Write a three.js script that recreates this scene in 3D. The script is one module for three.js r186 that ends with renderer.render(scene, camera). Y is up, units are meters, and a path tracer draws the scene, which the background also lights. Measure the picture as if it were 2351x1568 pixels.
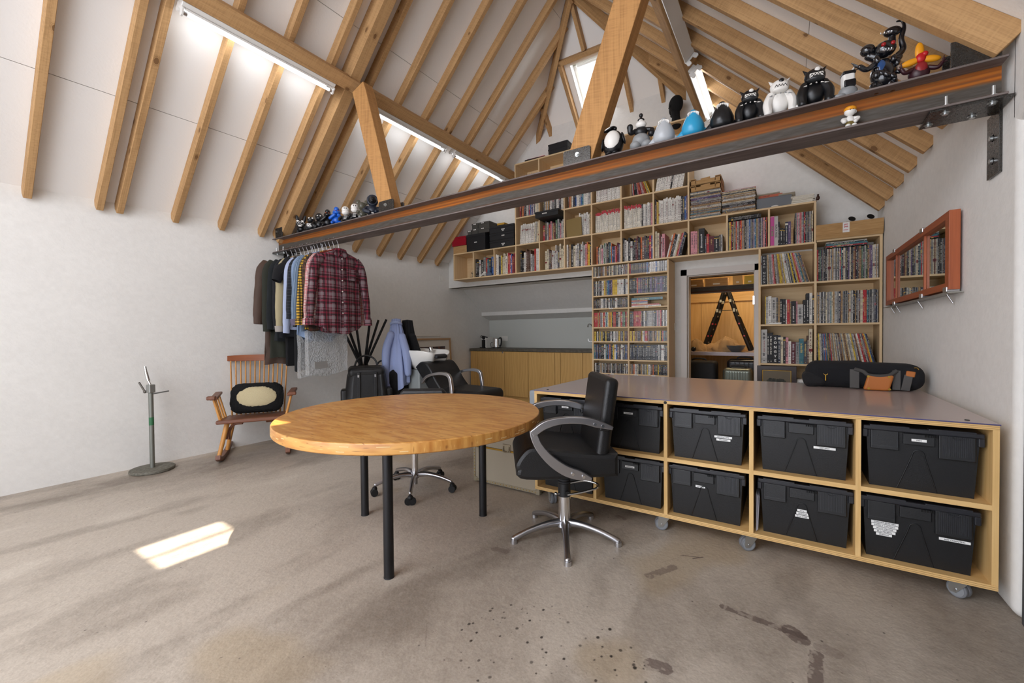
import * as THREE from 'three';
import { RoundedBoxGeometry } from 'three/addons/geometries/RoundedBoxGeometry.js';
import { mergeGeometries } from 'three/addons/utils/BufferGeometryUtils.js';
import { RectAreaLightUniformsLib } from 'three/addons/lights/RectAreaLightUniformsLib.js';

// ---------- camera, sky, sun, daylight, exposure ----------
const scene = new THREE.Scene();
const D2R = Math.PI / 180;
const camera = new THREE.PerspectiveCamera(78.445, 2351 / 1568, 0.05, 80);
camera.position.set(0, 1.18, 0);
camera.rotation.order = 'YXZ';
camera.rotation.set(-0.951 * D2R, 33.063 * D2R, -0.529 * D2R);
const renderer = new THREE.WebGLRenderer({ antialias: true });
renderer.toneMapping = THREE.LinearToneMapping;
renderer.toneMappingExposure = 1.0;
renderer.shadowMap.enabled = true;
RectAreaLightUniformsLib.init();
scene.background = new THREE.Color().setRGB(1.9, 2.05, 2.25);

const SUN = new THREE.Vector3(2.438, 3.61, 0).normalize();
const sun = new THREE.DirectionalLight(0xfff1dc, 16);
sun.position.set(-2 + SUN.x * 14, SUN.y * 14, -2);
sun.target.position.set(-2, 0, -2);
sun.castShadow = true; sun.shadow.mapSize.set(4096, 4096); sun.shadow.radius = 1.2;
Object.assign(sun.shadow.camera, { left: -8, right: 8, top: 8, bottom: -8, near: 0.5, far: 30 });
scene.add(sun, sun.target);
// daylight through the glazed front wall behind the camera
function areaLight(w, h, pos, look, intensity, color) {
  const l = new THREE.RectAreaLight(color, intensity, w, h);
  l.position.set(...pos); l.lookAt(...look); l.castShadow = true; scene.add(l); return l;
}
areaLight(4.2, 2.25, [-1.75, 1.2, 1.78], [-1.75, 1.2, -2], 2.5, 0xf6f7ff);
areaLight(2.9, 1.5, [-2.06, 3.25, 1.78], [-2.06, 1.6, -2.2], 6.6, 0xf4f6ff);   // fill light through gable glazing added above the doors
areaLight(0.42, 0.6, [-2.13, 4.5, -5.42], [-2.13, 3.7, -4.6], 6.0, 0xf2f6ff);

// ---------- helpers ----------
let seed = 20240611;
const rnd = () => { seed |= 0; seed = seed + 0x6D2B79F5 | 0; let t = Math.imul(seed ^ seed >>> 15, 1 | seed); t = t + Math.imul(t ^ t >>> 7, 61 | t) ^ t; return ((t ^ t >>> 14) >>> 0) / 4294967296; };
const rr = (a, b) => a + (b - a) * rnd();
const pick = (a) => a[Math.floor(rnd() * a.length)];
const V = (x, y, z) => new THREE.Vector3(x, y, z);
const used = new Map();
function numbered(name) { const n = used.get(name) ?? 0; used.set(name, n + 1); return n ? name + '_' + String(n).padStart(3, '0') : name; }
function tag(o, label, category, group, kind) {
  o.userData.label = label; if (category) o.userData.category = category;
  if (group) o.userData.group = group; if (kind) o.userData.kind = kind; return o;
}
function thing(name, label, category, pos = [0, 0, 0], turn = 0, group) {
  const o = new THREE.Group(); o.name = numbered(name); scene.add(o);
  o.position.set(...pos); o.rotation.y = turn; return tag(o, label, category, group);
}
function structure(name, label, category) { const o = new THREE.Group(); o.name = name; scene.add(o); return tag(o, label, category, null, 'structure'); }
// texture coordinates in metres, grain along one axis
function metreUV(g, grain, ou, ov) {
  const p = g.attributes.position, uv = new Float32Array(p.count * 2), a = V(), b = V(), c = V();
  const ax = { x: [0, 1, 2], y: [1, 0, 2], z: [2, 0, 1] }[grain];
  for (let i = 0; i < p.count; i += 3) {
    a.fromBufferAttribute(p, i); b.fromBufferAttribute(p, i + 1); c.fromBufferAttribute(p, i + 2);
    b.sub(a); c.sub(a); b.cross(c); const n = [Math.abs(b.x), Math.abs(b.y), Math.abs(b.z)];
    const d = n[0] >= n[1] && n[0] >= n[2] ? 0 : n[1] >= n[2] ? 1 : 2;
    let u, w; if (d === ax[0]) { u = ax[1]; w = ax[2]; } else { u = ax[0]; w = ax[1] === d ? ax[2] : ax[1]; }
    for (let k = 0; k < 3; k++) { uv[2 * (i + k)] = p.getComponent(i + k, u) + ou; uv[2 * (i + k) + 1] = p.getComponent(i + k, w) + ov; }
  }
  g.setAttribute('uv', new THREE.BufferAttribute(uv, 2)); return g;
}
const E3 = new THREE.Euler(), Q4 = new THREE.Quaternion(), M4 = new THREE.Matrix4();
class MB {
  constructor() { this.l = []; }
  add(g, x = 0, y = 0, z = 0, rx = 0, ry = 0, rz = 0, sx = 1, sy = 1, sz = 1) {
    let q = g.index ? g.toNonIndexed() : g.clone();
    for (const k of Object.keys(q.attributes)) if (!['position', 'normal', 'uv'].includes(k)) q.deleteAttribute(k);
    if (!q.attributes.uv) q.setAttribute('uv', new THREE.BufferAttribute(new Float32Array(q.attributes.position.count * 2), 2));
    q.morphAttributes = {};
    M4.compose(V(x, y, z), Q4.setFromEuler(E3.set(rx, ry, rz)), V(sx, sy, sz)); q.applyMatrix4(M4); this.l.push(q); return this;
  }
  box(w, h, d, x, y, z, rx, ry, rz) { return this.add(new THREE.BoxGeometry(w, h, d), x, y, z, rx, ry, rz); }
  rbox(w, h, d, r, x, y, z, rx, ry, rz, s = 2) { return this.add(new RoundedBoxGeometry(w, h, d, s, Math.min(r, w / 2.01, h / 2.01, d / 2.01)), x, y, z, rx, ry, rz); }
  cyl(r0, r1, h, x, y, z, rx, ry, rz, n = 16) { return this.add(new THREE.CylinderGeometry(r0, r1, h, n), x, y, z, rx, ry, rz); }
  sph(r, x, y, z, sx = 1, sy = 1, sz = 1, rx = 0, ry = 0, rz = 0, n = 16) { return this.add(new THREE.SphereGeometry(r, n, Math.max(8, n * 0.7 | 0)), x, y, z, rx, ry, rz, sx, sy, sz); }
  tor(R, r, x, y, z, rx, ry, rz, n = 20) { return this.add(new THREE.TorusGeometry(R, r, 8, n), x, y, z, rx, ry, rz); }
  tube(pts, r, n = 20, m = 8, closed = false) { return this.add(new THREE.TubeGeometry(new THREE.CatmullRomCurve3(pts.map((p) => V(...p)), closed), n, r, m, closed)); }
  rod(a, b, r0, r1 = r0, n = 12) {
    const A = V(...a), B = V(...b), d = B.clone().sub(A), g = new THREE.CylinderGeometry(r1, r0, d.length(), n);
    g.applyQuaternion(new THREE.Quaternion().setFromUnitVectors(V(0, 1, 0), d.clone().normalize())); const c = A.add(B).multiplyScalar(0.5); return this.add(g, c.x, c.y, c.z);
  }
  lathe(prof, n = 28, x = 0, y = 0, z = 0, rx, ry, rz, sx, sy, sz) { return this.add(new THREE.LatheGeometry(prof.map((p) => new THREE.Vector2(...p)), n), x, y, z, rx, ry, rz, sx, sy, sz); }
  ext(pts, depth, bevel = 0, x = 0, y = 0, z = 0, rx, ry, rz, holes) {
    const s = pts instanceof THREE.Shape ? pts : new THREE.Shape(pts.map((p) => new THREE.Vector2(...p)));
    if (holes) for (const h of holes) s.holes.push(new THREE.Path(h.map((p) => new THREE.Vector2(...p))));
    return this.add(new THREE.ExtrudeGeometry(s, { depth, bevelEnabled: bevel > 0, bevelSize: bevel, bevelThickness: bevel, bevelSegments: 2, curveSegments: 16 }), x, y, z, rx, ry, rz);
  }
  // tapering tube: radii along a smooth path; sq flattens it (width factor, height factor)
  limb(pts, rad, n = 16, m = 10) {
    const c = new THREE.CatmullRomCurve3(pts.map((p) => V(...p))), g = new THREE.TubeGeometry(c, n, 1, m, false), p = g.attributes.position, nn = m + 1;
    for (let i = 0; i <= n; i++) { const t = i / n, o = c.getPointAt(t), f = t * (rad.length - 1), k = Math.min(rad.length - 2, Math.floor(f)), r = rad[k] + (rad[k + 1] - rad[k]) * (f - k);
      for (let j = 0; j < nn; j++) { const q = i * nn + j; p.setXYZ(q, o.x + (p.getX(q) - o.x) * r, o.y + (p.getY(q) - o.y) * r, o.z + (p.getZ(q) - o.z) * r); } }
    g.computeVertexNormals(); this.add(g); const a = pts[0], b = pts[pts.length - 1]; this.sph(rad[0], ...a, 1, 1, 1, 0, 0, 0, 12); this.sph(rad[rad.length - 1], ...b, 1, 1, 1, 0, 0, 0, 12); return this;
  }
  build(name, mat, parent, o = {}) {
    let g = this.l.length > 1 ? mergeGeometries(this.l) : this.l[0];
    if (!o.keepUV) metreUV(g, o.grain ?? 'x', o.ou ?? rnd() * 7, o.ov ?? rnd() * 7);
    const m = new THREE.Mesh(g, mat); m.castShadow = m.receiveShadow = true; m.name = name;
    if (parent) parent.add(m); else { m.name = numbered(name); scene.add(m); }
    if (o.label) m.userData.label = o.label; if (o.kind) m.userData.kind = o.kind;
    return m;
  }
}
const mb = () => new MB();
const one = (name, label, cat, b, mat, pos, turn = 0, group, o) => { const m = b.build(name, mat, null, o); if (pos) m.position.set(...pos); m.rotation.y = turn; return tag(m, label, cat, group); };

// ---------- noise and textures ----------
const NP = (() => { const p = new Uint8Array(512); for (let i = 0; i < 256; i++) p[i] = i; for (let i = 255; i > 0; i--) { const j = Math.floor(rnd() * (i + 1)); const t = p[i]; p[i] = p[j]; p[j] = t; } for (let i = 0; i < 256; i++) p[256 + i] = p[i]; return p; })();
function vnoise(x, y, px = 256, py = 256) {
  const X = Math.floor(x), Y = Math.floor(y), f = x - X, g = y - Y, u = f * f * (3 - 2 * f), v = g * g * (3 - 2 * g);
  const x0 = ((X % px) + px) % px, x1 = (x0 + 1) % px, y0 = ((Y % py) + py) % py, y1 = (y0 + 1) % py;
  const h = (a, b) => NP[NP[a & 255] + (b & 255)] / 255;
  return (h(x0, y0) * (1 - u) + h(x1, y0) * u) * (1 - v) + (h(x0, y1) * (1 - u) + h(x1, y1) * u) * v;
}
function fbm(x, y, o, px, py) { let s = 0, a = 0.5, n = 0; for (let i = 0; i < o; i++) { s += a * vnoise(x, y, px, py); n += a; a *= 0.5; x *= 2; y *= 2; px *= 2; py *= 2; } return s / n; }
function tex(w, h, rw, rh, fn, srgb = true) {   // fn(u, v) -> [r,g,b] 0..255, size rw x rh metres
  const d = new Uint8Array(w * h * 4);
  for (let j = 0; j < h; j++) for (let i = 0; i < w; i++) { const c = fn(i / w, j / h), k = 4 * (j * w + i); d[k] = c[0]; d[k + 1] = c[1]; d[k + 2] = c[2]; d[k + 3] = 255; }
  const t = new THREE.DataTexture(d, w, h); t.wrapS = t.wrapT = THREE.RepeatWrapping; t.magFilter = THREE.LinearFilter; t.minFilter = THREE.LinearMipmapLinearFilter; t.generateMipmaps = true;
  if (srgb) t.colorSpace = THREE.SRGBColorSpace; t.repeat.set(1 / rw, 1 / rh); t.needsUpdate = true; return t;
}
const mix = (a, b, t) => a.map((v, i) => v + (b[i] - v) * t);
const cl = (v) => Math.max(0, Math.min(255, v)), sat = (v) => Math.max(0, Math.min(1, v)), sst = (a, b, v) => { const t = sat((v - a) / (b - a)); return t * t * (3 - 2 * t); };
const std = (color, roughness = 0.6, metalness = 0, o = {}) => new THREE.MeshStandardMaterial({ color, roughness, metalness, ...o });
const phys = (color, roughness, metalness, o) => new THREE.MeshPhysicalMaterial({ color, roughness, metalness, ...o });

function woodTex(base, dark, o = {}) {   // grain along u, 2 m x 0.5 m
  const { fine = 1, saw = 0, knots = 0, band = 1 } = o, kn = []; for (let i = 0; i < knots; i++) kn.push([rnd(), rnd(), rr(0.008, 0.02)]);
  return tex(1024, 512, 2, 0.5, (u, v) => {
    const w = fbm(u * 4, v * 4, 3, 4, 4) * 0.35, ring = 0.5 + 0.5 * Math.sin((v * 9 + w * 6) * 6.283);
    let t = 0.28 * band * ring + 0.5 * fine * (fbm(u * 12, v * 180, 3, 12, 180) - 0.35) + 0.35 * (fbm(u * 3, v * 6, 3, 3, 6) - 0.5);
    if (saw) t += saw * (vnoise(u * 330 + v * 14, v * 9, 330, 9) - 0.5);
    for (const [a, b, r] of kn) { let du = Math.abs(u - a); du = Math.min(du, 1 - du) * 2; let dv = Math.abs(v - b); dv = Math.min(dv, 1 - dv) * 0.5; const q = Math.hypot(du * 0.6, dv) / r; if (q < 2.2) t += (q < 1 ? 1.0 : 0.8 * (2.2 - q) / 1.2 * (0.5 + 0.5 * Math.sin(q * 14))); }
    return mix(base, dark, sat(t)).map(cl);
  });
}
const T = {
  oak: woodTex([190, 150, 102], [118, 84, 48], { saw: 0.22, knots: 5, band: 0.5 }),
  birch: woodTex([226, 198, 155], [196, 160, 112], { band: 0.5, fine: 0.8 }),
  ply: woodTex([228, 190, 128], [196, 150, 84], { band: 0.8 }),
  kitchen: woodTex([214, 172, 104], [180, 134, 70], { band: 0.9 }),
  cherry: woodTex([152, 84, 44], [96, 46, 22], { band: 0.7 }),
  rocker: woodTex([206, 146, 74], [158, 98, 42], { band: 0.7 }),
  walnut: woodTex([126, 78, 54], [76, 42, 28], { band: 0.7 }),
  red: woodTex([166, 86, 46], [116, 54, 28], { band: 0.6 }),
  // strand-like amber board of the round table
  strand: tex(1024, 1024, 1.0, 1.0, (u, v) => {
    const a = fbm(u * 10, v * 60, 4, 10, 60), b = vnoise(u * 26, v * 150, 26, 150), c = fbm(u * 5, v * 8, 3, 5, 8);
    let r = mix([214, 158, 84], [176, 112, 46], sat(0.2 + 1.6 * (a - 0.45) + 0.6 * (c - 0.5)));
    if (b > 0.86) r = mix(r, [126, 74, 28], (b - 0.86) * 5); if (b < 0.1) r = mix(r, [238, 194, 124], (0.1 - b) * 6);
    return r.map(cl);
  }),
  wall: tex(512, 512, 1.2, 1.2, (u, v) => { const n = fbm(u * 40, v * 40, 3, 40, 40), m = fbm(u * 3, v * 3, 3, 3, 3), c = 232 + 8 * (n - 0.5) + 8 * (m - 0.5); return [c, c - 2, c - 7].map(cl); }),
  wallBump: tex(512, 512, 0.6, 0.6, (u, v) => { const c = 255 * fbm(u * 50, v * 50, 4, 50, 50); return [c, c, c]; }, false),
  grain: tex(256, 256, 0.12, 0.12, (u, v) => { const c = 255 * fbm(u * 40, v * 40, 2, 40, 40); return [c, c, c]; }, false),
  cloth: tex(256, 256, 0.03, 0.03, (u, v) => { const c = 128 + 90 * Math.sin(u * 6.283 * 16) * Math.sin(v * 6.283 * 16) + 60 * (rnd() - 0.5); return [c, c, c].map(cl); }, false),
  brushed: tex(512, 128, 1, 0.25, (u, v) => { const c = 120 + 70 * fbm(u * 6, v * 110, 2, 6, 110); return [c, c, c]; }, false),
  card: tex(256, 256, 0.5, 0.5, (u, v) => { const n = fbm(u * 8, v * 60, 3, 8, 60); return mix([196, 158, 108], [168, 128, 80], n).map(cl); }),
  stone: tex(256, 256, 0.6, 0.6, (u, v) => { const n = fbm(u * 20, v * 20, 4, 20, 20); return mix([112, 104, 90], [70, 64, 54], n).map(cl); }),
  aluBase: tex(256, 256, 0.3, 0.3, (u, v) => { const n = fbm(u * 24, v * 24, 4, 24, 24); return mix([142, 140, 128], [88, 84, 74], n).map(cl); }),
};
// steel joist: mill scale with long rust streaks, u along the beam (3 m), v across the web (0 bottom .. 1 top)
T.rust = tex(1024, 256, 3, 0.15, (u, v) => {
  const n = fbm(u * 6, v * 3, 4, 6, 3), f = fbm(u * 60, v * 24, 3, 60, 24), s = fbm(u * 3, v * 18, 3, 3, 18);
  const top = sst(0.5, 0.62, v + 0.22 * (n - 0.5)) * (1 - 0.35 * sst(0.86, 0.97, v)), low = 1 - sst(0.1, 0.26, v + 0.2 * (n - 0.5));
  let c = mix([96, 92, 86], [70, 62, 54], f);
  c = mix(c, mix([176, 100, 24], [112, 58, 20], sat(0.2 + 1.3 * (s - 0.35))), sat(top * (0.95 + 0.6 * (f - 0.5))));
  c = mix(c, [96, 50, 22], sat(low * 0.85)); return c.map(cl);
});
T.scale = tex(512, 256, 1.5, 0.2, (u, v) => { const n = fbm(u * 8, v * 10, 4, 8, 10), s = fbm(u * 4, v * 40, 3, 4, 40); return mix([134, 124, 120], [84, 74, 70], sat(n * 0.8 + s * 0.5 - 0.15)).map(cl); });
const M = {
  wall: std(0xffffff, 0.92, 0, { map: T.wall, bumpMap: T.wallBump, bumpScale: 0.0008 }),
  ceil: std(0xefece8, 0.95, 0, { bumpMap: T.wallBump, bumpScale: 0.0005 }),
  oak: std(0xffffff, 0.78, 0, { map: T.oak }),
  oakPale: std(0xfff0d8, 0.75, 0, { map: T.oak }),
  birch: std(0xffffff, 0.6, 0, { map: T.birch }), birchEdge: std(0xf0d8b0, 0.65, 0, { map: T.birch }), back: std(0xffffff, 0.7, 0, { map: T.birch }),
  ply: std(0xffffff, 0.6, 0, { map: T.ply }), kitchen: std(0xffffff, 0.5, 0, { map: T.kitchen }),
  cherry: std(0xffffff, 0.4, 0, { map: T.cherry }), rocker: std(0xffffff, 0.42, 0, { map: T.rocker }), walnut: std(0xffffff, 0.42, 0, { map: T.walnut }), redwood: std(0xffffff, 0.45, 0, { map: T.red }),
  strand: phys(0xffffff, 0.42, 0, { map: T.strand, clearcoat: 0.35, clearcoatRoughness: 0.25 }),
  rust: std(0xffffff, 0.72, 0.25, { map: T.rust }), scale: std(0xffffff, 0.6, 0.2, { map: T.scale }),
  plate: std(0x4c4a47, 0.5, 0.7, { roughnessMap: T.grain }), darkSteel: std(0x3a3a3c, 0.42, 0.85), zinc: std(0xc4c8c8, 0.32, 0.9), chrome: std(0xe6e6e6, 0.1, 1), satin: std(0xcfcfd2, 0.28, 1),
  alu: std(0xb9b9bd, 0.3, 1), leather: std(0x131314, 0.42, 0, { bumpMap: T.grain, bumpScale: 0.0006 }), vinyl: std(0x1a1b1d, 0.38),
  plastic: std(0x17181a, 0.44, 0, { bumpMap: T.grain, bumpScale: 0.0003 }), rubber: std(0x2a2a2c, 0.7), greyRubber: std(0x77787c, 0.55), black: std(0x0b0b0c, 0.6), matte: std(0x0a0a0a, 0.95),
  white: std(0xeceae4, 0.5), gloss: phys(0xeceae4, 0.18, 0, { clearcoat: 0.8, clearcoatRoughness: 0.05 }), enamel: std(0xe6e5e1, 0.35), paper: std(0xe8e2d4, 0.9),
  card: std(0xffffff, 0.9, 0, { map: T.card }), stone: std(0xffffff, 0.55, 0, { map: T.stone }), doorDark: std(0x2c2f33, 0.45, 0.3), frameGrey: std(0x55585b, 0.5, 0.3),
  glass: phys(0xffffff, 0.02, 0, { transmission: 1, thickness: 0, ior: 1.45 }),
  mirror: std(0xd9dcd8, 0.02, 1), brass: std(0xb08a3c, 0.35, 1), tan: std(0xb56a2c, 0.55), gold: std(0xa88b4a, 0.5, 0.2),
};
// print: one sheet for every piece of lettering
const PW = 1024, PH = 1024, pc = document.createElement('canvas'); pc.width = PW; pc.height = PH;
const px = pc.getContext('2d'); px.fillStyle = '#fff'; px.fillRect(0, 0, PW, PH);
const printTex = new THREE.CanvasTexture(pc); printTex.colorSpace = THREE.SRGBColorSpace; printTex.magFilter = THREE.LinearFilter;
M.print = std(0xffffff, 0.6, 0, { map: printTex });
let prow = 0, pcol = 0, prh = 0;
function slot(w, h) { if (pcol + w > PW) { pcol = 0; prow += prh + 4; prh = 0; } const s = [pcol, prow]; pcol += w + 4; prh = Math.max(prh, h); return s; }
function printed(w, h, draw, ppm = 1200) {   // flat print of w x h metres facing +z
  const cw = Math.max(8, Math.round(w * ppm)), ch = Math.max(8, Math.round(h * ppm)), [sx, sy] = slot(cw, ch);
  px.save(); px.beginPath(); px.rect(sx, sy, cw, ch); px.clip(); px.translate(sx, sy); draw(px, cw, ch); px.restore();
  const g = new THREE.PlaneGeometry(w, h), uv = g.attributes.uv;
  for (let i = 0; i < 4; i++) uv.setXY(i, (sx + 0.5 + uv.getX(i) * (cw - 1)) / PW, 1 - (sy + 0.5 + (1 - uv.getY(i)) * (ch - 1)) / PH);
  return g;
}
function textPrint(w, h, str, fg, bg, o = {}) {
  return printed(w, h, (c, cw, ch) => {
    c.fillStyle = bg; c.fillRect(0, 0, cw, ch); c.fillStyle = fg; c.textAlign = 'center'; c.textBaseline = 'middle';
    if (o.stack) { const n = str.length; c.font = `${o.bold ?? 'bold'} ${Math.min(cw * 0.9, ch / n * 0.85)}px ${o.font ?? 'sans-serif'}`; for (let i = 0; i < n; i++) c.fillText(str[i], cw / 2, ch * (i + 0.55) / n); return; }
    if (o.turn) { c.translate(cw / 2, ch / 2); c.rotate(Math.PI / 2 * o.turn); c.font = `bold ${Math.min(cw * 0.72, ch * 1.5 / str.length)}px ${o.font ?? 'sans-serif'}`; c.fillText(str, 0, 0); return; }
    c.font = `bold ${Math.min(ch * 0.7, cw * 1.45 / str.length)}px ${o.font ?? 'sans-serif'}`; c.fillText(str, cw / 2, ch / 2);
  }, o.ppm);
}
function printMesh(g, name, parent, x, y, z, ry = 0, rz = 0, rx = 0) { const m = new THREE.Mesh(g, M.print); m.name = name; m.position.set(x, y, z); m.rotation.set(rx, ry, rz); m.receiveShadow = true; parent.add(m); return m; }

// ================= THE SETTING =================
const LW = -4.925, RW = 0.785, ZB = -5.56, ZF = 1.9;
// ---- floor ----
const FX0 = -5.0, FZ0 = -5.7, FWX = 6.2, FWZ = 6.2;
const marks = [[-0.22, -1.985, 0.06, -1.95, 0.017, 0.5], [0.02, -1.965, 0.05, -1.93, 0.035, 0.5], [-0.395, -1.5, -0.355, -1.51, 0.028, 0.5], [0.098, -1.87, 0.088, -1.70, 0.021, 0.5], [-0.55, -2.05, -0.47, -2.19, 0.022, 0.35], [-0.33, -1.43, -0.30, -1.44, 0.016, 0.5], [-0.9, -2.62, -0.86, -2.6, 0.02, 0.3], [-1.33, -1.86, -1.27, -1.87, 0.025, 0.35], [0.12, -1.92, 0.15, -1.915, 0.03, 0.18]];
const drops = []; for (let i = 0; i < 90; i++) { const a = rnd() * 6.283, r = Math.sqrt(rnd()) * 0.38; drops.push([-0.72 + r * Math.cos(a), -1.32 + 0.8 * r * Math.sin(a), rr(0.0015, 0.0065), rr(0.45, 0.95)]); }
for (let i = 0; i < 260; i++) drops.push([rr(-4.6, 0.7), rr(-3.2, -0.4), rr(0.001, 0.004), rr(0.3, 0.7)]);
const scr = []; for (let i = 0; i < 46; i++) { const a = rr(-0.9, 0.9) + 1.57, x = rr(-4.2, 0.6), z = rr(-3, -0.5), l = rr(0.04, 0.35); scr.push([x, z, x + l * Math.cos(a), z + l * Math.sin(a), 0.0013, rr(-0.35, 0.4)]); }
scr.push([-0.46, -2.33, -0.38, -2.36, 0.003, 0.8], [-0.4, -2.33, -0.36, -2.37, 0.004, 0.8]);
const segd = (x, z, m) => { const dx = m[2] - m[0], dz = m[3] - m[1], t = sat(((x - m[0]) * dx + (z - m[1]) * dz) / (dx * dx + dz * dz)); return Math.hypot(x - m[0] - t * dx, z - m[1] - t * dz); };
const cell = new Map(); const put = (k, v) => { if (!cell.has(k)) cell.set(k, []); cell.get(k).push(v); }, ck = (x, z) => Math.floor(x * 5) + ',' + Math.floor(z * 5);
for (const d of drops) for (let a = -1; a < 2; a++) for (let b = -1; b < 2; b++) put(ck(d[0] + a * 0.2, d[1] + b * 0.2), ['d', d]);
for (const s of scr.concat(marks)) { const k = new Set(); for (let t = 0; t <= 1; t += 0.2) for (let a = -1; a < 2; a++) for (let b = -1; b < 2; b++) k.add(ck(s[0] + (s[2] - s[0]) * t + a * 0.1, s[1] + (s[3] - s[1]) * t + b * 0.1)); for (const q of k) put(q, ['s', s]); }
const floorMap = tex(2048, 2048, FWX, FWZ, (u, v) => {
  const x = FX0 + u * FWX, z = FZ0 + v * FWZ, wx = 0.35 * (vnoise(x * 1.3 + 9, z * 0.9) - 0.5), sx = x + 0.25 * z * 0.3 + wx;
  const big = fbm(sx * 1.5 + 40, z * 0.55 + 17, 4, 256, 256), mid = fbm(sx * 5 + 11, z * 1.7 + 3, 4, 256, 256), fin = fbm(x * 34, z * 30, 4, 256, 256), pore = vnoise(x * 190, z * 190), pin = vnoise(x * 310 + 7, z * 310);
  let t = 0.55 * sst(0.42, 0.68, big) + 0.5 * sst(0.46, 0.74, mid) + 0.42 * (fin - 0.5); t *= 0.72;
  let c = mix([190, 179, 165], [128, 117, 105], sat(t)); c = mix(c, [205, 195, 181], 0.6 * sst(0.6, 0.75, fbm(sx * 3 + 80, z * 1.1 + 60, 4, 256, 256)));
  c = c.map((q) => q + 16 * (pore - 0.5) + 8 * (pin - 0.5)); if (pore > 0.93) c = c.map((q) => q - 22);
  const am = sst(0.66, 0.8, fbm(x * 2 + 120, z * 1.4 + 9, 3, 256, 256)); c = mix(c, [172, 150, 116], 0.35 * am);
  const near = cell.get(ck(x, z));
  if (near) for (const [k, m] of near) {
    if (k === 'd') { const q = Math.hypot(x - m[0], (z - m[1]) * 0.85) / m[2]; if (q < 1.15) c = mix(c, [44, 38, 34], m[3] * (1 - sst(0.75, 1.15, q))); }
    else { const q = segd(x, z, m); const e = q + (m[4] > 0.01 ? 0.012 * (fbm(x * 60, z * 60, 3, 256, 256) - 0.5) : 0); if (e < m[4]) { const hole = m[4] > 0.01 && fbm(x * 42 + 5, z * 42, 3, 256, 256) > 0.6 ? 0.3 : 1; c = mix(c, m[5] > 0 ? [96, 82, 76] : [212, 204, 194], Math.abs(m[5]) * hole * (m[4] > 0.01 ? 1.25 : 1)); } }
  }
  return c.map(cl);
});
const floorRough = tex(1024, 1024, 3.1, 3.1, (u, v) => { const n = fbm(u * 8, v * 4, 5, 8, 4), f = fbm(u * 90, v * 90, 2, 90, 90), c = 255 * (0.34 + 0.34 * n + 0.12 * f); return [c, c, c].map(cl); }, false);
const floorBump = tex(512, 512, 0.35, 0.35, (u, v) => { const c = 255 * fbm(u * 24, v * 24, 5, 24, 24); return [c, c, c]; }, false);
M.floor = std(0xffffff, 0.85, 0, { map: floorMap, roughnessMap: floorRough, bumpMap: floorBump, bumpScale: 0.0012 });
{
  const s = structure('floor', 'polished grey concrete floor with cloudy stains and paint drips', 'floor');
  mb().box(6.4, 0.1, 10.2, -2.05, -0.05, -3.15).build('slab', M.floor, s, { ou: -FX0, ov: -FZ0 });
}
// ---- walls ----
const extX = (b, prof, x0, x1) => b.ext(prof.map(([z, y]) => [-z, y]), x1 - x0, 0, x0, 0, 0, 0, Math.PI / 2, 0);
{
  const s = structure('wall_left', 'long white plastered wall under the left roof slope', 'wall');
  mb().box(0.2, 2.8, 8.9, LW - 0.1, 1.4, -2.5).build('plaster', M.wall, s);
}
{
  const s = structure('wall_right', 'white plastered wall beside the dark door', 'wall');
  mb().rbox(0.22, 2.8, 3.3, 0.045, RW + 0.11, 1.4, -4.165, 0, 0, 0, 4).rbox(0.22, 0.85, 4.6, 0.035, RW + 0.11, 2.435, -0.3, 0, 0, 0, 4).box(0.22, 2.8, 0.9, RW + 0.11, 1.4, 1.5).build('plaster', M.wall, s);
}
{
  const s = structure('wall_back', 'white gable wall behind the bookshelves with kitchen alcove', 'wall');
  mb().ext([[-2.14, 0], [-2.14, 2.0], [-5.0, 2.0], [-5.0, 2.45], [-3.14, 4.3], [-1.03, 4.3], [0.9, 2.4], [0.9, 0], [-0.284, 0], [-0.284, 1.885], [-1.005, 1.885], [-1.005, 0]], 0.12, 0, 0, 0, ZB - 0.12).build('gable', M.wall, s);
  extX(mb(), [[-5.6, 2.0], [-5.95, 2.0], [-6.495, 1.613], [-6.495, 1.546], [-6.76, 1.459], [-6.95, 1.459], [-6.95, 2.5], [-5.6, 2.5]], LW - 0.1, -1.9).build('alcove_soffit', M.wall, s);
  mb().box(3.1, 2.0, 0.2, -3.45, 1.0, -6.85).box(0.12, 2.0, 1.2, -1.98, 1.0, -6.28).build('alcove_wall', M.wall, s);
  mb().box(2.9, 0.62, 0.008, -3.5, 1.24, -6.745).build('splashback', std(0xcfd2cc, 0.25), s);
}
{
  const s = structure('wall_front', 'white end wall with a wide opening behind the viewer', 'wall');
  mb().ext([[-5.1, 0], [-5.1, 2.6], [-2.06, 5.45], [1.0, 2.5], [1.0, 0], [0.4, 0], [0.4, 2.35], [-3.9, 2.35], [-3.9, 0]], 0.15, 0, 0, 0, ZF, 0, 0, 0, [[[-3.6, 2.5], [-0.52, 2.5], [-0.95, 3.95], [-3.17, 3.95]]]).build('plaster', M.wall, s);  // upper hole is an added opening for the high fill light
}
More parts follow.
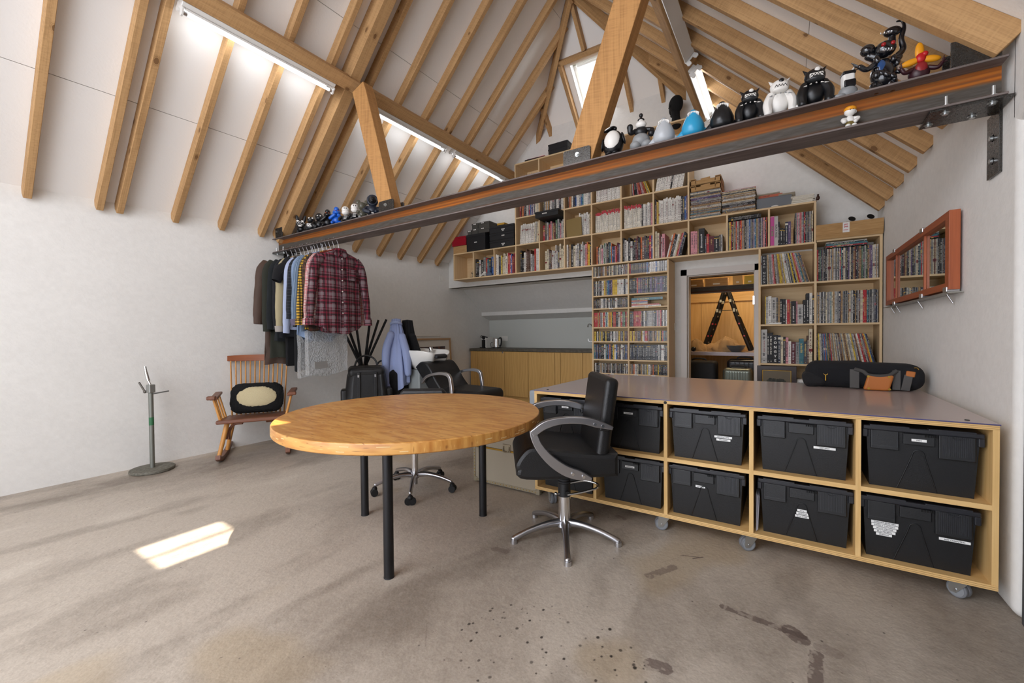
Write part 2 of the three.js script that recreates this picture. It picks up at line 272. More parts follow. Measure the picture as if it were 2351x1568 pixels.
{
  const s = structure('window_1', 'glazed doors in the front wall', 'window');
  const f = mb(); for (const x of [-3.87, -2.47, -1.05, 0.37]) f.box(0.05, 2.35, 0.06, x, 1.175, ZF + 0.07); f.box(4.3, 0.05, 0.06, -1.75, 2.325, ZF + 0.07).box(4.3, 0.05, 0.06, -1.75, 0.025, ZF + 0.07); f.build('window_frame', M.frameGrey, s);
  mb().ext([[-3.6, 2.5], [-0.52, 2.5], [-0.95, 3.95], [-3.17, 3.95]], 0.006, 0, 0, 0, ZF + 0.07).build('added_gable_pane', M.glass, s);  // added unseen glazing, goes with the upper fill light
  for (const x of [-3.17, -1.76, -0.34]) mb().box(1.36, 2.25, 0.006, x, 1.175, ZF + 0.07).build('pane', M.glass, s);
}
{
  const s = structure('door_1', 'dark grey door with metal frame at the right edge', 'door');
  mb().box(0.06, 1.99, 0.05, 0.83, 0.995, -2.475).box(0.06, 0.05, 3.5, 0.83, 1.965, -0.72).box(0.06, 1.99, 0.05, 0.83, 0.995, 1.02).build('frame', M.frameGrey, s);
  mb().box(0.04, 1.94, 3.45, 0.86, 0.97, -0.72).build('leaf', M.doorDark, s);
  mb().box(0.06, 2.5, 8.2, 1.04, 1.25, -2.2).build('sun_block_slab', M.doorDark, s);  // unseen slab added outside the wall to stop sun leaking in
}
{
  const s = structure('door_2', 'narrow doorway framed in white boards among the shelves', 'door');
  mb().box(0.07, 1.96, 0.03, -1.045, 0.98, -5.53).box(0.07, 1.96, 0.03, -0.25, 0.98, -5.53).box(0.87, 0.075, 0.03, -0.647, 1.925, -5.53).build('casing', std(0xd8d2cc, 0.7), s);
  mb().box(0.012, 1.885, 0.13, -1.0, 0.942, -5.62).box(0.012, 1.885, 0.13, -0.288, 0.942, -5.62).box(0.71, 0.012, 0.13, -0.645, 1.88, -5.62).build('lining', std(0xcfc6bb, 0.7), s);
  mb().rod([-0.296, 1.5, -5.55], [-0.296, 1.6, -5.55], 0.008).box(0.03, 0.1, 0.004, -0.29, 1.55, -5.542).build('hinge', M.satin, s);
  mb().box(0.02, 0.09, 0.02, -1.155, 1.26, -5.54).build('latch_plate', M.white, s);
}
// ---- ceiling: two 45 degree slopes and a half hip ----
const PI4 = Math.PI / 4;
function frame(g, side) { if (side < 0) { g.position.set(LW, 2.345, 0); g.rotation.set(0.0175, 0, PI4); } else if (side === 0) { g.position.set(LW, 2.357, 0); g.rotation.set(0.004, 0, PI4); } else { g.position.set(RW, 2.41, 0); g.rotation.set(0, 0, -PI4); } return g; }
const sheet = (b, pts, th, v, s) => b.ext(pts.map(([u, z]) => [s * u, -z]), th, 0, 0, v, 0, -Math.PI / 2, 0, 0);
const rect = (u0, u1, z0, z1) => [[u0, z0], [u1, z0], [u1, z1], [u0, z1]];
const HU = [1.543, 1.855], HZ = [-0.785, -1.2];
const rows = [[-0.02, 0.928], [0.933, 2.3], [2.305, 3.7], [3.705, 4.12]];
for (const side of [-1, 1]) {
  const s = -side, g = structure(side < 0 ? 'ceiling_left' : 'ceiling_right', side < 0 ? 'white left ceiling slope between exposed oak rafters' : 'white right ceiling slope between exposed oak rafters', 'ceiling'); frame(g, side);
  const G = 0.0025, zs = side < 0 ? [1.95, 0.55, -0.67, -2.4, -3.62, -4.42] : [1.95, 0.6, -0.785, -1.25, -2.55, -3.7, -4.42];
  const last = [rect(...rows[0], -4.42 - G, -5.6), rect(...rows[1], -4.42 - G, -5.6), [[2.305, -4.42 - G], [2.305, -5.6], [2.6, -5.6], [3.7, -4.76], [3.7, -4.42 - G]], [[3.705, -4.42 - G], [3.705, -4.755], [4.1, -4.5], [4.1, -4.42 - G]]];
  for (const p of last) sheet(mb(), p, 0.012, 0, s).build('ceiling_panel', M.ceil, g);
  for (let i = 0; i + 1 < zs.length; i++) for (const r of rows) {
    const z0 = zs[i] - G, z1 = zs[i + 1] + G;
    if (side > 0 && zs[i] === HZ[0] && r[0] < HU[0] && r[1] > HU[1]) { sheet(mb(), rect(r[0], HU[0], z0, z1), 0.012, 0, s).build('ceiling_panel', M.ceil, g); sheet(mb(), rect(HU[1], r[1], z0, z1), 0.012, 0, s).build('ceiling_panel', M.ceil, g); }
    else sheet(mb(), rect(r[0], r[1], z0, z1), 0.012, 0, s).build('ceiling_panel', M.ceil, g);
  }
  const bk = mb(); sheet(bk, [[-0.1, -4.4], [-0.1, -5.68], [2.62, -5.68], [4.2, -4.5], [4.2, -4.4]], 0.03, 0.0125, s);
  if (side < 0) sheet(bk, rect(-0.1, 4.2, 2.05, -4.4), 0.03, 0.0125, s);
  else { sheet(bk, rect(-0.1, 4.2, 2.05, HZ[0]), 0.03, 0.0125, s); sheet(bk, rect(-0.1, 4.2, HZ[1], -4.4), 0.03, 0.0125, s); sheet(bk, rect(-0.1, HU[0], HZ[0], HZ[1]), 0.03, 0.0125, s); sheet(bk, rect(HU[1], 4.2, HZ[0], HZ[1]), 0.03, 0.0125, s); }
  bk.build('roof_board', std(0xd8d4cc, 0.9), g);
  const rz = side < 0 ? [1.35, 0.95, 0.55, 0.15, -0.25, -0.66, -1.068, -1.195, -1.596, -1.99, -2.39, -2.8, -3.2, -3.607, -4.006, -4.4, -4.81, -5.21] : [1.3, 0.9, 0.5, 0.1, -0.3, -0.74, -1.25, -1.7, -2.1, -2.51, -2.9, -3.283, -3.68, -4.06, -4.452, -4.827, -5.2];
  for (const z of rz) {
    const top = z < -4.56 ? 2.62 + (z + 5.56) * 1.42 : 4.0, w = 0.047, j = rr(-0.004, 0.004);
    if (side > 0 && z === -2.51) { mb().rbox(4.05, 0.125, 0.055, 0.004, -1.99, -0.0625, z - 0.03).build('principal_rafter', M.oak, g); continue; }
    mb().rbox(top + 0.04, 0.095, w, 0.004, s * (top / 2 - 0.02), -0.0475, z - w / 2 + j, 0, 0, 0, 1).build('rafter', M.oak, g);
  }
  if (side < 0) mb().rbox(4.05, 0.17, 0.11, 0.006, 1.99, -0.085, -2.605).build('principal_rafter', M.oak, g);
}
{ // half hip at the back with its little roof window
  const g = structure('ceiling_back', 'small white half-hip ceiling with jack rafters and roof window', 'ceiling'); g.position.set(-2.085, 4.24, ZB); g.rotation.set(PI4, 0, 0);
  mb().ext([[-1.12, -0.06], [-0.285, -0.06], [-0.285, 0.66], [0.185, 0.66], [0.185, -0.06], [1.12, -0.06], [0, 1.5]], 0.02, 0, 0, 0, -0.02).build('ceiling_panel', M.ceil, g);
  mb().ext([[-1.2, -0.15], [-0.285, -0.15], [-0.285, 0.66], [0.185, 0.66], [0.185, -0.15], [1.2, -0.15], [0, 1.62]], 0.03, 0, 0, 0, -0.052).build('roof_board', std(0xd8d4cc, 0.9), g);
  const jr = (x, u0, u1) => mb().rbox(0.047, u1 - u0, 0.095, 0.004, x, (u0 + u1) / 2, 0.0475).build('jack_rafter', M.oak, g, { grain: 'y' });
  jr(-0.82, -0.14, 0.3); jr(-0.385, -0.14, 0.74); jr(-0.03, 0.775, 1.32); jr(0.39, -0.14, 0.88); jr(0.795, -0.14, 0.32);
  mb().rbox(0.80, 0.06, 0.095, 0.004, -0.01, 0.735, 0.0475).build('header', M.oak, g);
}
{
  const hip = (name, x0, d) => { // hip rafters run up the valley lines
    const a = V(x0, 4.14, -5.57), b = V(-2.085 - d * 0.02, 5.14, -4.55), c = a.clone().add(b).multiplyScalar(0.5), L = a.distanceTo(b) + 0.12;
    const g = scene.getObjectByName('ceiling_back'), m = mb().rbox(0.05, 0.13, L, 0.004, 0, 0, 0).build(name, M.oak, null, { grain: 'z' }); used.delete(name);
    m.position.copy(c); m.up.set(0, 1, 0); m.lookAt(b); g.updateMatrixWorld(true); g.attach(m); m.name = name;
  };
  hip('hip_rafter', -3.125, 1); hip('hip_rafter', -1.045, -1);
  const r = structure('ceiling', 'oak ridge board at the top of the roof', 'ceiling'); mb().box(0.03, 0.2, 6.5, -2.07, 5.12, -1.28).build('ridge_board', M.oak, r, { grain: 'z' });
}
{ // window in the half hip
  const w = structure('window_2', 'small white roof window in the half hip, trees outside', 'window'); w.position.set(-2.085, 4.24, ZB); w.rotation.set(PI4, 0, 0);
  mb().box(0.012, 0.76, 0.13, -0.285, 0.3, -0.06).box(0.012, 0.76, 0.13, 0.185, 0.3, -0.06).box(0.48, 0.012, 0.13, -0.05, 0.665, -0.06).build('reveal', M.wall, w);
  mb().box(0.04, 0.76, 0.03, -0.262, 0.3, -0.12).box(0.04, 0.76, 0.03, 0.162, 0.3, -0.12).box(0.46, 0.045, 0.03, -0.05, 0.64, -0.12).box(0.46, 0.04, 0.03, -0.05, -0.04, -0.12).build('window_frame', M.white, w);
  mb().rbox(0.36, 0.03, 0.025, 0.006, -0.05, 0.605, -0.1).build('vent_bar', M.enamel, w);
  mb().box(0.40, 0.68, 0.004, -0.05, 0.3, -0.125).build('pane', M.glass, w);
  mb().rbox(0.09, 0.035, 0.03, 0.01, 0.06, 0.0, -0.09).rod([0.02, 0.02, -0.08], [0.14, 0.035, -0.07], 0.004).build('stay', M.satin, w);
}
{ // roof window out of frame that lets the sun patch in
  const w = structure('window_3', 'small roof window over the right slope', 'window'); frame(w, 1);
  const u = -(HU[0] + HU[1]) / 2, zc = (HZ[0] + HZ[1]) / 2;
  mb().box(0.03, 0.03, 0.52, -HU[0] + 0.015, 0.06, zc).box(0.03, 0.03, 0.52, -HU[1] - 0.015, 0.06, zc).box(0.31, 0.03, 0.03, u, 0.06, HZ[0] + 0.015).box(0.31, 0.03, 0.03, u, 0.06, HZ[1] - 0.015).box(0.02, 0.02, 0.47, -1.703, 0.06, zc).build('window_frame', M.white, w);
  mb().box(0.31, 0.004, 0.46, u, 0.06, zc).build('pane', M.glass, w);
}
// ---- store room behind the doorway ----
{
  const s = structure('wall_store', 'plywood lined store room seen through the doorway', 'wall');
  for (const [x0, x1] of [[-1.98, -1.163], [-1.16, -0.25], [-0.247, 0.8]]) mb().box(x1 - x0, 2.3, 0.018, (x0 + x1) / 2, 1.15, -7.61).build('panel', M.ply, s, { grain: 'y' });
  mb().box(2.75, 0.13, 0.03, -0.6, 1.75, -7.585).build('batten', M.ply, s);
  mb().box(0.018, 2.3, 1.95, -1.95, 1.15, -6.65).build('panel', M.ply, s, { grain: 'y' }); mb().box(0.018, 2.3, 1.95, 0.78, 1.15, -6.65).build('panel', M.ply, s, { grain: 'y' });
  mb().box(2.9, 0.05, 2.1, -0.6, 2.33, -6.65).build('store_ceiling', M.wall, s); mb().box(2.95, 2.4, 0.1, -0.6, 1.2, -7.68).box(0.1, 2.4, 2.1, -2.0, 1.2, -6.68).box(0.1, 2.4, 2.1, 0.84, 1.2, -6.68).build('outer_wall', M.wall, s);
}

// ================= STEEL BEAM, STRUTS, PURLINS, LIGHTS =================
{
  const t = thing('steel_beam', 'rusty steel joist spanning the room below the roof', 'beam'), zc = -2.606, xc = -2.07, L = 5.66;
  mb().rbox(L, 0.0094, 0.153, 0.002, xc, 2.2903, zc, 0, 0, 0, 1).build('top_flange', M.scale, t);
  mb().box(L, 0.1392, 0.0066, xc, 2.216, zc).build('web', M.rust, t, { ou: 1.3, ov: -2.146 });
  mb().rbox(L, 0.0094, 0.153, 0.002, xc, 2.1417, zc, 0, 0, 0, 1).build('bottom_flange', M.scale, t);
  const bolt = (x, y, z, ax) => { const b = mb(); if (ax === 'y') b.cyl(0.006, 0.006, 0.05, x, y + 0.02, z).cyl(0.0115, 0.0115, 0.01, x, y + 0.004, z, 0, 0, 0, 6).cyl(0.016, 0.016, 0.002, x, y - 0.001, z); else if (ax === 'd') b.cyl(0.0115, 0.0115, 0.009, x, y, z, 0, 0, 0, 6).cyl(0.016, 0.016, 0.002, x, y + 0.005, z); else if (ax === 'x') b.cyl(0.0115, 0.0115, 0.012, x, y, z, 0, 0, Math.PI / 2, 6).cyl(0.016, 0.016, 0.002, x + 0.006, y, z, 0, 0, Math.PI / 2); else b.cyl(0.01, 0.01, 0.012, x, y, z, Math.PI / 2, 0, 0, 14).cyl(0.015, 0.015, 0.002, x, y, z - 0.006, Math.PI / 2); b.build('bolt', M.zinc, t); };
  for (const s of [1, -1]) { // bearing brackets at both walls
    const w = s > 0 ? RW : LW, x = (d) => w - s * d;
    mb().rbox(0.25, 0.01, 0.185, 0.001, x(0.13), 2.132, -2.63, 0, 0, 0, 1).build('bracket_plate', M.plate, t);
    mb().rbox(0.01, 0.275, 0.13, 0.001, x(0.006), 2.0, -2.735, 0, 0, 0, 1).build('wall_plate', M.plate, t);
    for (const d of [0.06, 0.2]) { bolt(x(d), 2.147, -2.56, 'y'); bolt(x(d), 2.122, -2.57, 'd'); bolt(x(d + 0.03), 2.122, -2.68, 'd'); }
    for (const y of [1.93, 2.03]) bolt(x(0.016), y, -2.735, 'x');
    const sx = s > 0 ? 0.67 : -4.79;
    for (const z of [-2.55, -2.665]) mb().rbox(s > 0 ? 0.15 : 0.14, 0.115, 0.01, 0.002, sx, 2.352, z, 0, 0, 0, 1).build('rafter_shoe', M.plate, t);
    bolt(sx + s * 0.035, 2.37, -2.543, 'z');
  }
  for (const [x, b] of [[-2.99, -3.0], [-1.14, -1.14]]) {
    for (const z of [-2.549, -2.671]) mb().ext([[-0.095, 0], [0.095, 0], [0.095, 0.085], [0.085, 0.095], [-0.085, 0.095], [-0.095, 0.085]], 0.008, 0.001, x, 2.296, z - 0.004).build('strut_shoe', M.plate, t);
    bolt(b + 0.005, 2.352, -2.538, 'z');
  }
}
for (const [pts, label] of [[[[-3.075, 2.297], [-2.905, 2.297], [-3.265, 3.47], [-3.30, 3.55], [-3.45, 3.5]], 'pale oak strut rising from the beam to the left purlin'], [[[-1.225, 2.297], [-1.045, 2.297], [-0.585, 3.56], [-0.7, 3.68], [-0.79, 3.52]], 'broad oak strut rising from the middle of the beam']])
  one('timber_strut', label, 'strut', mb().ext(pts, 0.1, 0.004, 0, 0, -2.66), M.oakPale, null, 0, 'roof struts', { grain: 'y' });
{
  const p = frame(mb().rbox(0.117, 0.1, 7.5, 0.006, 1.885, -0.15, -1.83).build('purlin', M.oak, null, { grain: 'z' }), 0); tag(p, 'long oak purlin carrying the lit tube lights on the left slope', 'purlin');
  const q = frame(mb().rbox(0.115, 0.15, 7.5, 0.006, -2.118, -0.125, -1.83).build('purlin', M.oak, null, { grain: 'z' }), 1); tag(q, 'oak purlin below the right roof slope with white light fittings', 'purlin');
}
M.tube = new THREE.MeshStandardMaterial({ color: 0xffffff, emissive: 0xfbfdff, emissiveIntensity: 2.2, roughness: 0.4 });
function tubeLight(label, side, u, v, z0, z1, lit, twin = true) {
  const t = thing('tube_light', label, 'ceiling light', [0, 0, 0], 0, 'fluorescent battens on the purlins'); frame(t, side === 1 ? 1 : 0);
  const s = side === 1 ? -1 : 1, zc = (z0 + z1) / 2, L = z0 - z1, X = (d) => s * (u - d);
  mb().rbox(0.035, 0.075, L, 0.004, X(0.0175), v, zc, 0, 0, 0, 1).box(0.012, 0.11, L - 0.05, X(0.041), v, zc).build('batten_body', M.enamel, t, { grain: 'z' });
  for (const z of [z0 - 0.008, z1 + 0.008]) mb().ext([[-0.03, -0.03], [0.03, -0.03], [0.03, -0.055], [0.055, -0.055], [0.075, -0.062], [0.09, -0.052], [0.09, -0.03], [0.078, -0.022], [0.055, -0.02], [0.055, 0.02], [0.078, 0.022], [0.09, 0.03], [0.09, 0.052], [0.075, 0.062], [0.055, 0.055], [0.03, 0.055], [0.03, 0.03], [-0.03, 0.03]].map(([a, b]) => [s * (u - 0.005 - a), v + b]), 0.01, 0.001, 0, 0, z - 0.005).build('end_cap', M.enamel, t);
  for (const k of twin ? [-1, 1] : [1]) {
    const y = v + k * 0.038;
    if (lit) mb().cyl(0.013, 0.013, L - 0.05, X(0.072), y, zc, Math.PI / 2, 0, 0, 14).build('tube', M.tube, t, { grain: 'z' });
    if (lit) for (const z of [z0 - 0.03, z1 + 0.03]) mb().cyl(0.0135, 0.0135, 0.02, X(0.072), y, z, Math.PI / 2).build('tube_cap', M.satin, t);
  }
  if (lit) { const l = new THREE.RectAreaLight(0xf4f8ff, lit, 0.1, L - 0.06); t.add(l); l.position.set(X(0.092), v, zc); l.up.set(0, 0, 1); t.updateMatrixWorld(true); l.lookAt(t.localToWorld(V(X(1), v, zc))); }
  return t;
}
tubeLight('lit tube light nearest the viewer on the left purlin', 0, 1.826, -0.155, -1.235, -2.42, 6);
tubeLight('lit tube light beside the pale strut on the left purlin', 0, 1.826, -0.155, -2.83, -3.97, 6);
tubeLight('lit tube light at the far end of the left purlin', 0, 1.826, -0.155, -4.12, -5.25, 6);
tubeLight('unlit white batten along the right purlin', 1, 2.06, -0.14, -3.05, -4.22, 0);
tubeLight('lit tube light at the far end of the right purlin', 1, 2.06, -0.14, -4.42, -5.45, 6);

// ================= SHELVES AND WHAT STANDS ON THEM =================
const GX = [-4.516, -4.113, -3.712, -3.318, -2.92, -2.528, -2.131, -1.735, -1.336, -0.936, -0.535, -0.138, 0.259], GY = [2.08, 2.49, 2.885, 3.275, 3.67];
const SZ = -5.22, SD = 0.335, SC = SZ - SD / 2, TH = 0.018;
{
  const t = thing('cube_shelving', 'stepped birch cube shelving filling the gable wall', 'shelves', [0, 0, 0]);
  const hb = (x0, x1, y) => mb().box(x1 - x0 + TH, TH, SD, (x0 + x1) / 2, y, SC).build('shelf_board', M.birch, t), vb = (x, y0, y1) => mb().box(TH, y1 - y0 - TH, SD - 0.002, x, (y0 + y1) / 2, SC).build('upright', M.birch, t, { grain: 'y' });
  hb(GX[0], GX[12], GY[0]); hb(GX[0], GX[12], GY[1]); for (const k of [2, 3, 4]) hb(GX[3], GX[9], GY[k]);
  for (const x of GX) vb(x, GY[0], GY[1]); for (let k = 1; k < 4; k++) for (let i = 3; i < 10; i++) vb(GX[i], GY[k], GY[k + 1]);
  mb().box(GX[12] - GX[0], 0.4, 0.004, (GX[0] + GX[12]) / 2, 2.285, ZB + 0.003).box(GX[9] - GX[3], 1.18, 0.004, (GX[3] + GX[9]) / 2, 3.08, ZB + 0.003).build('back_panel', M.back, t);
}
const CX = [-2.122, -1.645, -1.167], CY = [2.071, 1.92, 1.67, 1.503, 1.258, 1.075, 0.84, 0.66, 0.42, 0.24, 0.02];
{
  const t = thing('disc_rack', 'tall birch rack full of discs beside the doorway', 'shelves');
  for (const x of CX) mb().box(TH, 2.06, SD, x, 1.03, SC).build('upright', M.birch, t, { grain: 'y' });
  for (const y of CY.slice(1)) for (const k of [0, 1]) mb().box(CX[k + 1] - CX[k] - TH, TH, SD - 0.004, (CX[k] + CX[k + 1]) / 2, y, SC - 0.001).build('shelf_board', M.birch, t);
  mb().box(0.95, 2.05, 0.004, -1.645, 1.03, SZ - 0.2).build('back_panel', M.back, t);
  for (const [x, y] of [[-2.04, 1.92], [-1.4, 1.92], [-1.87, 1.503], [-1.42, 1.503], [-1.83, 1.075], [-1.43, 1.075], [-1.86, 0.66], [-1.55, 0.66], [-1.34, 0.66]]) printMesh(textPrint(0.045, 0.011, pick(['A - C', 'D - F', 'JAZZ', 'M - P', 'SOUL', 'T - Z']), '#333', '#f2f2ee'), 'shelf_label', t, x, y, SZ + 0.001);
}
const LX = [-0.223, 0.263, 0.765], LY = [2.071, 1.68, 1.255, 0.84, 0.42, 0.02];
{
  const t = thing('record_rack', 'birch record rack right of the doorway', 'shelves');
  for (const [i, x] of LX.entries()) mb().box(0.02, i === 2 ? 2.1 : 2.07, SD, x, i === 2 ? 1.05 : 1.035, SC).build('upright', M.birch, t, { grain: 'y' });
  for (const y of LY.slice(1)) for (const k of [0, 1]) mb().box(LX[k + 1] - LX[k] - 0.02, TH, SD - 0.004, (LX[k] + LX[k + 1]) / 2, y, SC - 0.001).build('shelf_board', M.birch, t);
  mb().box(0.482, TH, SD - 0.004, 0.514, 2.091, SC).build('shelf_board', M.birch, t); mb().box(0.97, 2.05, 0.004, 0.27, 1.03, ZB + 0.004).build('back_panel', M.back, t);
}
// ---- spines: one sheet, three designs for each colour ----
const COL = { w: ['white', '#e9e5dc'], c: ['cream', '#d9cdb0'], l: ['light grey', '#b9b6b0'], g: ['grey', '#8b8a88'], d: ['dark grey', '#45444a'], k: ['black', '#17171a'], r: ['red', '#b3202a'], m: ['maroon', '#5a1c24'], p: ['pink', '#d58f96'], o: ['orange', '#cf6a34'], y: ['yellow', '#d9b52e'], t: ['tan', '#b08c5c'], u: ['brown', '#5c4030'], e: ['green', '#4a6a4c'], q: ['teal', '#3d7480'], b: ['blue', '#3b62a0'], n: ['navy', '#22293f'], v: ['violet', '#5e4a72'], W: ['red-topped white', '#e9e2d2'] };
const codes = Object.keys(COL), SW = 2048, SH = 512, CW = 34, sc = document.createElement('canvas'); sc.width = SW; sc.height = SH; const sx = sc.getContext('2d'); sx.fillStyle = '#e6dcc4'; sx.fillRect(0, 0, SW, SH);
codes.forEach((k, i) => { for (let j = 0; j < 3; j++) {
  const X = (i * 3 + j) * CW, base = COL[k][1], dark = 'kdnmuvqebr'.includes(k), ink = dark ? pick(['#d8d2c4', '#c9b26a', '#b8b8bc', '#e2dfd8']) : pick(['#2a2628', '#5a2a2c', '#30343c', '#4c4a44']);
  sx.fillStyle = base; sx.fillRect(X, 0, CW, SH);
  for (let q = 0; q < 60; q++) { sx.fillStyle = rnd() < 0.5 ? 'rgba(255,255,255,.05)' : 'rgba(0,0,0,.06)'; sx.fillRect(X, rnd() * SH, CW, rr(2, 24)); }
  if (k === 'W') { sx.fillStyle = '#b8323c'; sx.fillRect(X, 0, CW, rr(60, 90)); }
  if (j === 1 && rnd() < 0.7) { sx.fillStyle = pick(['#8a2a2c', '#2c4a74', '#c8a23c', '#1d1d20', '#ded6c4']); sx.fillRect(X, rr(20, 300), CW, rr(14, 60)); }
  sx.fillStyle = ink; let y = rr(30, 120); const end = rr(220, 430), w0 = rr(8, 16);
  while (y < end) { const h = rr(4, 12); if (rnd() < 0.82) sx.fillRect(X + (CW - w0) / 2, y, w0 * rr(0.6, 1), h); y += h + rr(2, 4); }
  sx.fillRect(X + CW / 2 - 5, SH - rr(30, 60), 10, 10);
} });
const spineTex = new THREE.CanvasTexture(sc); spineTex.colorSpace = THREE.SRGBColorSpace; spineTex.magFilter = THREE.LinearFilter;
M.spine = std(0xffffff, 0.62, 0, { map: spineTex }); M.case = std(0xffffff, 0.25, 0, { map: spineTex });
function spineGeo(code, t, h, d) {
  const g = new THREE.BoxGeometry(t, h, d), uv = g.attributes.uv, X = (codes.indexOf(code) * 3 + Math.floor(rnd() * 3)) * CW;
  for (let i = 0; i < 24; i++) { const f = i >> 2, u = uv.getX(i), v = uv.getY(i);
    if (f === 4) uv.setXY(i, (X + 2 + u * (CW - 4)) / SW, v); else if (f < 2 || f === 5) uv.setXY(i, (X + 1 + u) / SW, 0.01 + 0.015 * v); else uv.setXY(i, (SW - 30 + 20 * u) / SW, v); }
  return g;
}
const ORD = ['first', 'second', 'third', 'fourth', 'fifth', 'sixth', 'seventh', 'eighth', 'ninth', 'tenth', 'eleventh', 'twelfth'];
const ord = (i) => ORD[i] ?? (i + 1) + (['st', 'nd', 'rd'][(i + 1) % 10 - 1] && ![11, 12, 13].includes((i + 1) % 100) ? ['st', 'nd', 'rd'][(i + 1) % 10 - 1] : 'th');
const KIND = { book: ['book', 'book', 'books on the shelves'], mag: ['magazine', 'magazine', 'magazines on the shelves'], lp: ['record', 'record', 'records in sleeves'], cd: ['disc_case', 'disc case', 'disc cases in the rack'], dvd: ['film_case', 'film case', 'film cases in the rack'] };
// items: [code, thickness, height, depth, title]; lean > 0 tops to the left, < 0 tops to the right
function shelfRow(where, kind, x0, x1, y, zf, items, lean0 = 0, lean1 = lean0) {
  const [nm, cat, group] = KIND[kind], n = items.length, s = lean0 < 0 || lean1 < 0 ? -1 : 1; let x = s > 0 ? x0 : x1;
  for (let k = 0; k < n; k++) {
    const i = s > 0 ? k : n - 1 - k, [code, t, h, d, title] = items[i], a = Math.abs(lean0 + (lean1 - lean0) * (n > 1 ? i / (n - 1) : 0)), pa = k ? Math.abs(lean0 + (lean1 - lean0) * ((s > 0 ? i - 1 : i + 1) / (n - 1))) : a;
    if (k) x += s * Math.max(0, h * (Math.tan(a) - Math.tan(pa)));
    const m = new THREE.Mesh(spineGeo(code, t - 0.0006, h, d), kind === 'cd' || kind === 'dvd' ? M.case : M.spine); m.castShadow = m.receiveShadow = true; m.name = numbered(nm); scene.add(m);
    const cx = t / 2 * Math.cos(a) - h / 2 * Math.sin(a), cy = t / 2 * Math.sin(a) + h / 2 * Math.cos(a);
    m.position.set(x + s * cx, y + cy + 0.0004, zf - d / 2 - (title ? 0 : rr(0, kind === 'lp' ? 0.006 : 0.016))); m.rotation.z = s * a;
    tag(m, `${COL[code][0]} ${cat}, ${ord(i)} from the left ${where}`, cat, group);
    if (title) { const [str, fg, bg, o] = title; printMesh(textPrint(t - 0.002, h * (o?.f ?? 0.94), str, fg, bg, { ppm: 900, ...o }), 'spine_title', m, 0, 0, d / 2 + 0.0006); m.userData.label = `${COL[code][0]} ${cat} titled ${str.replace(/\s+/g, ' ').trim()} ${where}`; }
    x += s * t / Math.cos(a);
  }
}
const auto = (str, W, h0, h1, d, jit = 0.35) => { const w = [...str].map(() => 1 + rr(-jit, jit)), S = w.reduce((a, b) => a + b, 0); return [...str].map((c, i) => [c, w[i] / S * W, rr(h0, h1), d]); };
const any = (pool, n) => { let s = ''; for (let i = 0; i < n; i++) s += pool[Math.floor(rnd() * pool.length)]; return s; };
const cubeX = (i) => [GX[i] + 0.012, GX[i + 1] - 0.012];
const cubeName = (r, i) => `in the ${ORD[i]} cube of the ${['lowest', 'second', 'third'][r]} row`;
function cube(r, i, kind, str, h0, h1, o = {}) {
  const [a, b] = cubeX(i + (r ? 3 : 0)), n = cubeName(r, i), L = o.lean ?? 0, L1 = o.lean1 ?? L, slack = Math.max(Math.tan(Math.abs(L)), Math.tan(Math.abs(L1))) * h1, x0 = a + (o.off ?? 0.002) + (L > 0 ? slack : 0), x1 = b - (o.end ?? 0.006) - (L < 0 ? slack : 0);
  const spread = Math.abs(Math.tan(Math.abs(L1)) - Math.tan(Math.abs(L))) * h1;
  shelfRow(n, kind, x0, x1, GY[r] + TH / 2, SZ - (o.inset ?? 0.03), auto(str, (x1 - x0) * (o.fill ?? 1) * Math.cos(Math.abs(L1)) - spread, h0, h1, o.d ?? 0.2), L, L1);
}
// lowest cube row
cube(0, 1, 'book', 'kkwkkgrqkkbb', 0.25, 0.3); cube(0, 2, 'book', 'wwnlycccwcrpbrmr', 0.26, 0.32);
cube(0, 3, 'book', 'kkwuuulgrww', 0.22, 0.34, { off: 0.05 }); cube(0, 4, 'book', 'ccuduwlwldccc', 0.24, 0.36, { off: 0.06 });
cube(0, 5, 'book', 'wutkcwldwllpoyk', 0.27, 0.33); cube(0, 6, 'book', 'odcwpleldkqobnprmvl', 0.2, 0.28, { off: 0.04 });
cube(0, 7, 'book', 'klwkwkkmmkouddkrb', 0.25, 0.31); 
shelfRow(cubeName(0, 8), 'book', GX[8] + 0.014, 0, GY[0] + TH / 2, SZ - 0.03, [['c', 0.022, 0.33, 0.24], ['c', 0.024, 0.31, 0.24], ['m', 0.022, 0.28, 0.2], ['w', 0.012, 0.26, 0.2], ['p', 0.034, 0.29, 0.22]]);
shelfRow(cubeName(0, 8), 'book', 0, GX[9] - 0.014 - 0.072, GY[0] + TH / 2, SZ - 0.03, auto('wokkwctrpnk', 0.165, 0.26, 0.3, 0.2), -0.24);
shelfRow(cubeName(0, 9), 'book', GX[9] + 0.02, 0, GY[0] + TH / 2, SZ - 0.02, [['p', 0.034, 0.27, 0.24], ['p', 0.014, 0.27, 0.24], ['p', 0.024, 0.265, 0.22], ['t', 0.014, 0.26, 0.22], ['k', 0.062, 0.29, 0.26, ['UNDERWOOD', '#ddd', '#17171a', { turn: 1, f: 0.4 }]], ['d', 0.02, 0.2, 0.2], ['r', 0.026, 0.22, 0.2], ['m', 0.052, 0.19, 0.2], ['k', 0.052, 0.18, 0.2], ['d', 0.016, 0.19, 0.2], ['l', 0.018, 0.195, 0.2]]);
cube(0, 10, 'lp', 'gyrktgerlurogtdkgllbgdvlbqtgvdlvtpkr', 0.312, 0.316, { d: 0.315, inset: 0.006 });
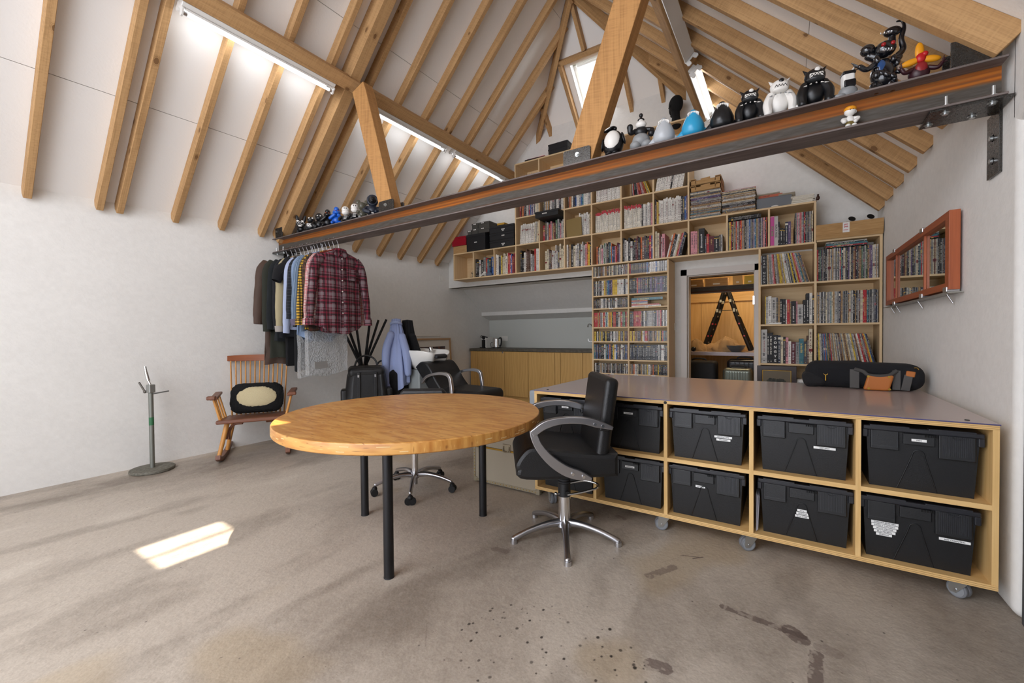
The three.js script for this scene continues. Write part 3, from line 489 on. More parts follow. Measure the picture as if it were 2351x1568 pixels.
shelfRow(cubeName(0, 11), 'book', GX[11] + 0.012, 0, GY[0] + TH / 2, SZ - 0.01, [['p', 0.036, 0.315, 0.26, ['SEX MOB', '#3d9a4a', '#c24a90', { turn: 1 }]], ['l', 0.034, 0.31, 0.26, ['BLACK HOLE', '#2b2b2e', '#b9b6b0', { turn: 1 }]], ['k', 0.014, 0.25, 0.22], ['k', 0.03, 0.18, 0.18], ['k', 0.018, 0.17, 0.18], ['n', 0.026, 0.24, 0.2], ['v', 0.024, 0.24, 0.2], ['t', 0.02, 0.24, 0.2]]);
shelfRow('at the right end of the lowest cube row', 'lp', GX[11] + 0.228, 0, GY[0] + TH / 2, SZ - 0.006, auto('dgplprldrkgddldc', 0.152, 0.312, 0.316, 0.315, 0.2));
// second row
cube(1, 0, 'mag', 'wwwwwwwwwwwwwwwclcc', 0.28, 0.3, { lean: -0.07, off: 0.04 }); cube(1, 1, 'mag', 'rmdlgrpgtmelgpll', 0.2, 0.29, { off: 0.03 });
cube(1, 2, 'mag', 'wwwlwwlwwct', 0.27, 0.31, { off: 0.19 }); cube(1, 3, 'mag', 'WWWWWWWWWWWWWWWWWWWWWWW', 0.26, 0.29, { d: 0.22, off: 0.03 });
cube(1, 4, 'mag', 'WWWWWWWWWWWWWkwwlwwlp', 0.27, 0.3, { d: 0.22, off: 0.02 }); cube(1, 5, 'mag', 'ktycwwwwwwwwwwwwwwkdbv', 0.27, 0.31, { d: 0.22 });
// third row
cube(2, 0, 'mag', 'rmtodkkwlvrblvwdwcwk', 0.27, 0.3, { off: 0.04 }); cube(2, 1, 'mag', 'dltltdwldlklwwdkwl', 0.27, 0.31, { off: 0.04 }); cube(2, 2, 'mag', 'uotwdnbwwlbqwwwlll', 0.26, 0.31, { off: 0.03 });
cube(2, 3, 'mag', 'wwwwwwwwwwwwwwwwww', 0.28, 0.3, { off: 0.04 }); cube(2, 4, 'mag', 'mwrkkkprrpwporyly', 0.27, 0.3, { lean: 0.02, lean1: 0.36 }); cube(2, 5, 'mag', 'wwwwwwwwwkwwwwwww', 0.29, 0.31, { lean: -0.17 });
// disc rack
const CN = ['top', 'second', 'third', 'fourth', 'fifth', 'sixth', 'lowest visible'];
for (let r = 0; r < 7; r++) for (const k of [0, 1]) {
  const isCD = r % 2 === 0, x0 = CX[k] + 0.012, W = CX[k + 1] - CX[k] - 0.026, y = CY[r + 1] + TH / 2, nm = `on the ${CN[r]} ${k ? 'right' : 'left'} disc shelf`;
  if (r === 2 && k === 1) { // lying stack
    let yy = y; for (const [i, [c, w, h]] of [['w', 0.36, 0.016], ['r', 0.34, 0.016], ['c', 0.2, 0.016], ['b', 0.2, 0.015], ['o', 0.2, 0.015], ['q', 0.38, 0.03]].entries()) { const m = new THREE.Mesh(spineGeo(c, h, w, 0.14), M.case); m.rotation.z = Math.PI / 2; m.name = numbered('film_case'); m.position.set(x0 + 0.02 + w / 2, yy + h / 2, SZ - 0.09); m.castShadow = true; scene.add(m); tag(m, `${COL[c][0]} box lying ${ord(i)} from the bottom on the third right disc shelf`, 'film case', KIND.dvd[2]); yy += h + 0.0005; }
    continue;
  }
  const pools = ['dkgklwdtlcunm', 'kdgkkwlnbkd', 'kdgtkuwdmk', k ? 'krrrrdkwlpgkrwk' : 'wkrrookegyqtkr', k ? 'gtdyrkkwmytyq' : 'kkkdkwukgkwmky', k ? 'wkkkkdkkknkdbkw' : 'kdkqkukdnbwkuoybk', k ? 'rdkltcudgyokwl' : 'klkdutnwgdlkkwk'];
  let str = any(pools[r], isCD ? 31 : 27);
  if (r === 1 && k === 0) str = 'dkwkldkwcytqbnvyyyywwwwwnlw'; if (r === 1 && k === 1) str = 'kkkkkrvvvdkvddkvdkvvddvvdkd'; if (r === 3 && k === 1) str = 'kkkrrrrrrdkwdgllllkgplrkwkw'; if (r === 0 && k === 1) str = 'rdddddddddddddkbdwwwlwblwklklwl';
  shelfRow(nm, isCD ? 'cd' : 'dvd', x0, 0, y, SZ - 0.008, auto(str, W, isCD ? 0.1245 : 0.189, isCD ? 0.1255 : 0.191, 0.14, isCD ? 0.15 : 0.2));
}
// record rack
const LPP = 'gglldktucklmgdtenlkvcrlgkdq', lpRow = (nm, k, r, str, L = 0, L1 = L, o = {}) => { const x0 = LX[k] + 0.014 + (o.off ?? 0), W = LX[k + 1] - LX[k] - 0.032 - (o.off ?? 0) - (o.end ?? 0), sp = Math.abs(Math.tan(L1) - Math.tan(L)) * 0.315; shelfRow(nm, 'lp', x0, x0 + W, LY[r + 1] + TH / 2, SZ - 0.01, auto(str, (W - sp) * Math.cos(L1), 0.31, 0.318, 0.315, 0.35), L, L1); };
lpRow('on the top right record shelf', 1, 0, any(LPP + 'kdkd', 52)); lpRow('on the middle right record shelf', 1, 1, any(LPP + 'clgt', 52)); lpRow('on the bottom right record shelf', 1, 2, 'kkyclngbobetkdrltgctldcuutgctutcglcyglmtwwrruldoybnk', 0.02, 0.24);
shelfRow('on the top left record shelf', 'lp', LX[0] + 0.014, 0, LY[1] + TH / 2, SZ - 0.006, [['w', 0.006, 0.31, 0.3], ['k', 0.045, 0.31, 0.3, ['DEAD MOON', '#e8e8e4', '#17171a', { stack: true, bold: 'normal', font: 'serif' }]]]);
lpRow('right of the dead moon set', 0, 0, 'ctlglprulgtyytlycwwglkgyklyrplqtgdt', 0.03, 0.26, { off: 0.056, end: 0.02 });
shelfRow('on the middle left record shelf', 'book', LX[0] + 0.05, 0, LY[2] + TH / 2, SZ - 0.02, [['y', 0.008, 0.3, 0.2], ['l', 0.02, 0.29, 0.2], ['w', 0.03, 0.3, 0.2], ['l', 0.044, 0.285, 0.2], ['d', 0.014, 0.28, 0.2], ['t', 0.018, 0.28, 0.2], ['k', 0.022, 0.265, 0.2], ['k', 0.03, 0.262, 0.2], ['w', 0.01, 0.25, 0.2], ['r', 0.024, 0.255, 0.2], ['t', 0.012, 0.25, 0.2], ['k', 0.042, 0.235, 0.2], ['p', 0.014, 0.23, 0.2], ['l', 0.046, 0.2, 0.2], ['k', 0.026, 0.245, 0.2], ['k', 0.028, 0.31, 0.2], ['w', 0.024, 0.312, 0.2], ['k', 0.018, 0.285, 0.2]]);
shelfRow('on the bottom left record shelf', 'book', LX[0] + 0.014, 0, LY[3] + TH / 2, SZ - 0.02, [['l', 0.055, 0.36, 0.24, ['THE ART OF CAMERA', '#7a2a2a', '#b9b6b0', { turn: 1, f: 0.4 }]], ['k', 0.02, 0.32, 0.2], ['k', 0.032, 0.325, 0.2], ['k', 0.044, 0.3, 0.22, ['SONGYE', '#eceae4', '#17171a', { stack: true }]], ['n', 0.026, 0.295, 0.2], ['c', 0.022, 0.28, 0.2], ['k', 0.022, 0.28, 0.2], ['p', 0.024, 0.275, 0.2], ['w', 0.024, 0.235, 0.2], ['m', 0.04, 0.225, 0.2], ['g', 0.03, 0.225, 0.2], ['q', 0.038, 0.26, 0.2], ['d', 0.03, 0.23, 0.2], ['u', 0.014, 0.29, 0.2], ['c', 0.028, 0.36, 0.22]]);
// records lying flat
function flat(where, x, w, y, n, pool, d = 0.315, t0 = 0.007, t1 = 0.012) { for (let i = 0; i < n; i++) { const t = rr(t0, t1), c = pick([...pool]), m = new THREE.Mesh(spineGeo(c, t - 0.0004, w, d), M.spine); m.castShadow = m.receiveShadow = true; m.rotation.z = Math.PI / 2; m.name = numbered('record'); m.position.set(x + rr(-0.006, 0.006), y + t / 2, SZ - 0.012 - d / 2 + rr(-0.01, 0.006)); scene.add(m); tag(m, `${COL[c][0]} record lying ${ord(i)} from the bottom ${where}`, 'record', KIND.lp[2]); y += t; } return y; }
const s1 = flat('of the left record stack above the doorway', -0.757, 0.315, 2.4995, 32, 'dgtklltcuqvdg'), s2 = flat('of the right record stack above the doorway', -0.425, 0.318, 2.4995, 27, 'lctlgkutcwtlr');
flat('of the pile over the top right records', 0.51, 0.315, 2.012, 6, 'kltqrk', 0.3, 0.008, 0.01); flat('of the small pile over the standing records', -0.37, 0.312, 2.405 + 0.01, 4, 'kmck', 0.3);
// ---- things on and in the shelves ----
function lidBox(name, label, cat, x0, x1, y0, y1, zf, d, mat, o = {}) {
  const t = thing(name, label, cat, [(x0 + x1) / 2, y0, zf - d / 2], 0, o.group), w = x1 - x0, h = y1 - y0, lh = o.lid ?? 0.04;
  mb().rbox(w - 0.008, h - 0.003, d - 0.008, 0.003, 0, h / 2 - 0.0015, 0, 0, 0, 0, 1).build('box_body', mat, t); mb().rbox(w, lh, d, 0.004, 0, h - lh / 2, 0, 0, 0, 0, 1).build('box_lid', mat, t);
  for (const [lx, ly, lw, s] of o.labels ?? []) printMesh(textPrint(lw, 0.014, s, '#444', '#eeece6'), 'label', t, lx, ly, d / 2 + 0.0008);
  return t;
}
const bbox = std(0x16171a, 0.6), gbox = std(0x45433e, 0.7), T2 = GY[1] + TH / 2;
{
  const b = thing('cardboard_box', 'plain brown cardboard box under the red box', 'box', [-4.383, T2, -5.36]); mb().rbox(0.285, 0.118, 0.27, 0.003, 0, 0.059, 0).build('box_body', M.card, b); mb().box(0.286, 0.001, 0.05, 0, 0.1185, 0).build('tape', std(0xb89058, 0.3), b);
  lidBox('storage_box', 'glossy red storage box at the left end of the shelving', 'box', -4.545, -4.255, T2 + 0.119, T2 + 0.265, -5.21, 0.22, std(0x9c0f26, 0.35), { lid: 0.03 });
}
lidBox('storage_box', 'big black lidded box with one small label', 'box', -4.236, -3.86, T2, T2 + 0.262, -5.2, 0.33, bbox, { labels: [[0, 0.13, 0.05, 'PRINTS']] });
for (let i = 0; i < 3; i++) lidBox('flat_file_box', `${['lowest', 'middle', 'topmost'][i]} of three flat black boxes beside the white wall`, 'box', -3.782, -3.335, T2 + i * 0.108, T2 + i * 0.108 + 0.106, -5.2, 0.33, bbox, { lid: 0.03, group: 'flat black boxes', labels: i === 1 ? [[0.03, 0.06, 0.05, 'NEGS']] : [[0.03, 0.045, 0.06, 'CONTACTS'], [0.03, 0.025, 0.03, '2009']] });
const gb = (l, x0, x1, y0, y1, zf, d) => lidBox('storage_box', l, 'box', x0, x1, y0, y1, zf, d, gbox, { lid: 0.03, labels: [[-0.02 * (x1 - x0 > 0.2), (y1 - y0) - 0.015, 0.05, 'FILM']] });
gb('small dark grey box under another narrow grey box', -4.135, -4.012, T2 + 0.263, T2 + 0.345, -5.215, 0.26); gb('small dark grey box on top of the narrow stack', -4.135, -4.012, T2 + 0.346, T2 + 0.43, -5.215, 0.26);
gb('wide dark grey box lying on the big black box', -4.01, -3.79, T2 + 0.263, T2 + 0.345, -5.215, 0.28); gb('wide dark grey box topmost on the big black box', -4.01, -3.79, T2 + 0.346, T2 + 0.43, -5.215, 0.28);
gb('tiny dark grey box left of the grey stacks', -4.225, -4.138, T2 + 0.263, T2 + 0.335, -5.215, 0.2);
lidBox('storage_box', 'small black box under the yellow box lid', 'box', -3.72, -3.56, T2 + 0.325, T2 + 0.36, -5.3, 0.2, bbox, { lid: 0.01 }); lidBox('storage_box', 'small mustard yellow box on the flat black boxes', 'box', -3.71, -3.57, T2 + 0.361, T2 + 0.39, -5.3, 0.18, std(0xc89a34, 0.6), { lid: 0.01 });
lidBox('flat_file_box', 'flat black portfolio box sticking out above the magazines', 'box', -2.905, -2.54, 2.79, 2.872, -5.07, 0.42, bbox, { lid: 0.03, labels: [[-0.03, 0.045, 0.07, 'ARCHIVE']] });
one('folder', 'gold brown folder leaning face out against white magazines', 'folder', mb().rbox(0.225, 0.25, 0.012, 0.003, 0, 0.125, 0), std(0x8c7440, 0.55), [-2.385, GY[1] + 0.0095, -5.235], 0).rotation.set(-0.04, 0, 0.06);
{ // cardboard tray on the left record stack
  const t = thing('cardboard_tray', 'brown cardboard produce trays stacked on the left records', 'tray', [-0.757, s1 + 0.0005, -5.385]);
  for (let i = 0; i < 2; i++) { const b = mb(), y = i * 0.075, w = 0.32, d = 0.3; b.box(w, 0.006, d, 0, y + 0.004, 0).box(w, 0.05, 0.008, 0, y + 0.028, d / 2 - 0.004).box(w, 0.05, 0.008, 0, y + 0.028, -d / 2 + 0.004).box(0.008, 0.068, d, -w / 2 + 0.004, y + 0.037, 0).box(0.008, 0.068, d, w / 2 - 0.004, y + 0.037, 0);
    for (const s of [-1, 1]) b.box(0.055, 0.006, 0.03, s * (w / 2 - 0.03), y + 0.07, d / 2 - 0.015).box(0.006, 0.05, 0.03, s * (w / 2 - 0.058), y + 0.046, d / 2 - 0.015).box(0.055, 0.006, d * 0.8, s * (w / 2 - 0.03), y + 0.07, -0.02); b.box(0.1, 0.022, 0.006, 0, y + 0.06, d / 2 - 0.004, 0.1, 0, 0.06); b.build('tray', M.card, t); }
}
{ const t = thing('speaker', 'curved grey speaker standing before loose magazines', 'speaker', [-0.095, T2, -5.29]);
  const pr = []; for (let i = 0; i <= 12; i++) { const a = -1 + i / 6; pr.push([a * 0.15, 0.07 * (1 - a * a)]); } mb().ext(pr, 0.12, 0.006, 0, 0, 0, -Math.PI / 2).build('grille', std(0x6d7074, 0.5, 0.3), t); mb().sph(0.035, 0.01, 0.01, 0.045, 1, 0.3, 0.8).build('badge', M.gloss, t); }
for (const [i, [x, y, w, h, z, r]] of [[-0.15, 0, 0.22, 0.19, -5.46, 0.02], [0.02, 0, 0.15, 0.16, -5.45, -0.02]].entries()) { const t = thing('magazine_pile', `${['taller', 'shorter'][i]} pile of old magazines behind the grey speaker`, 'magazines', [x, T2, z], r); const b = mb(); for (let k = 0; k < 14; k++) b.rbox(w + rr(-0.01, 0.01), h / 14 - 0.0006, 0.2, 0.002, rr(-0.004, 0.004), (k + 0.5) * h / 14, rr(-0.005, 0.005), 0, rr(-0.04, 0.04), 0, 1); b.build('pages', std(0xa79c88, 0.8), t); if (!i) { mb().box(w, 0.03, 0.003, 0.02, h - 0.035, 0.108).build('cover', std(0xc4674a, 0.6), t); printMesh(textPrint(0.1, 0.02, 'FUNK ART', '#2a2220', '#c4674a'), 'title', t, -0.02, h - 0.032, 0.111); } }
{ const t = thing('magazine_pile', 'slumped pile of pale papers at the right end of the shelving', 'magazines', [0.155, T2, -5.36]); const b = mb(); for (let k = 0; k < 9; k++) b.rbox(0.19 + rr(-0.01, 0.01), 0.0085, 0.25, 0.003, rr(-0.006, 0.006), 0.0045 + k * 0.009, rr(-0.01, 0.01), rr(0, 0.02), rr(-0.06, 0.06), 0, 1); b.build('pages', M.paper, t); }
{ const t = thing('wooden_knob', 'small dark wooden ball at the corner of the shelving', 'ornament', [0.283, 2.53, -5.25]); mb().sph(0.016, 0, 0, 0, 1, 1.5, 1).sph(0.01, 0, 0.03, 0).build('ball', std(0x3a1d12, 0.4), t); mb().rod([-0.015, -0.01, 0], [-0.012, -0.03, -0.02], 0.004).build('peg', std(0x3a1d12, 0.4), t); }
{ const t = thing('long_cardboard_box', 'long open cardboard box on top of the record rack', 'box', [0.52, 2.1005, -5.35]);
  const b = mb(); b.box(0.505, 0.006, 0.3, 0, 0.004, 0).box(0.505, 0.12, 0.006, 0, 0.06, -0.148).box(0.006, 0.12, 0.3, -0.25, 0.06, 0).box(0.006, 0.12, 0.3, 0.25, 0.06, 0).box(0.512, 0.1, 0.006, 0, 0.088, 0.172, 0.14).box(0.512, 0.05, 0.006, 0, 0.02, 0.158, 0.5); b.build('box_body', M.card, t);
  const pm = printMesh(textPrint(0.052, 0.096, 'LE |', '#b3202a', '#e9e6e2', { turn: 1 }), 'tape_print', t, -0.02, 0.088, 0.1765); pm.rotation.x = 0.14; }
for (const [i, x] of [0.52, 0.66].entries()) { const t = thing('poster_tube', `white poster tube, ${i ? 'right' : 'left'} one poking out of the long box`, 'tube', [x, 2.2, -5.34], 0, 'poster tubes'); mb().rod([-0.03, -0.06, -0.12], [0.03, 0.075, 0.1], 0.034, 0.034, 20).build('tube', M.white, t); mb().rod([0.0302, 0.0755, 0.1008], [0.031, 0.077, 0.103], 0.03, 0.03, 20).build('end_cap', M.black, t); }
{ const t = thing('laptop', 'black and red magazines lying on top of the cubes', 'magazine', [-3.0, GY[4] + 0.0095, -5.36], 0.06); mb().rbox(0.32, 0.02, 0.26, 0.003, 0, 0.01, 0).build('cover', M.black, t); mb().rbox(0.28, 0.012, 0.24, 0.003, 0.01, 0.0265, -0.01).build('red_cover', std(0xa8222c, 0.5), t); t.name = 'magazine_stack'; }
for (let i = 0; i < 2; i++) lidBox('flat_file_box', `${['lower', 'upper'][i]} flat black box on top of the cube shelving`, 'box', -2.76, -2.46, GY[4] + 0.0095 + i * 0.066, GY[4] + 0.0745 + i * 0.066, -5.2, 0.32, bbox, { lid: 0.02, group: 'flat black boxes on top' });
{ const t = thing('mannequin_head', 'matte black mannequin head on top of the cubes', 'mannequin head', [-1.1, GY[4] + 0.0095, -5.33], -2.4);
  const b = mb(); b.sph(0.092, 0, 0.235, -0.012, 0.82, 1.12, 1.05, 0, 0, 0, 24).sph(0.065, 0, 0.195, 0.045, 0.8, 1.1, 0.7, 0, 0, 0, 20).limb([[0, 0.0, -0.02], [0, 0.07, -0.015], [0, 0.17, 0]], [0.06, 0.045, 0.052], 12, 16).sph(0.018, 0, 0.212, 0.098, 0.7, 1.1, 1.1).sph(0.02, 0, 0.17, 0.088, 1.1, 0.45, 0.6).sph(0.022, 0, 0.14, 0.072, 1, 0.8, 0.8).sph(0.02, 0.074, 0.215, -0.005, 0.35, 1, 0.7).sph(0.02, -0.074, 0.215, -0.005, 0.35, 1, 0.7).sph(0.016, 0.03, 0.235, 0.078, 1, 0.7, 0.5).sph(0.016, -0.03, 0.235, 0.078, 1, 0.7, 0.5).cyl(0.06, 0.075, 0.02, 0, 0.01, -0.02); b.build('head', M.matte, t); }
{ const t = thing('skull_dome', 'small skull under a glass dome in the leftmost cube', 'ornament', [-4.19, GY[0] + 0.0095, -5.33]);
  mb().cyl(0.062, 0.065, 0.015, 0, 0.0075, 0, 0, 0, 0, 24).build('base', std(0x7a7468, 0.5), t); mb().lathe([[0.055, 0.0155], [0.055, 0.1], [0.045, 0.145], [0.02, 0.17], [0.0001, 0.175]], 24).build('dome', M.glass, t); mb().sph(0.036, 0, 0.085, -0.004, 0.95, 1, 1.15).rbox(0.045, 0.035, 0.04, 0.012, 0, 0.045, 0.015).build('skull', std(0xb8a684, 0.6), t); mb().sph(0.01, -0.014, 0.083, 0.033, 1, 1.1, 0.5).sph(0.01, 0.014, 0.083, 0.033, 1, 1.1, 0.5).sph(0.006, 0, 0.066, 0.037).build('sockets', M.black, t); }
{ const t = thing('dog_figurine', 'tiny white dog figurine before the dark books', 'figurine', [-3.9, GY[0] + 0.0095, -5.235]); mb().sph(0.03, 0, 0.05, 0, 1, 0.9, 1.1).sph(0.024, -0.03, 0.03, 0.01, 1, 0.8, 1).sph(0.012, -0.055, 0.015, 0.012, 1.3, 0.9, 0.8).sph(0.014, 0.02, 0.014, 0.02, 1.5, 0.7, 1).build('dog', std(0xdedcd4, 0.5), t); }
{ const t = thing('bust_figurine', 'small grey blue bust beside the white dog figurine', 'figurine', [-3.81, GY[0] + 0.0095, -5.24]); mb().sph(0.024, 0, 0.085, 0, 0.9, 1.15, 1).limb([[0, 0.03, 0], [0, 0.06, 0]], [0.03, 0.016]).rbox(0.1, 0.035, 0.06, 0.015, 0, 0.018, 0).build('bust', std(0x56657e, 0.45), t); }
{ const t = thing('paper_model', 'small pale paper model in the top left cube', 'model', [-3.16, GY[3] + 0.0095, -5.3]); const b = mb(); b.box(0.2, 0.2, 0.1, 0, 0.1, 0); for (let i = 0; i < 6; i++) b.add(new THREE.ConeGeometry(0.012, rr(0.03, 0.07), 6), -0.09 + i * 0.035, 0.22, 0.02); b.build('model', std(0xd2bfb2, 0.8), t); }
{ const t = thing('remote_control', 'white plastic gadget lying before the middle shelf books', 'gadget', [-0.08, LY[2] + TH / 2, -5.222]); mb().rbox(0.11, 0.016, 0.035, 0.006, 0, 0.008, 0).build('case', M.white, t); mb().tube([[-0.055, 0.008, 0], [-0.068, 0.02, -0.005], [-0.066, 0.004, 0.01]], 0.002).build('cord', M.white, t); }
{ const t = thing('framed_picture', 'dark framed landscape print leaning in the bottom left record shelf', 'picture', [-0.068, LY[4] + TH / 2, -5.2]); t.rotation.x = -0.03;
  mb().ext([[-0.172, 0], [0.172, 0], [0.172, 0.392], [-0.172, 0.392]], 0.022, 0.004, 0, 0, 0, 0, 0, 0, [[[-0.132, 0.04], [0.132, 0.04], [0.132, 0.352], [-0.132, 0.352]]]).build('frame', std(0x2a1814, 0.35), t); mb().ext([[-0.132, 0.04], [0.132, 0.04], [0.132, 0.352], [-0.132, 0.352]], 0.012, 0, 0, 0, 0.004, 0, 0, 0, [[[-0.124, 0.048], [0.124, 0.048], [0.124, 0.344], [-0.124, 0.344]]]).build('slip', M.brass, t);
  printMesh(printed(0.25, 0.3, (c, w, h) => { c.fillStyle = '#6e6350'; c.fillRect(0, 0, w, h); for (let i = 0; i < 200; i++) { c.fillStyle = pick(['#2c2c22', '#3a3828', '#22241c']); c.beginPath(); c.arc(w * (0.5 + (rnd() + rnd() - 1) * 0.38), h * (0.42 + rr(-0.12, 0.2)), rr(2, 7), 0, 6.3); c.fill(); } c.fillStyle = '#4a432f'; c.fillRect(0, h * 0.62, w, h * 0.4); }, 500), 'print', t, 0, 0.196, 0.006); }
{ const t = thing('carton', 'long white carton beside the dark framed picture', 'box', [0.178, LY[4] + TH / 2 + 0.19, -5.33]); mb().rbox(0.148, 0.07, 0.2, 0.003, 0, 0.035, 0).build('carton', M.white, t); printMesh(textPrint(0.12, 0.026, 'FLUORESCENT', '#222', '#e6e6e2'), 'carton_print', t, 0, 0.035, 0.101); const b = thing('file_box', 'grey file box under the long white carton', 'box', [0.178, LY[4] + TH / 2, -5.34]); mb().rbox(0.15, 0.188, 0.2, 0.003, 0, 0.094, 0).build('box_body', gbox, b); mb().cyl(0.01, 0.01, 0.002, 0, 0.06, 0.1, Math.PI / 2).build('finger_ring', M.satin, b); }

// ================= WORK CART WITH CRATES =================
const KX = [-1.45, -1.018, -0.58, -0.145, 0.292, 0.732], KZ = -2.52, KB = -3.84, KC = (KZ + KB) / 2, KD = KZ - KB;
{
  const t = thing('storage_cart', 'long plywood storage cart on castors with crates below', 'cart');
  mb().rbox(2.202, 0.02, KD, 0.0015, -0.359, 0.777, KC, 0, 0, 0, 1).build('top_board', M.ply, t); mb().rbox(2.202, 0.022, KD, 0.0015, -0.359, 0.111, KC, 0, 0, 0, 1).build('bottom_board', M.ply, t);
  for (let i = 0; i < 6; i++) mb().box(0.02, 0.645, KD - 0.004, KX[i], 0.4445, KC).build('divider', M.ply, t, { grain: 'y' });
  for (let i = 0; i < 5; i++) mb().box(KX[i + 1] - KX[i] - 0.02, 0.022, KD - 0.006, (KX[i] + KX[i + 1]) / 2, 0.443, KC).build('shelf_board', M.ply, t);
  mb().box(2.16, 0.645, 0.008, -0.359, 0.4445, KB + 0.01).build('back_panel', M.ply, t);
  const edge = mb(); for (const y of [0.773, 0.781, 0.107, 0.115]) edge.box(2.2, 0.0012, 0.0006, -0.359, y, KZ + 0.0002); edge.build('ply_line', std(0x9a7444, 0.8), t);
  mb().rbox(2.206, 0.006, KD + 0.004, 0.001, -0.359, 0.7902, KC, 0, 0, 0, 1).build('acrylic_sheet', phys(0xb9a69e, 0.4, 0, { clearcoat: 0.6, clearcoatRoughness: 0.12 }), t);
  mb().box(2.206, 0.005, 0.0008, -0.359, 0.7902, KZ + 0.0026).build('sheet_edge', std(0x4e4a72, 0.3), t);
  for (const [x, z] of [[-1.38, -2.57], [0.66, -2.57], [0.66, -3.78], [-1.38, -3.78]]) mb().cyl(0.008, 0.008, 0.003, x, 0.7945, z).build('screw', M.black, t);
  mb().cyl(0.009, 0.009, 0.002, -0.58, 0.776, KZ + 0.001, Math.PI / 2).build('cap', M.black, t);
  for (const [x, z, a] of [[-1.37, -2.6, 2.4], [-0.6, -2.59, 0.35], [-0.15, -2.59, 0.5], [0.665, -2.6, -0.75], [-1.37, -3.75, 1], [0.66, -3.75, 0.3]]) {
    const c = new THREE.Group(); c.name = 'castor'; c.position.set(x, 0, z); c.rotation.y = a; t.add(c);
    mb().rbox(0.075, 0.004, 0.075, 0.001, 0, 0.098, 0).cyl(0.026, 0.03, 0.014, 0, 0.09, 0).build('mount', M.zinc, c);
    for (const s of [-1, 1]) mb().ext([[-0.026, 0.088], [0.03, 0.088], [0.032, 0.075], [-0.005, 0.022], [-0.026, 0.022], [-0.032, 0.04]], 0.003, 0, -0.012, 0, s * 0.024 - 0.0015).build('fork', M.zinc, c);
    for (const s of [-1, 1]) { mb().lathe([[0.012, -0.009], [0.034, -0.009], [0.037, -0.006], [0.037, 0.006], [0.034, 0.009], [0.012, 0.009]], 26, -0.02, 0.0375, s * 0.0105, Math.PI / 2).build('wheel', M.greyRubber, c); }
    mb().cyl(0.03, 0.03, 0.043, -0.02, 0.0375, 0, Math.PI / 2, 0, 0, 20).build('hub', std(0x8d9094, 0.45), c); mb().cyl(0.006, 0.006, 0.056, -0.02, 0.0375, 0, Math.PI / 2).build('axle', M.satin, c);
  }
}
function crate(label, x, y, labels, dz = 0) {
  const t = thing('storage_crate', label, 'crate', [x, y + 0.0004, KZ - 0.045 + dz], 0, 'black lidded crates in the cart'), d = 0.58;
  // tapering tub: front face leans out towards the rim
  const tub = new THREE.BoxGeometry(0.372, 0.262, d), p = tub.attributes.position; for (let i = 0; i < p.count; i++) { const k = p.getY(i) > 0 ? 1 : 0.93; p.setX(i, p.getX(i) * k); if (p.getY(i) < 0) p.setZ(i, p.getZ(i) - Math.sign(p.getZ(i)) * 0.014); } tub.computeVertexNormals();
  mb().add(tub, 0, 0.131, -d / 2).build('tub', M.plastic, t);
  const fz = (yy) => -0.014 * (1 - yy / 0.262), tilt = 0.053;
  const A = []; for (let i = 0; i <= 10; i++) { const a = Math.PI * (1 - i / 10); A.push([0.02 * Math.cos(a), 0.165 + 0.022 * Math.sin(a)]); } const pts = [[-0.07, 0.004], ...A, [0.062, 0.004]].map(([u, v]) => [u - 0.005, v, fz(v) + 0.001]);
  mb().tube(pts, 0.0028, 60, 6).build('embossed_rib', M.plastic, t);
  const rim = mb(); rim.rbox(0.398, 0.022, d + 0.018, 0.006, 0, 0.275, -d / 2 + 0.002); rim.rbox(0.14, 0.012, 0.03, 0.004, -0.105, 0.285, -0.004).rbox(0.15, 0.012, 0.03, 0.004, 0.1, 0.285, -0.004).rbox(0.022, 0.045, 0.03, 0.005, 0.19, 0.25, -0.01).rbox(0.022, 0.045, 0.03, 0.005, -0.19, 0.25, -0.01); rim.build('lid_rim', std(0x24252a, 0.36), t);
  mb().rbox(0.1, 0.088, 0.014, 0.004, -0.122, 0.222, 0.004, -tilt).build('left_flap', M.plastic, t);
  const lf = mb(); lf.box(0.002, 0.07, 0.003, -0.166, 0.228, 0.0125, -tilt).box(0.002, 0.07, 0.003, -0.078, 0.228, 0.0125, -tilt).box(0.088, 0.002, 0.003, -0.122, 0.195, 0.0112, -tilt); for (let i = 0; i < 14; i++) lf.box(0.003, 0.012, 0.003, -0.164 + i * 0.0065, 0.186, 0.0108, -tilt); lf.build('flap_ribs', std(0x2c2d31, 0.38), t);
  mb().rbox(0.115, 0.105, 0.016, 0.004, 0.115, 0.214, 0.003, -tilt).build('right_flap', M.plastic, t);
  const rf = mb(); for (let i = 0; i < 15; i++) rf.box(0.0028, 0.084, 0.003, 0.07 + i * 0.0063, 0.22, 0.012, -tilt); rf.tube([[0.095, 0.264, 0.013], [0.105, 0.256, 0.014], [0.125, 0.256, 0.014], [0.135, 0.264, 0.013]], 0.002, 12, 5); rf.build('flap_ribs', std(0x2c2d31, 0.38), t);
  mb().rbox(0.105, 0.05, 0.014, 0.003, -0.006, 0.236, 0.003, -tilt).build('handle_panel', M.plastic, t);
  const sl = mb(); for (let i = 0; i < 5; i++) sl.box(0.006, 0.01, 0.004, 0.016 + i * 0.009, 0.256, 0.009); sl.build('handle_slots', M.matte, t);
  for (const [lx, ly, w, s] of labels) { const on = ly > 0.21; const m = printMesh(textPrint(w, 0.0115, s, '#3a3a3e', '#f1f1ee', { ppm: 1600 }), 'label_strip', t, lx, ly, on ? 0.0116 : fz(ly) + 0.0012); m.rotation.x = -tilt; }
  return t;
}
const kc = (i) => (KX[i] + KX[i + 1]) / 2, Y0 = 0.122, Y1 = 0.454;
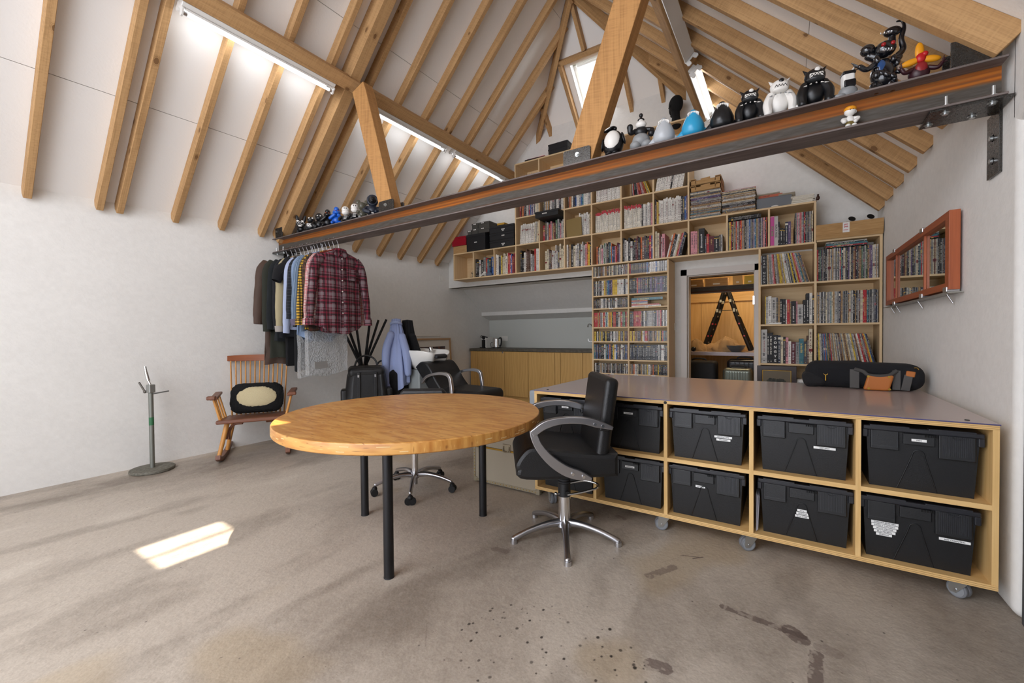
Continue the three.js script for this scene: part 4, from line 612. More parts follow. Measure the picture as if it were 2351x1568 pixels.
crate('black crate in the top left bay behind the salon chair', kc(0), Y1, [[-0.006, 0.232, 0.05, 'STAMPS'], [-0.006, 0.246, 0.05, 'INKS']]);
crate('black crate in the bottom left bay of the cart', kc(0), Y0, [[-0.006, 0.232, 0.05, 'GLUE']]);
crate('black crate labelled feathers in the top second bay', kc(1) - 0.004, Y1, [[-0.006, 0.232, 0.058, 'FEATHERS']]);
crate('black crate labelled flooring in the bottom second bay', kc(1) + 0.004, Y0, [[-0.006, 0.232, 0.058, 'FLOORING']]);
crate('black crate labelled masking tape and balloons', kc(2) - 0.006, Y1, [[0.085, 0.146, 0.088, 'MASKING TAPE'], [0.086, 0.13, 0.07, 'BALLOONS']]);
crate('black crate with one short label above its arch', kc(2) - 0.012, Y0, [[-0.025, 0.182, 0.05, 'LIGHTING']], 0.004);
crate('black crate labelled asst bags in the top fourth bay', kc(3) + 0.004, Y1, [[0.09, 0.148, 0.088, 'ASST BAGS']]);
crate('black crate with three stacked labels beside loose papers', kc(3) + 0.008, Y0, [[-0.005, 0.148, 0.04, 'GUN'], [-0.003, 0.133, 0.052, 'SILICONE'], [-0.005, 0.118, 0.058, 'GLUE GUNS']]);
crate('black crate labelled eyes in the top right bay', kc(4), Y1, [[-0.006, 0.234, 0.05, 'EYES']]);
crate('black crate with five stacked labels in the bottom right bay', kc(4) - 0.012, Y0, [[-0.108, 0.166, 0.096, 'CURRENT ADAPTERS'], [-0.108, 0.152, 0.094, 'B AND O ELECTRICS'], [-0.108, 0.138, 0.082, 'BEATS SPEAKER'], [-0.108, 0.124, 0.076, 'BLACKBERRYS'], [-0.11, 0.11, 0.056, 'IPHONES'], [0.122, 0.142, 0.098, 'MAC COMPUTERS']], 0.012);
{ const t = thing('paper_sheaf', 'loose white papers standing beside the three-label crate', 'papers', [KX[3] + 0.02, Y0 + 0.0005, KZ - 0.1]); const b = mb(); for (let i = 0; i < 4; i++) b.box(0.0012, 0.2 - i * 0.006, 0.13, 0.001 + i * 0.0035, 0.1, 0, 0, 0, -0.012 * i); b.build('sheets', std(0xd9d6e0, 0.8), t, { grain: 'y' }); }

// ================= ROUND TABLE =================
{
  const t = thing('round_table', 'round amber wood table on three dark steel legs', 'table', [-1.86, 0, -1.775]);
  mb().lathe([[0.0001, 0.673], [0.744, 0.673], [0.75, 0.679], [0.75, 0.722], [0.744, 0.728], [0.0001, 0.728]], 120).build('tabletop', M.strand, t, { ou: 0, ov: 0 });
  const l = mb(); for (let i = 0; i < 26; i++) { const a = rr(0, 6.283), n = rr(0.02, 0.06), y = pick([0.689, 0.7, 0.711]); l.box(n, 0.0035, 0.003, Math.cos(a) * 0.7495, y, Math.sin(a) * 0.7495, 0, Math.PI / 2 - a, 0); } l.build('edge_ply', std(0xe0c088, 0.6), t);
  for (const [x, z] of [[-1.618, -1.364], [-2.316, -1.762], [-1.65, -2.168]]) { const g = mb().cyl(0.0245, 0.0245, 0.668, x + 1.86, 0.339, z + 1.775, 0, 0, 0, 28).build('leg', M.darkSteel, t, { grain: 'y' }); mb().cyl(0.0255, 0.0255, 0.006, x + 1.86, 0.003, z + 1.775, 0, 0, 0, 20).build('glide', M.rubber, g); mb().cyl(0.06, 0.06, 0.006, x + 1.86, 0.6695, z + 1.775, 0, 0, 0, 20).build('flange', M.darkSteel, g); }
}
// ================= SALON CHAIRS =================
function ribbon(b, pts, hw, z, th) { // flat bar with changing width along a 2-D path
  const c = new THREE.CatmullRomCurve3(pts.map(([x, y]) => V(x, y, 0))), N = 28, L = [], R = [];
  for (let i = 0; i <= N; i++) { const t = i / N, p = c.getPointAt(t), d = c.getTangentAt(t), f = t * (hw.length - 1), k = Math.min(hw.length - 2, Math.floor(f)), w = hw[k] + (hw[k + 1] - hw[k]) * (f - k); L.push([p.x - d.y * w, p.y + d.x * w]); R.unshift([p.x + d.y * w, p.y - d.x * w]); }
  return b.ext([...L, ...R], th, 0.004, 0, 0, z - th / 2);
}
function cushion(w, h, d, r, f) { const g = new RoundedBoxGeometry(w, h, d, 5, r), p = g.attributes.position; if (f) for (let i = 0; i < p.count; i++) { const q = f(p.getX(i), p.getY(i), p.getZ(i)); p.setXYZ(i, ...q); } g.computeVertexNormals(); return g; }
{
  const t = thing('salon_chair', 'black hydraulic salon chair with polished aluminium arms beside the cart', 'chair', [-1.072, 0, -2.19], Math.PI + 0.61);
  for (let i = 0; i < 5; i++) { const a = i * 1.2566 + 1.05, c = Math.cos(a), s = Math.sin(a), P = (r, y) => [c * r, y, s * r];
    const leg = mb().limb([P(0.02, 0.088), P(0.1, 0.086), P(0.2, 0.066), P(0.275, 0.04), P(0.305, 0.026)], [0.024, 0.021, 0.017, 0.016, 0.017], 18, 12).build('base_leg', M.alu, t); mb().cyl(0.019, 0.02, 0.022, ...P(0.305, 0.0115), 0, 0, 0, 14).build('glide', M.satin, leg); }
  mb().cyl(0.042, 0.05, 0.03, 0, 0.085, 0, 0, 0, 0, 24).cyl(0.02, 0.02, 0.05, 0, 0.045, 0).build('base_hub', M.alu, t);
  mb().cyl(0.0355, 0.0355, 0.16, 0, 0.165, 0, 0, 0, 0, 32).build('column', M.chrome, t);
  mb().cyl(0.036, 0.037, 0.075, 0, 0.28, 0, 0, 0, 0, 28).cyl(0.016, 0.016, 0.02, -0.01, 0.265, -0.036, Math.PI / 2).build('pump_sleeve', M.vinyl, t);
  const bel = mb(); for (let i = 0; i < 7; i++) bel.tor(0.031, 0.0065, 0, 0.324 + i * 0.0165, 0, Math.PI / 2, 0, 0, 28); bel.cyl(0.029, 0.029, 0.13, 0, 0.37, 0); bel.build('bellows', M.rubber, t);
  mb().tube([[-0.01, 0.262, -0.046], [-0.09, 0.275, -0.048], [-0.185, 0.298, -0.04], [-0.195, 0.303, 0.0], [-0.13, 0.312, 0.035], [-0.03, 0.296, 0.046]], 0.0065, 40, 8).build('pump_lever', M.chrome, t);
  mb().sph(0.01, 0.052, 0.26, -0.02).rod([0.03, 0.26, -0.02], [0.05, 0.26, -0.02], 0.004).build('release_knob', M.chrome, t);
  // seat: wedge nose at the front, hollow towards the back
  const prof = [[-0.23, 0.445], [0.215, 0.435], [0.262, 0.475], [0.268, 0.5], [0.235, 0.548], [0.2, 0.566], [0.12, 0.556], [0, 0.537], [-0.14, 0.525], [-0.23, 0.525]];
  mb().ext(new THREE.Shape(new THREE.SplineCurve(prof.map((p) => new THREE.Vector2(...p))).getPoints(50)), 0.44, 0.022, 0, 0, -0.22).build('seat', M.leather, t);
  mb().box(0.22, 0.03, 0.22, -0.02, 0.435, 0).build('seat_frame', M.black, t);
  const bk = cushion(0.075, 0.44, 0.455, 0.03, (x, y, z) => [x - 0.035 * Math.cos(z * 6) * 0.3 + 0.02 * (z * z) * 6, y, z]);
  mb().add(bk, -0.2, 0.725, 0, 0, 0, 0.14).build('backrest', M.leather, t); mb().rbox(0.03, 0.14, 0.3, 0.01, -0.2, 0.5, 0, 0, 0, 0.1).build('back_bracket', M.vinyl, t);
  for (const s of [-1, 1]) {
    const z = s * 0.272, g = mb(); ribbon(g, [[-0.205, 0.693], [-0.14, 0.714], [-0.05, 0.735], [0.06, 0.735], [0.14, 0.715], [0.205, 0.672]], [0.005, 0.016, 0.013, 0.013, 0.016, 0.014], z, 0.03); ribbon(g, [[0.2, 0.685], [0.195, 0.655], [0.17, 0.6], [0.11, 0.53], [0.03, 0.475], [-0.05, 0.448], [-0.095, 0.432]], [0.016, 0.017, 0.019, 0.022, 0.023, 0.022, 0.006], z, 0.022);
    const arm = g.build('armrest', M.alu, t); const bo = mb(); for (const [x, y] of [[-0.155, 0.706], [-0.115, 0.716], [0.0, 0.462], [-0.055, 0.447]]) bo.cyl(0.008, 0.008, 0.006, x, y, z + s * 0.019, Math.PI / 2); bo.build('bolts', M.chrome, arm);
    mb().rbox(0.04, 0.03, 0.05, 0.008, -0.03, 0.458, s * 0.245).rbox(0.05, 0.03, 0.05, 0.008, -0.17, 0.69, s * 0.245).build('arm_mount', M.vinyl, t);
  }
}
{
  const t = thing('task_chair', 'black castor chair tucked behind the round table', 'chair', [-2.37, 0, -2.262], 0.58);
  for (let i = 0; i < 5; i++) { const a = i * 1.2566 + 0.2, c = Math.cos(a), s = Math.sin(a), P = (r, y) => [c * r, y, s * r];
    const leg = mb().limb([P(0.02, 0.115), P(0.1, 0.125), P(0.2, 0.11), P(0.29, 0.082)], [0.022, 0.018, 0.015, 0.014], 16, 10).build('base_leg', M.alu, t); for (const k of [-1, 1]) mb().cyl(0.026, 0.026, 0.018, c * 0.3 - s * k * 0.014, 0.027, s * 0.3 + c * k * 0.014, Math.PI / 2, 0, a + (i % 2 ? 1.4 : 0), 18).build('castor_wheel', M.black, leg); mb().sph(0.02, ...P(0.298, 0.052)).build('castor_hood', M.black, leg); }
  mb().cyl(0.035, 0.03, 0.05, 0, 0.115, 0, 0, 0, 0, 20).cyl(0.02, 0.02, 0.05, 0, 0.07, 0).build('base_hub', M.alu, t); mb().cyl(0.024, 0.024, 0.3, 0, 0.285, 0, 0, 0, 0, 24).build('column', M.chrome, t);
  mb().add(cushion(0.46, 0.09, 0.46, 0.04), 0.02, 0.485, 0).build('seat', M.leather, t); mb().rbox(0.2, 0.03, 0.2, 0.01, 0, 0.432, 0).build('seat_plate', M.black, t);
  mb().add(cushion(0.42, 0.34, 0.075, 0.035, (x, y, z) => [x * (1 - 0.12 * Math.max(0, y / 0.17) ** 2), y - 0.05 * (x / 0.21) ** 2 * (y > 0 ? 1 : 0), z]), 0.02, 0.61, -0.25, 0.12).build('backrest', M.leather, t); mb().rbox(0.05, 0.2, 0.02, 0.006, 0.02, 0.46, -0.24).build('back_bracket', M.vinyl, t);
}
{ // backwash unit, faces +x
  const t = thing('backwash_unit', 'white ceramic hairwash basin joined to a black reclining chair', 'chair', [-3.75, 0, -3.8]);
  const prof = (a) => { // rim outline seen from above: deep oval, neck notch towards the chair
    const c = Math.cos(a), s = Math.sin(a), n = Math.max(0, c) ** 14; return [0.29 * Math.sign(c) * Math.abs(c) ** 0.85 - 0.09 * n, 0.245 * Math.sign(s) * Math.abs(s) ** 0.8]; };
  const N = 48, rings = [[0.30, 0.76], [0.5, 0.765], [0.72, 0.83], [0.9, 0.91], [1, 0.985], [0.985, 1.0], [0.94, 0.99], [0.86, 0.92], [0.6, 0.85], [0.2, 0.83], [0.02, 0.828]], pos = [], idx = [];
  for (const [k, y] of rings) for (let i = 0; i < N; i++) { const a = i / N * 6.28319, [x, z] = prof(a), dip = y > 0.9 ? -0.055 * Math.max(0, Math.cos(a)) ** 3 + 0.015 * Math.max(0, -Math.cos(a)) : 0; pos.push(x * k - 0.06 * (1 - k) * (y < 0.95 ? 1 : 0), y + dip, z * k); }
  for (let r = 0; r + 1 < rings.length; r++) for (let i = 0; i < N; i++) { const a = r * N + i, b = r * N + (i + 1) % N; idx.push(a, a + N, b, b, a + N, b + N); }
  const bg = new THREE.BufferGeometry(); bg.setAttribute('position', new THREE.Float32BufferAttribute(pos, 3)); bg.setIndex(idx); bg.computeVertexNormals(); bg.setAttribute('uv', new THREE.Float32BufferAttribute(new Float32Array(pos.length / 3 * 2), 2));
  mb().add(bg).build('basin', M.gloss, t);
  mb().add(cushion(0.06, 0.045, 0.2, 0.02), 0.235, 0.925, 0, 0, 0, -0.5).build('neck_rest', M.rubber, t);
  mb().cyl(0.022, 0.026, 0.05, -0.17, 1.0, 0.02).rod([-0.17, 1.02, 0.02], [-0.1, 1.035, 0.02], 0.011).sph(0.024, -0.17, 1.03, 0.02).build('mixer_tap', M.chrome, t); mb().cyl(0.028, 0.022, 0.04, -0.05, 1.0, -0.13, 0, 0, 0.4).rod([-0.06, 0.98, -0.13], [-0.09, 0.93, -0.13], 0.01).build('hand_shower', M.chrome, t);
  mb().rbox(0.2, 0.76, 0.26, 0.02, -0.1, 0.38, 0).build('pedestal', std(0x8f9493, 0.4), t); mb().rbox(0.34, 0.08, 0.2, 0.03, 0.05, 0.72, 0, 0, 0, -0.12).build('basin_arm', M.vinyl, t);
  mb().rbox(0.9, 0.05, 0.34, 0.02, 0.4, 0.03, 0).build('plinth', M.darkSteel, t); mb().rbox(0.2, 0.36, 0.3, 0.03, 0.62, 0.23, 0).build('seat_column', M.darkSteel, t);
  const bp = [[0.08, 0.8], [0.14, 0.845], [0.22, 0.84], [0.3, 0.76], [0.37, 0.65], [0.46, 0.55], [0.5, 0.5], [0.42, 0.46], [0.32, 0.52], [0.22, 0.64], [0.14, 0.73]];
  mb().ext(new THREE.Shape(new THREE.SplineCurve([...bp, bp[0]].map((p) => new THREE.Vector2(...p))).getPoints(60)), 0.46, 0.02, 0, 0, -0.23).build('backrest', M.leather, t);
  mb().rbox(0.012, 0.012, 0.3, 0.004, 0.3, 0.77, 0).build('headrest_seam', M.matte, t);
  mb().add(cushion(0.58, 0.12, 0.5, 0.05, (x, y, z) => [x, y + 0.02 * (x / 0.29) ** 2 - 0.03 * (x > 0.15 ? (x - 0.15) / 0.14 : 0) ** 2, z]), 0.72, 0.5, 0).build('seat', M.leather, t);
  for (const s of [-1, 1]) { const g = mb(); ribbon(g, [[0.2, 0.63], [0.28, 0.7], [0.42, 0.74], [0.56, 0.745], [0.62, 0.72], [0.645, 0.64], [0.66, 0.52]], [0.012, 0.012, 0.012, 0.013, 0.014, 0.014, 0.014], s * 0.28, 0.03); g.build('armrest', M.satin, t); }
}
// ================= ROCKING CHAIR AND CUSHION =================
{
  const turn = Math.atan2(-0.52, 0.85), t = thing('rocking_chair', 'spindle back wooden rocking chair against the left wall', 'rocking chair', [-4.27, 0, -2.0], turn);
  const st = cushion(0.5, 0.036, 0.6, 0.012, (x, y, z) => [x, y - 0.014 * Math.max(0, 1 - ((Math.abs(z) - 0.13) / 0.12) ** 2) * (y > 0 ? 1 : 0.3), z * (1 - 0.1 * (x < 0 ? -x / 0.25 : 0))]);
  mb().add(st, -0.22, 0.372, 0, 0, 0, 0.06).build('seat', M.walnut, t, { grain: 'z' });
  const cr = mb(); { const g = new THREE.BoxGeometry(0.024, 0.055, 0.58, 1, 2, 14), p = g.attributes.position; for (let i = 0; i < p.count; i++) { const z = p.getZ(i); p.setX(i, p.getX(i) - 0.035 * (1 - (z / 0.29) ** 2)); if (p.getY(i) > 0.01) p.setY(i, p.getY(i) + 0.012 * (1 - (z / 0.29) ** 2)); } g.computeVertexNormals(); cr.add(g, -0.575, 0.955, 0, 0, 0, 0.2); } cr.build('crest_rail', M.cherry, t, { grain: 'z' });
  for (let i = 0; i < 13; i++) { const k = -1 + i / 6; mb().rod([-0.415 - 0.02 * (1 - k * k), 0.37, k * 0.235], [-0.575 - 0.033 * (1 - k * k), 0.935, k * 0.262], 0.0085, 0.0065, 8).build('spindle', M.rocker, t, { grain: 'y' }); }
  for (const s of [-1, 1]) {
    const w = 0.285;
    mb().rbox(0.4, 0.026, 0.06, 0.008, -0.18, 0.615, s * 0.325, 0, s * 0.06, -0.03).rbox(0.06, 0.034, 0.07, 0.01, 0.005, 0.618, s * 0.332).build('armrest', M.walnut, t);
    for (const [x, r] of [[-0.03, 0.013], [-0.1, 0.009], [-0.2, 0.009], [-0.3, 0.009]]) mb().rod([x - 0.01, 0.375, s * 0.268], [x, 0.605, s * 0.322], r, r * 0.85, 10).build('arm_post', M.rocker, t, { grain: 'y' });
    mb().rod([-0.085, 0.365, s * 0.225], [0.0, 0.055, s * w], 0.022, 0.017, 14).build('leg', M.rocker, t, { grain: 'y' }); mb().rod([-0.32, 0.36, s * 0.205], [-0.36, 0.045, s * (w - 0.012)], 0.02, 0.017, 14).build('leg', M.rocker, t, { grain: 'y' });
    const rk = mb(); ribbon(rk, [[0.035, 0.066], [-0.02, 0.04], [-0.12, 0.022], [-0.25, 0.0185], [-0.42, 0.026], [-0.6, 0.058]], [0.016, 0.0185, 0.018, 0.018, 0.017, 0.013], s * w, 0.034); rk.build('rocker', M.walnut, t);
    mb().tube([[-0.06, 0.352, s * 0.1], [-0.085, 0.342, s * 0.17], [-0.11, 0.28, s * 0.222], [-0.125, 0.2, s * 0.243]], 0.0125, 20, 8).tube([[-0.1, 0.352, s * 0.1], [-0.125, 0.342, s * 0.17], [-0.2, 0.27, s * 0.222], [-0.32, 0.16, s * 0.25]], 0.0115, 20, 8).build('brace', M.walnut, t);
  }
  const c = thing('cushion', 'black shaggy cushion with a cream oval on the rocker', 'cushion', [-4.27, 0, -2.0], turn);
  const fur = (w, h, d, sq, amp, seedk) => { const g = new THREE.SphereGeometry(1, 90, 60), p = g.attributes.position; for (let i = 0; i < p.count; i++) { const x = p.getX(i), y = p.getY(i), z = p.getZ(i), S = (q) => Math.sign(q) * Math.abs(q) ** sq; const pin = 1 - 0.12 * (1 - Math.abs(x)) * Math.abs(y) ** 4, f = 1 + amp * (vnoise(x * 18 + seedk, y * 14 + z * 9) - 0.5) * 2; p.setXYZ(i, S(z) * d * Math.max(0.12, 1 - Math.abs(S(x)) ** 3 * 0.5) * f, S(y) * h * pin * f, S(x) * w * f); } g.computeVertexNormals(); return g; };
  mb().add(fur(0.235, 0.165, 0.07, 0.55, 0.03, 3), -0.325, 0.555, 0, 0, 0, 0.34).build('cushion_cover', std(0x0c0d0e, 1, 0, { bumpMap: T.grain, bumpScale: 0.004 }), c);
  const g2 = fur(0.175, 0.115, 0.03, 1, 0.03, 8), p2 = g2.attributes.position; for (let i = 0; i < p2.count; i++) { const y = p2.getY(i), z = p2.getZ(i); p2.setX(i, p2.getX(i) + 0.064 - 0.5 * (y * y) - 0.4 * z * z); } g2.computeVertexNormals();
  mb().add(g2, -0.325, 0.555, 0, 0, 0, 0.34).build('cream_oval', std(0xc9bb95, 1, 0, { bumpMap: T.grain, bumpScale: 0.003 }), c);
}
{ // clamp stand by the left wall
  const t = thing('clamp_stand', 'slim metal clamp stand with a heavy round base', 'stand', [-4.715, 0, -1.355], 0.3);
  mb().lathe([[0.0001, 0.0], [0.155, 0], [0.16, 0.006], [0.16, 0.022], [0.154, 0.027], [0.0001, 0.027]], 48).build('base', std(0xffffff, 0.75, 0.2, { map: T.aluBase }), t);
  mb().cyl(0.018, 0.018, 0.67, 0, 0.36, 0, 0, 0, 0, 20).build('pole', std(0x84867f, 0.5, 0.6), t, { grain: 'y' }); mb().cyl(0.0183, 0.0183, 0.07, 0, 0.44, 0, 0, 0, 0, 20).build('green_paint', std(0x2f6a44, 0.5), t);
  mb().rbox(0.05, 0.075, 0.05, 0.008, 0, 0.73, 0).build('clamp', std(0x9fa09c, 0.5, 0.6), t); mb().rod([0, 0.76, 0], [-0.02, 0.8, 0.005], 0.009).rod([-0.02, 0.8, 0.005], [-0.038, 0.87, 0.008], 0.0135, 0.0135).rod([-0.038, 0.87, 0.008], [-0.048, 0.925, 0.01], 0.0105).build('spindle', M.chrome, t);
  mb().rod([0.01, 0.682, 0.0], [0.09, 0.7, -0.09], 0.0055).build('tommy_bar', std(0x55534f, 0.5, 0.7), t); mb().rod([-0.03, 0.71, 0.03], [-0.065, 0.79, 0.05], 0.0075).sph(0.014, -0.028, 0.705, 0.028).build('lever', std(0x6a655f, 0.5, 0.7), t);
}
{ // travel trunk
  const t = thing('travel_trunk', 'pale vinyl travel trunk with riveted edges under the table', 'trunk', [-1.8, 0, -2.96]), v = std(0xb0a591, 0.7, 0, { bumpMap: T.cloth, bumpScale: 0.0006 });
  mb().rbox(0.6, 0.27, 0.62, 0.008, 0, 0.145, 0).build('trunk_body', v, t); mb().rbox(0.604, 0.14, 0.624, 0.008, 0, 0.362, 0).build('trunk_lid', v, t); mb().box(0.606, 0.012, 0.626, 0, 0.286, 0).build('closing_strip', M.brass, t);
  const e = mb(); for (const s of [-1, 1]) e.box(0.02, 0.43, 0.004, s * 0.293, 0.22, 0.313); e.box(0.6, 0.02, 0.004, 0, 0.02, 0.312).box(0.6, 0.016, 0.004, 0, 0.425, 0.313); for (const s of [-1, 1]) e.rbox(0.04, 0.04, 0.04, 0.01, s * 0.286, 0.022, 0.297); e.build('edge_binding', std(0x9b9079, 0.6), t);
  const r = mb(); for (let i = 0; i < 15; i++) for (const s of [-1, 1]) r.sph(0.004, s * 0.293, 0.05 + i * 0.026, 0.316, 1, 1, 0.5, 0, 0, 0, 8); for (let i = 0; i < 22; i++) r.sph(0.004, -0.27 + i * 0.0257, 0.02, 0.315, 1, 1, 0.5, 0, 0, 0, 8); r.build('rivets', M.brass, t);
  mb().rbox(0.07, 0.06, 0.006, 0.004, 0.02, 0.31, 0.316).build('lock_plate', std(0xa2967e, 0.5, 0.4), t); mb().tube([[-0.005, 0.325, 0.32], [-0.003, 0.29, 0.33], [0.02, 0.284, 0.333], [0.043, 0.29, 0.33], [0.045, 0.325, 0.32]], 0.005, 20, 6).build('handle', std(0x8f846e, 0.5, 0.5), t);
}
{ const t = thing('pale_case', 'pale grey hard case standing behind the travel trunk', 'case', [-1.75, 0, -3.5]); mb().rbox(0.5, 0.66, 0.3, 0.02, 0, 0.33, 0).build('case_body', std(0x9aa2aa, 0.4), t); mb().tube([[-0.06, 0.66, 0], [-0.05, 0.69, 0], [0.05, 0.69, 0], [0.06, 0.66, 0]], 0.008).build('handle', M.rubber, t); }

// ================= HANGING CLOTHES =================
function plaid(bg, bands) { const c = document.createElement('canvas'); c.width = c.height = 128; const x = c.getContext('2d'); x.fillStyle = bg; x.fillRect(0, 0, 128, 128); for (const [col, a, p, w] of bands) { x.globalAlpha = a; x.fillStyle = col; x.fillRect(p, 0, w, 128); x.fillRect(0, p, 128, w); } const t = new THREE.CanvasTexture(c); t.colorSpace = THREE.SRGBColorSpace; t.wrapS = t.wrapT = THREE.RepeatWrapping; t.magFilter = THREE.LinearFilter; return t; }
const fabric = (col, o = {}) => std(col, 0.95, 0, { bumpMap: T.cloth, bumpScale: 0.0005, side: THREE.DoubleSide, ...o });
const pl = (t, m) => { t.repeat.set(1 / m, 1 / m); return fabric(0xffffff, { map: t, bumpMap: null }); };
function garment(label, name, x, mat, o = {}) {
  const t = thing(name, label, o.cat ?? 'shirt', [x, 2.035, -2.575], o.turn ?? 0, 'clothes hanging from the beam'), L = o.len ?? 0.78, W = o.w ?? 0.225, ph = rnd() * 6, N = 56, R = 30, flare = o.flare ?? 0.02;
  const pr = [[0, 0.055, 0.03], [0.012, 0.075, 0.036], [0.04, 0.15, 0.036], [0.07, W - 0.01, 0.034], [0.1, W, 0.036], [0.25, W - 0.012, 0.046], [0.5, W - 0.005, 0.05], [L, W + flare, 0.05]];
  const at = (y) => { let i = 0; while (i < pr.length - 2 && y > pr[i + 1][0]) i++; const f = sat((y - pr[i][0]) / (pr[i + 1][0] - pr[i][0])); return [pr[i][1] + (pr[i + 1][1] - pr[i][1]) * f, pr[i][2] + (pr[i + 1][2] - pr[i][2]) * f]; };
  const pos = [], idx = []; const ys = []; for (let r = 0; r <= R; r++) { const v = r / R; ys.push(L * (v < 0.3 ? v * 0.45 : 0.135 + (v - 0.3) / 0.7 * 0.865)); }
  for (const y of ys) { const [w, d] = at(y), v = y / L; for (let i = 0; i < N; i++) { const a = i / N * 6.28319, c = Math.cos(a), s = Math.sin(a), sc2 = Math.sign(c) * Math.abs(c) ** 0.8; const fold = (0.012 * Math.sin(sc2 * 7 + ph) + 0.008 * Math.sin(sc2 * 13 + ph * 2 + y * 5) + 0.008 * (vnoise(sc2 * 5 + x * 37, y * 9) - 0.5) * 2) * (0.25 + 0.9 * v) * (o.fold ?? 1), tail = (o.tail ?? 0) * v ** 6 * (1 - Math.abs(c) ** 2 * 1.6); pos.push(d * s * (1 - 0.25 * v * Math.abs(c)) + fold * Math.sign(s || 1) * 0.9, -y - tail - 0.006 * Math.sin(sc2 * 9 + ph) * v ** 4, w * sc2); } }
  for (let r = 0; r < R; r++) for (let i = 0; i < N; i++) { const a = r * N + i, b = r * N + (i + 1) % N; idx.push(a, b, a + N, b, b + N, a + N); }
  const g = new THREE.BufferGeometry(); g.setAttribute('position', new THREE.Float32BufferAttribute(pos, 3)); g.setIndex(idx); g.computeVertexNormals();
  mb().add(g).build('body', mat, t, { grain: 'y', ou: 0, ov: 0 });
  for (const s of [-1, 1]) {
    if (o.sleeve === 0) break; const SL = o.sleeve ?? 0.6, out = o.out ?? 0.05, b = mb(), c = new THREE.CatmullRomCurve3([V(0, -0.085, s * (W - 0.045)), V(0.006, -0.15, s * (W + 0.012)), V(0.012, -0.1 - SL * 0.45, s * (W + 0.02 + out * 0.5)), V(0.016, -0.1 - SL * 0.75, s * (W + 0.02 + out * 0.85)), V(0.018, -0.1 - SL, s * (W + 0.022 + out))]);
    const n = 22, m = 18, sg = new THREE.TubeGeometry(c, n, 1, m, false), p = sg.attributes.position; for (let i = 0; i <= n; i++) { const tt = i / n, q = c.getPointAt(tt), r = (o.sr ?? 0.052) * (1 - 0.32 * tt), cuff = tt > 0.9 ? 0.9 : 1; for (let j = 0; j <= m; j++) { const k = i * (m + 1) + j, dx = p.getX(k) - q.x, dy = p.getY(k) - q.y, dz = p.getZ(k) - q.z, cr = 1 + 0.12 * (vnoise(tt * 16 + x * 11, j / m * 8 + s * 5) - 0.5); p.setXYZ(k, q.x + dx * r * 0.68 * cr * cuff, q.y + dy * r, q.z + dz * r * cr * cuff); } } sg.computeVertexNormals(); b.add(sg);
    b.build('sleeve', mat, t, { grain: 'y', ou: 0.03 * s, ov: 0.01 });
    if (o.cuff) mb().cyl(o.sr ? o.sr * 0.72 : 0.037, 0.04, 0.06, 0.018, -0.115 - SL, s * (W + 0.024 + out), 0, 0, 0, 18).build('cuff', o.cuff === true ? mat : o.cuff, t, { grain: 'y' });
  }
  if (o.collar !== 0) { const b = mb(); for (const s of [-1, 1]) b.ext([[0, 0.015], [0.055, 0.006], [0.075, -0.05], [0.035, -0.075], [0.0, -0.02]].map(([a, c]) => [a * s, c]), 0.004, 0.0015, 0.038, 0, 0, 0, Math.PI / 2, 0); b.tor(0.05, 0.012, -0.004, 0.004, 0, Math.PI / 2, 0, 0, 24); b.build('collar', o.collarMat ?? mat, t, { grain: 'y' }); }
  if (o.buttons) { mb().box(0.004, L - 0.08, 0.034, 0.053, -L / 2 - 0.03, 0.004, 0, 0, -0.012).build('placket', mat, t, { grain: 'y', ou: 0.01, ov: 0.02 }); const b = mb(); for (let i = 0; i < 6; i++) b.cyl(0.0065, 0.0065, 0.004, 0.059 + 0.003 * i / 5, -0.09 - i * (L - 0.2) / 5.4, 0.004, 0, 0, Math.PI / 2, 12); b.build('buttons', std(o.buttons, 0.4), t); }
  if (o.pocket) mb().rbox(0.004, 0.11, 0.1, 0.0015, 0.062, -0.24, -0.1).build('pocket', mat, t, { grain: 'y' });
  const hm = o.hanger ?? M.black, hk = mb(); hk.tube([[0, -0.005, 0], [0, 0.05, 0], [0, 0.085, 0.012], [0, 0.118, 0.03], [0, 0.124, 0.05], [0, 0.112, 0.06]], 0.0022, 24, 6); const hanger = new THREE.Group(); hanger.name = 'hanger'; t.add(hanger); hk.build('hook', M.satin, hanger); mb().tube([[0, -0.06, -W + 0.03], [0, -0.03, -0.12], [0, 0.004, 0], [0, -0.03, 0.12], [0, -0.06, W - 0.03]], 0.011, 24, 8).build('bar', hm, hanger);
  return t;
}
const P = {
  redgrey: pl(plaid('#5a1f2a', [['#8b8a8c', 0.55, 0, 34], ['#1d1416', 0.6, 46, 16], ['#8a2036', 0.55, 62, 18], ['#1d1416', 0.5, 84, 14], ['#9a9698', 0.35, 104, 10]]), 0.115),
  redwhite: pl(plaid('#d9cfc6', [['#8a2a30', 0.55, 0, 22], ['#5a1c22', 0.45, 40, 12], ['#a8464a', 0.5, 64, 26], ['#6a2026', 0.5, 104, 8]]), 0.06),
  yellow: pl(plaid('#c79a28', [['#17140e', 0.62, 0, 34], ['#17140e', 0.62, 64, 34], ['#e9d9a0', 0.4, 48, 5]]), 0.055),
  brown: pl(plaid('#3a2c22', [['#15110e', 0.6, 0, 40], ['#8a6a44', 0.5, 60, 10], ['#6a2a22', 0.4, 90, 16]]), 0.07),
  blackgrid: pl(plaid('#1b1d22', [['#6a7078', 0.6, 0, 5], ['#3a4048', 0.5, 60, 8]]), 0.06),
  stripe: pl((() => { const t = plaid('#55687e', []); const c = t.image.getContext('2d'); c.globalAlpha = 1; c.fillStyle = '#8b9bad'; for (let i = 0; i < 8; i++) c.fillRect(0, i * 16, 128, 4); return t; })(), 0.1),
};
const red = std(0x6a1c16, 0.45), woodH = std(0xb98a52, 0.5);
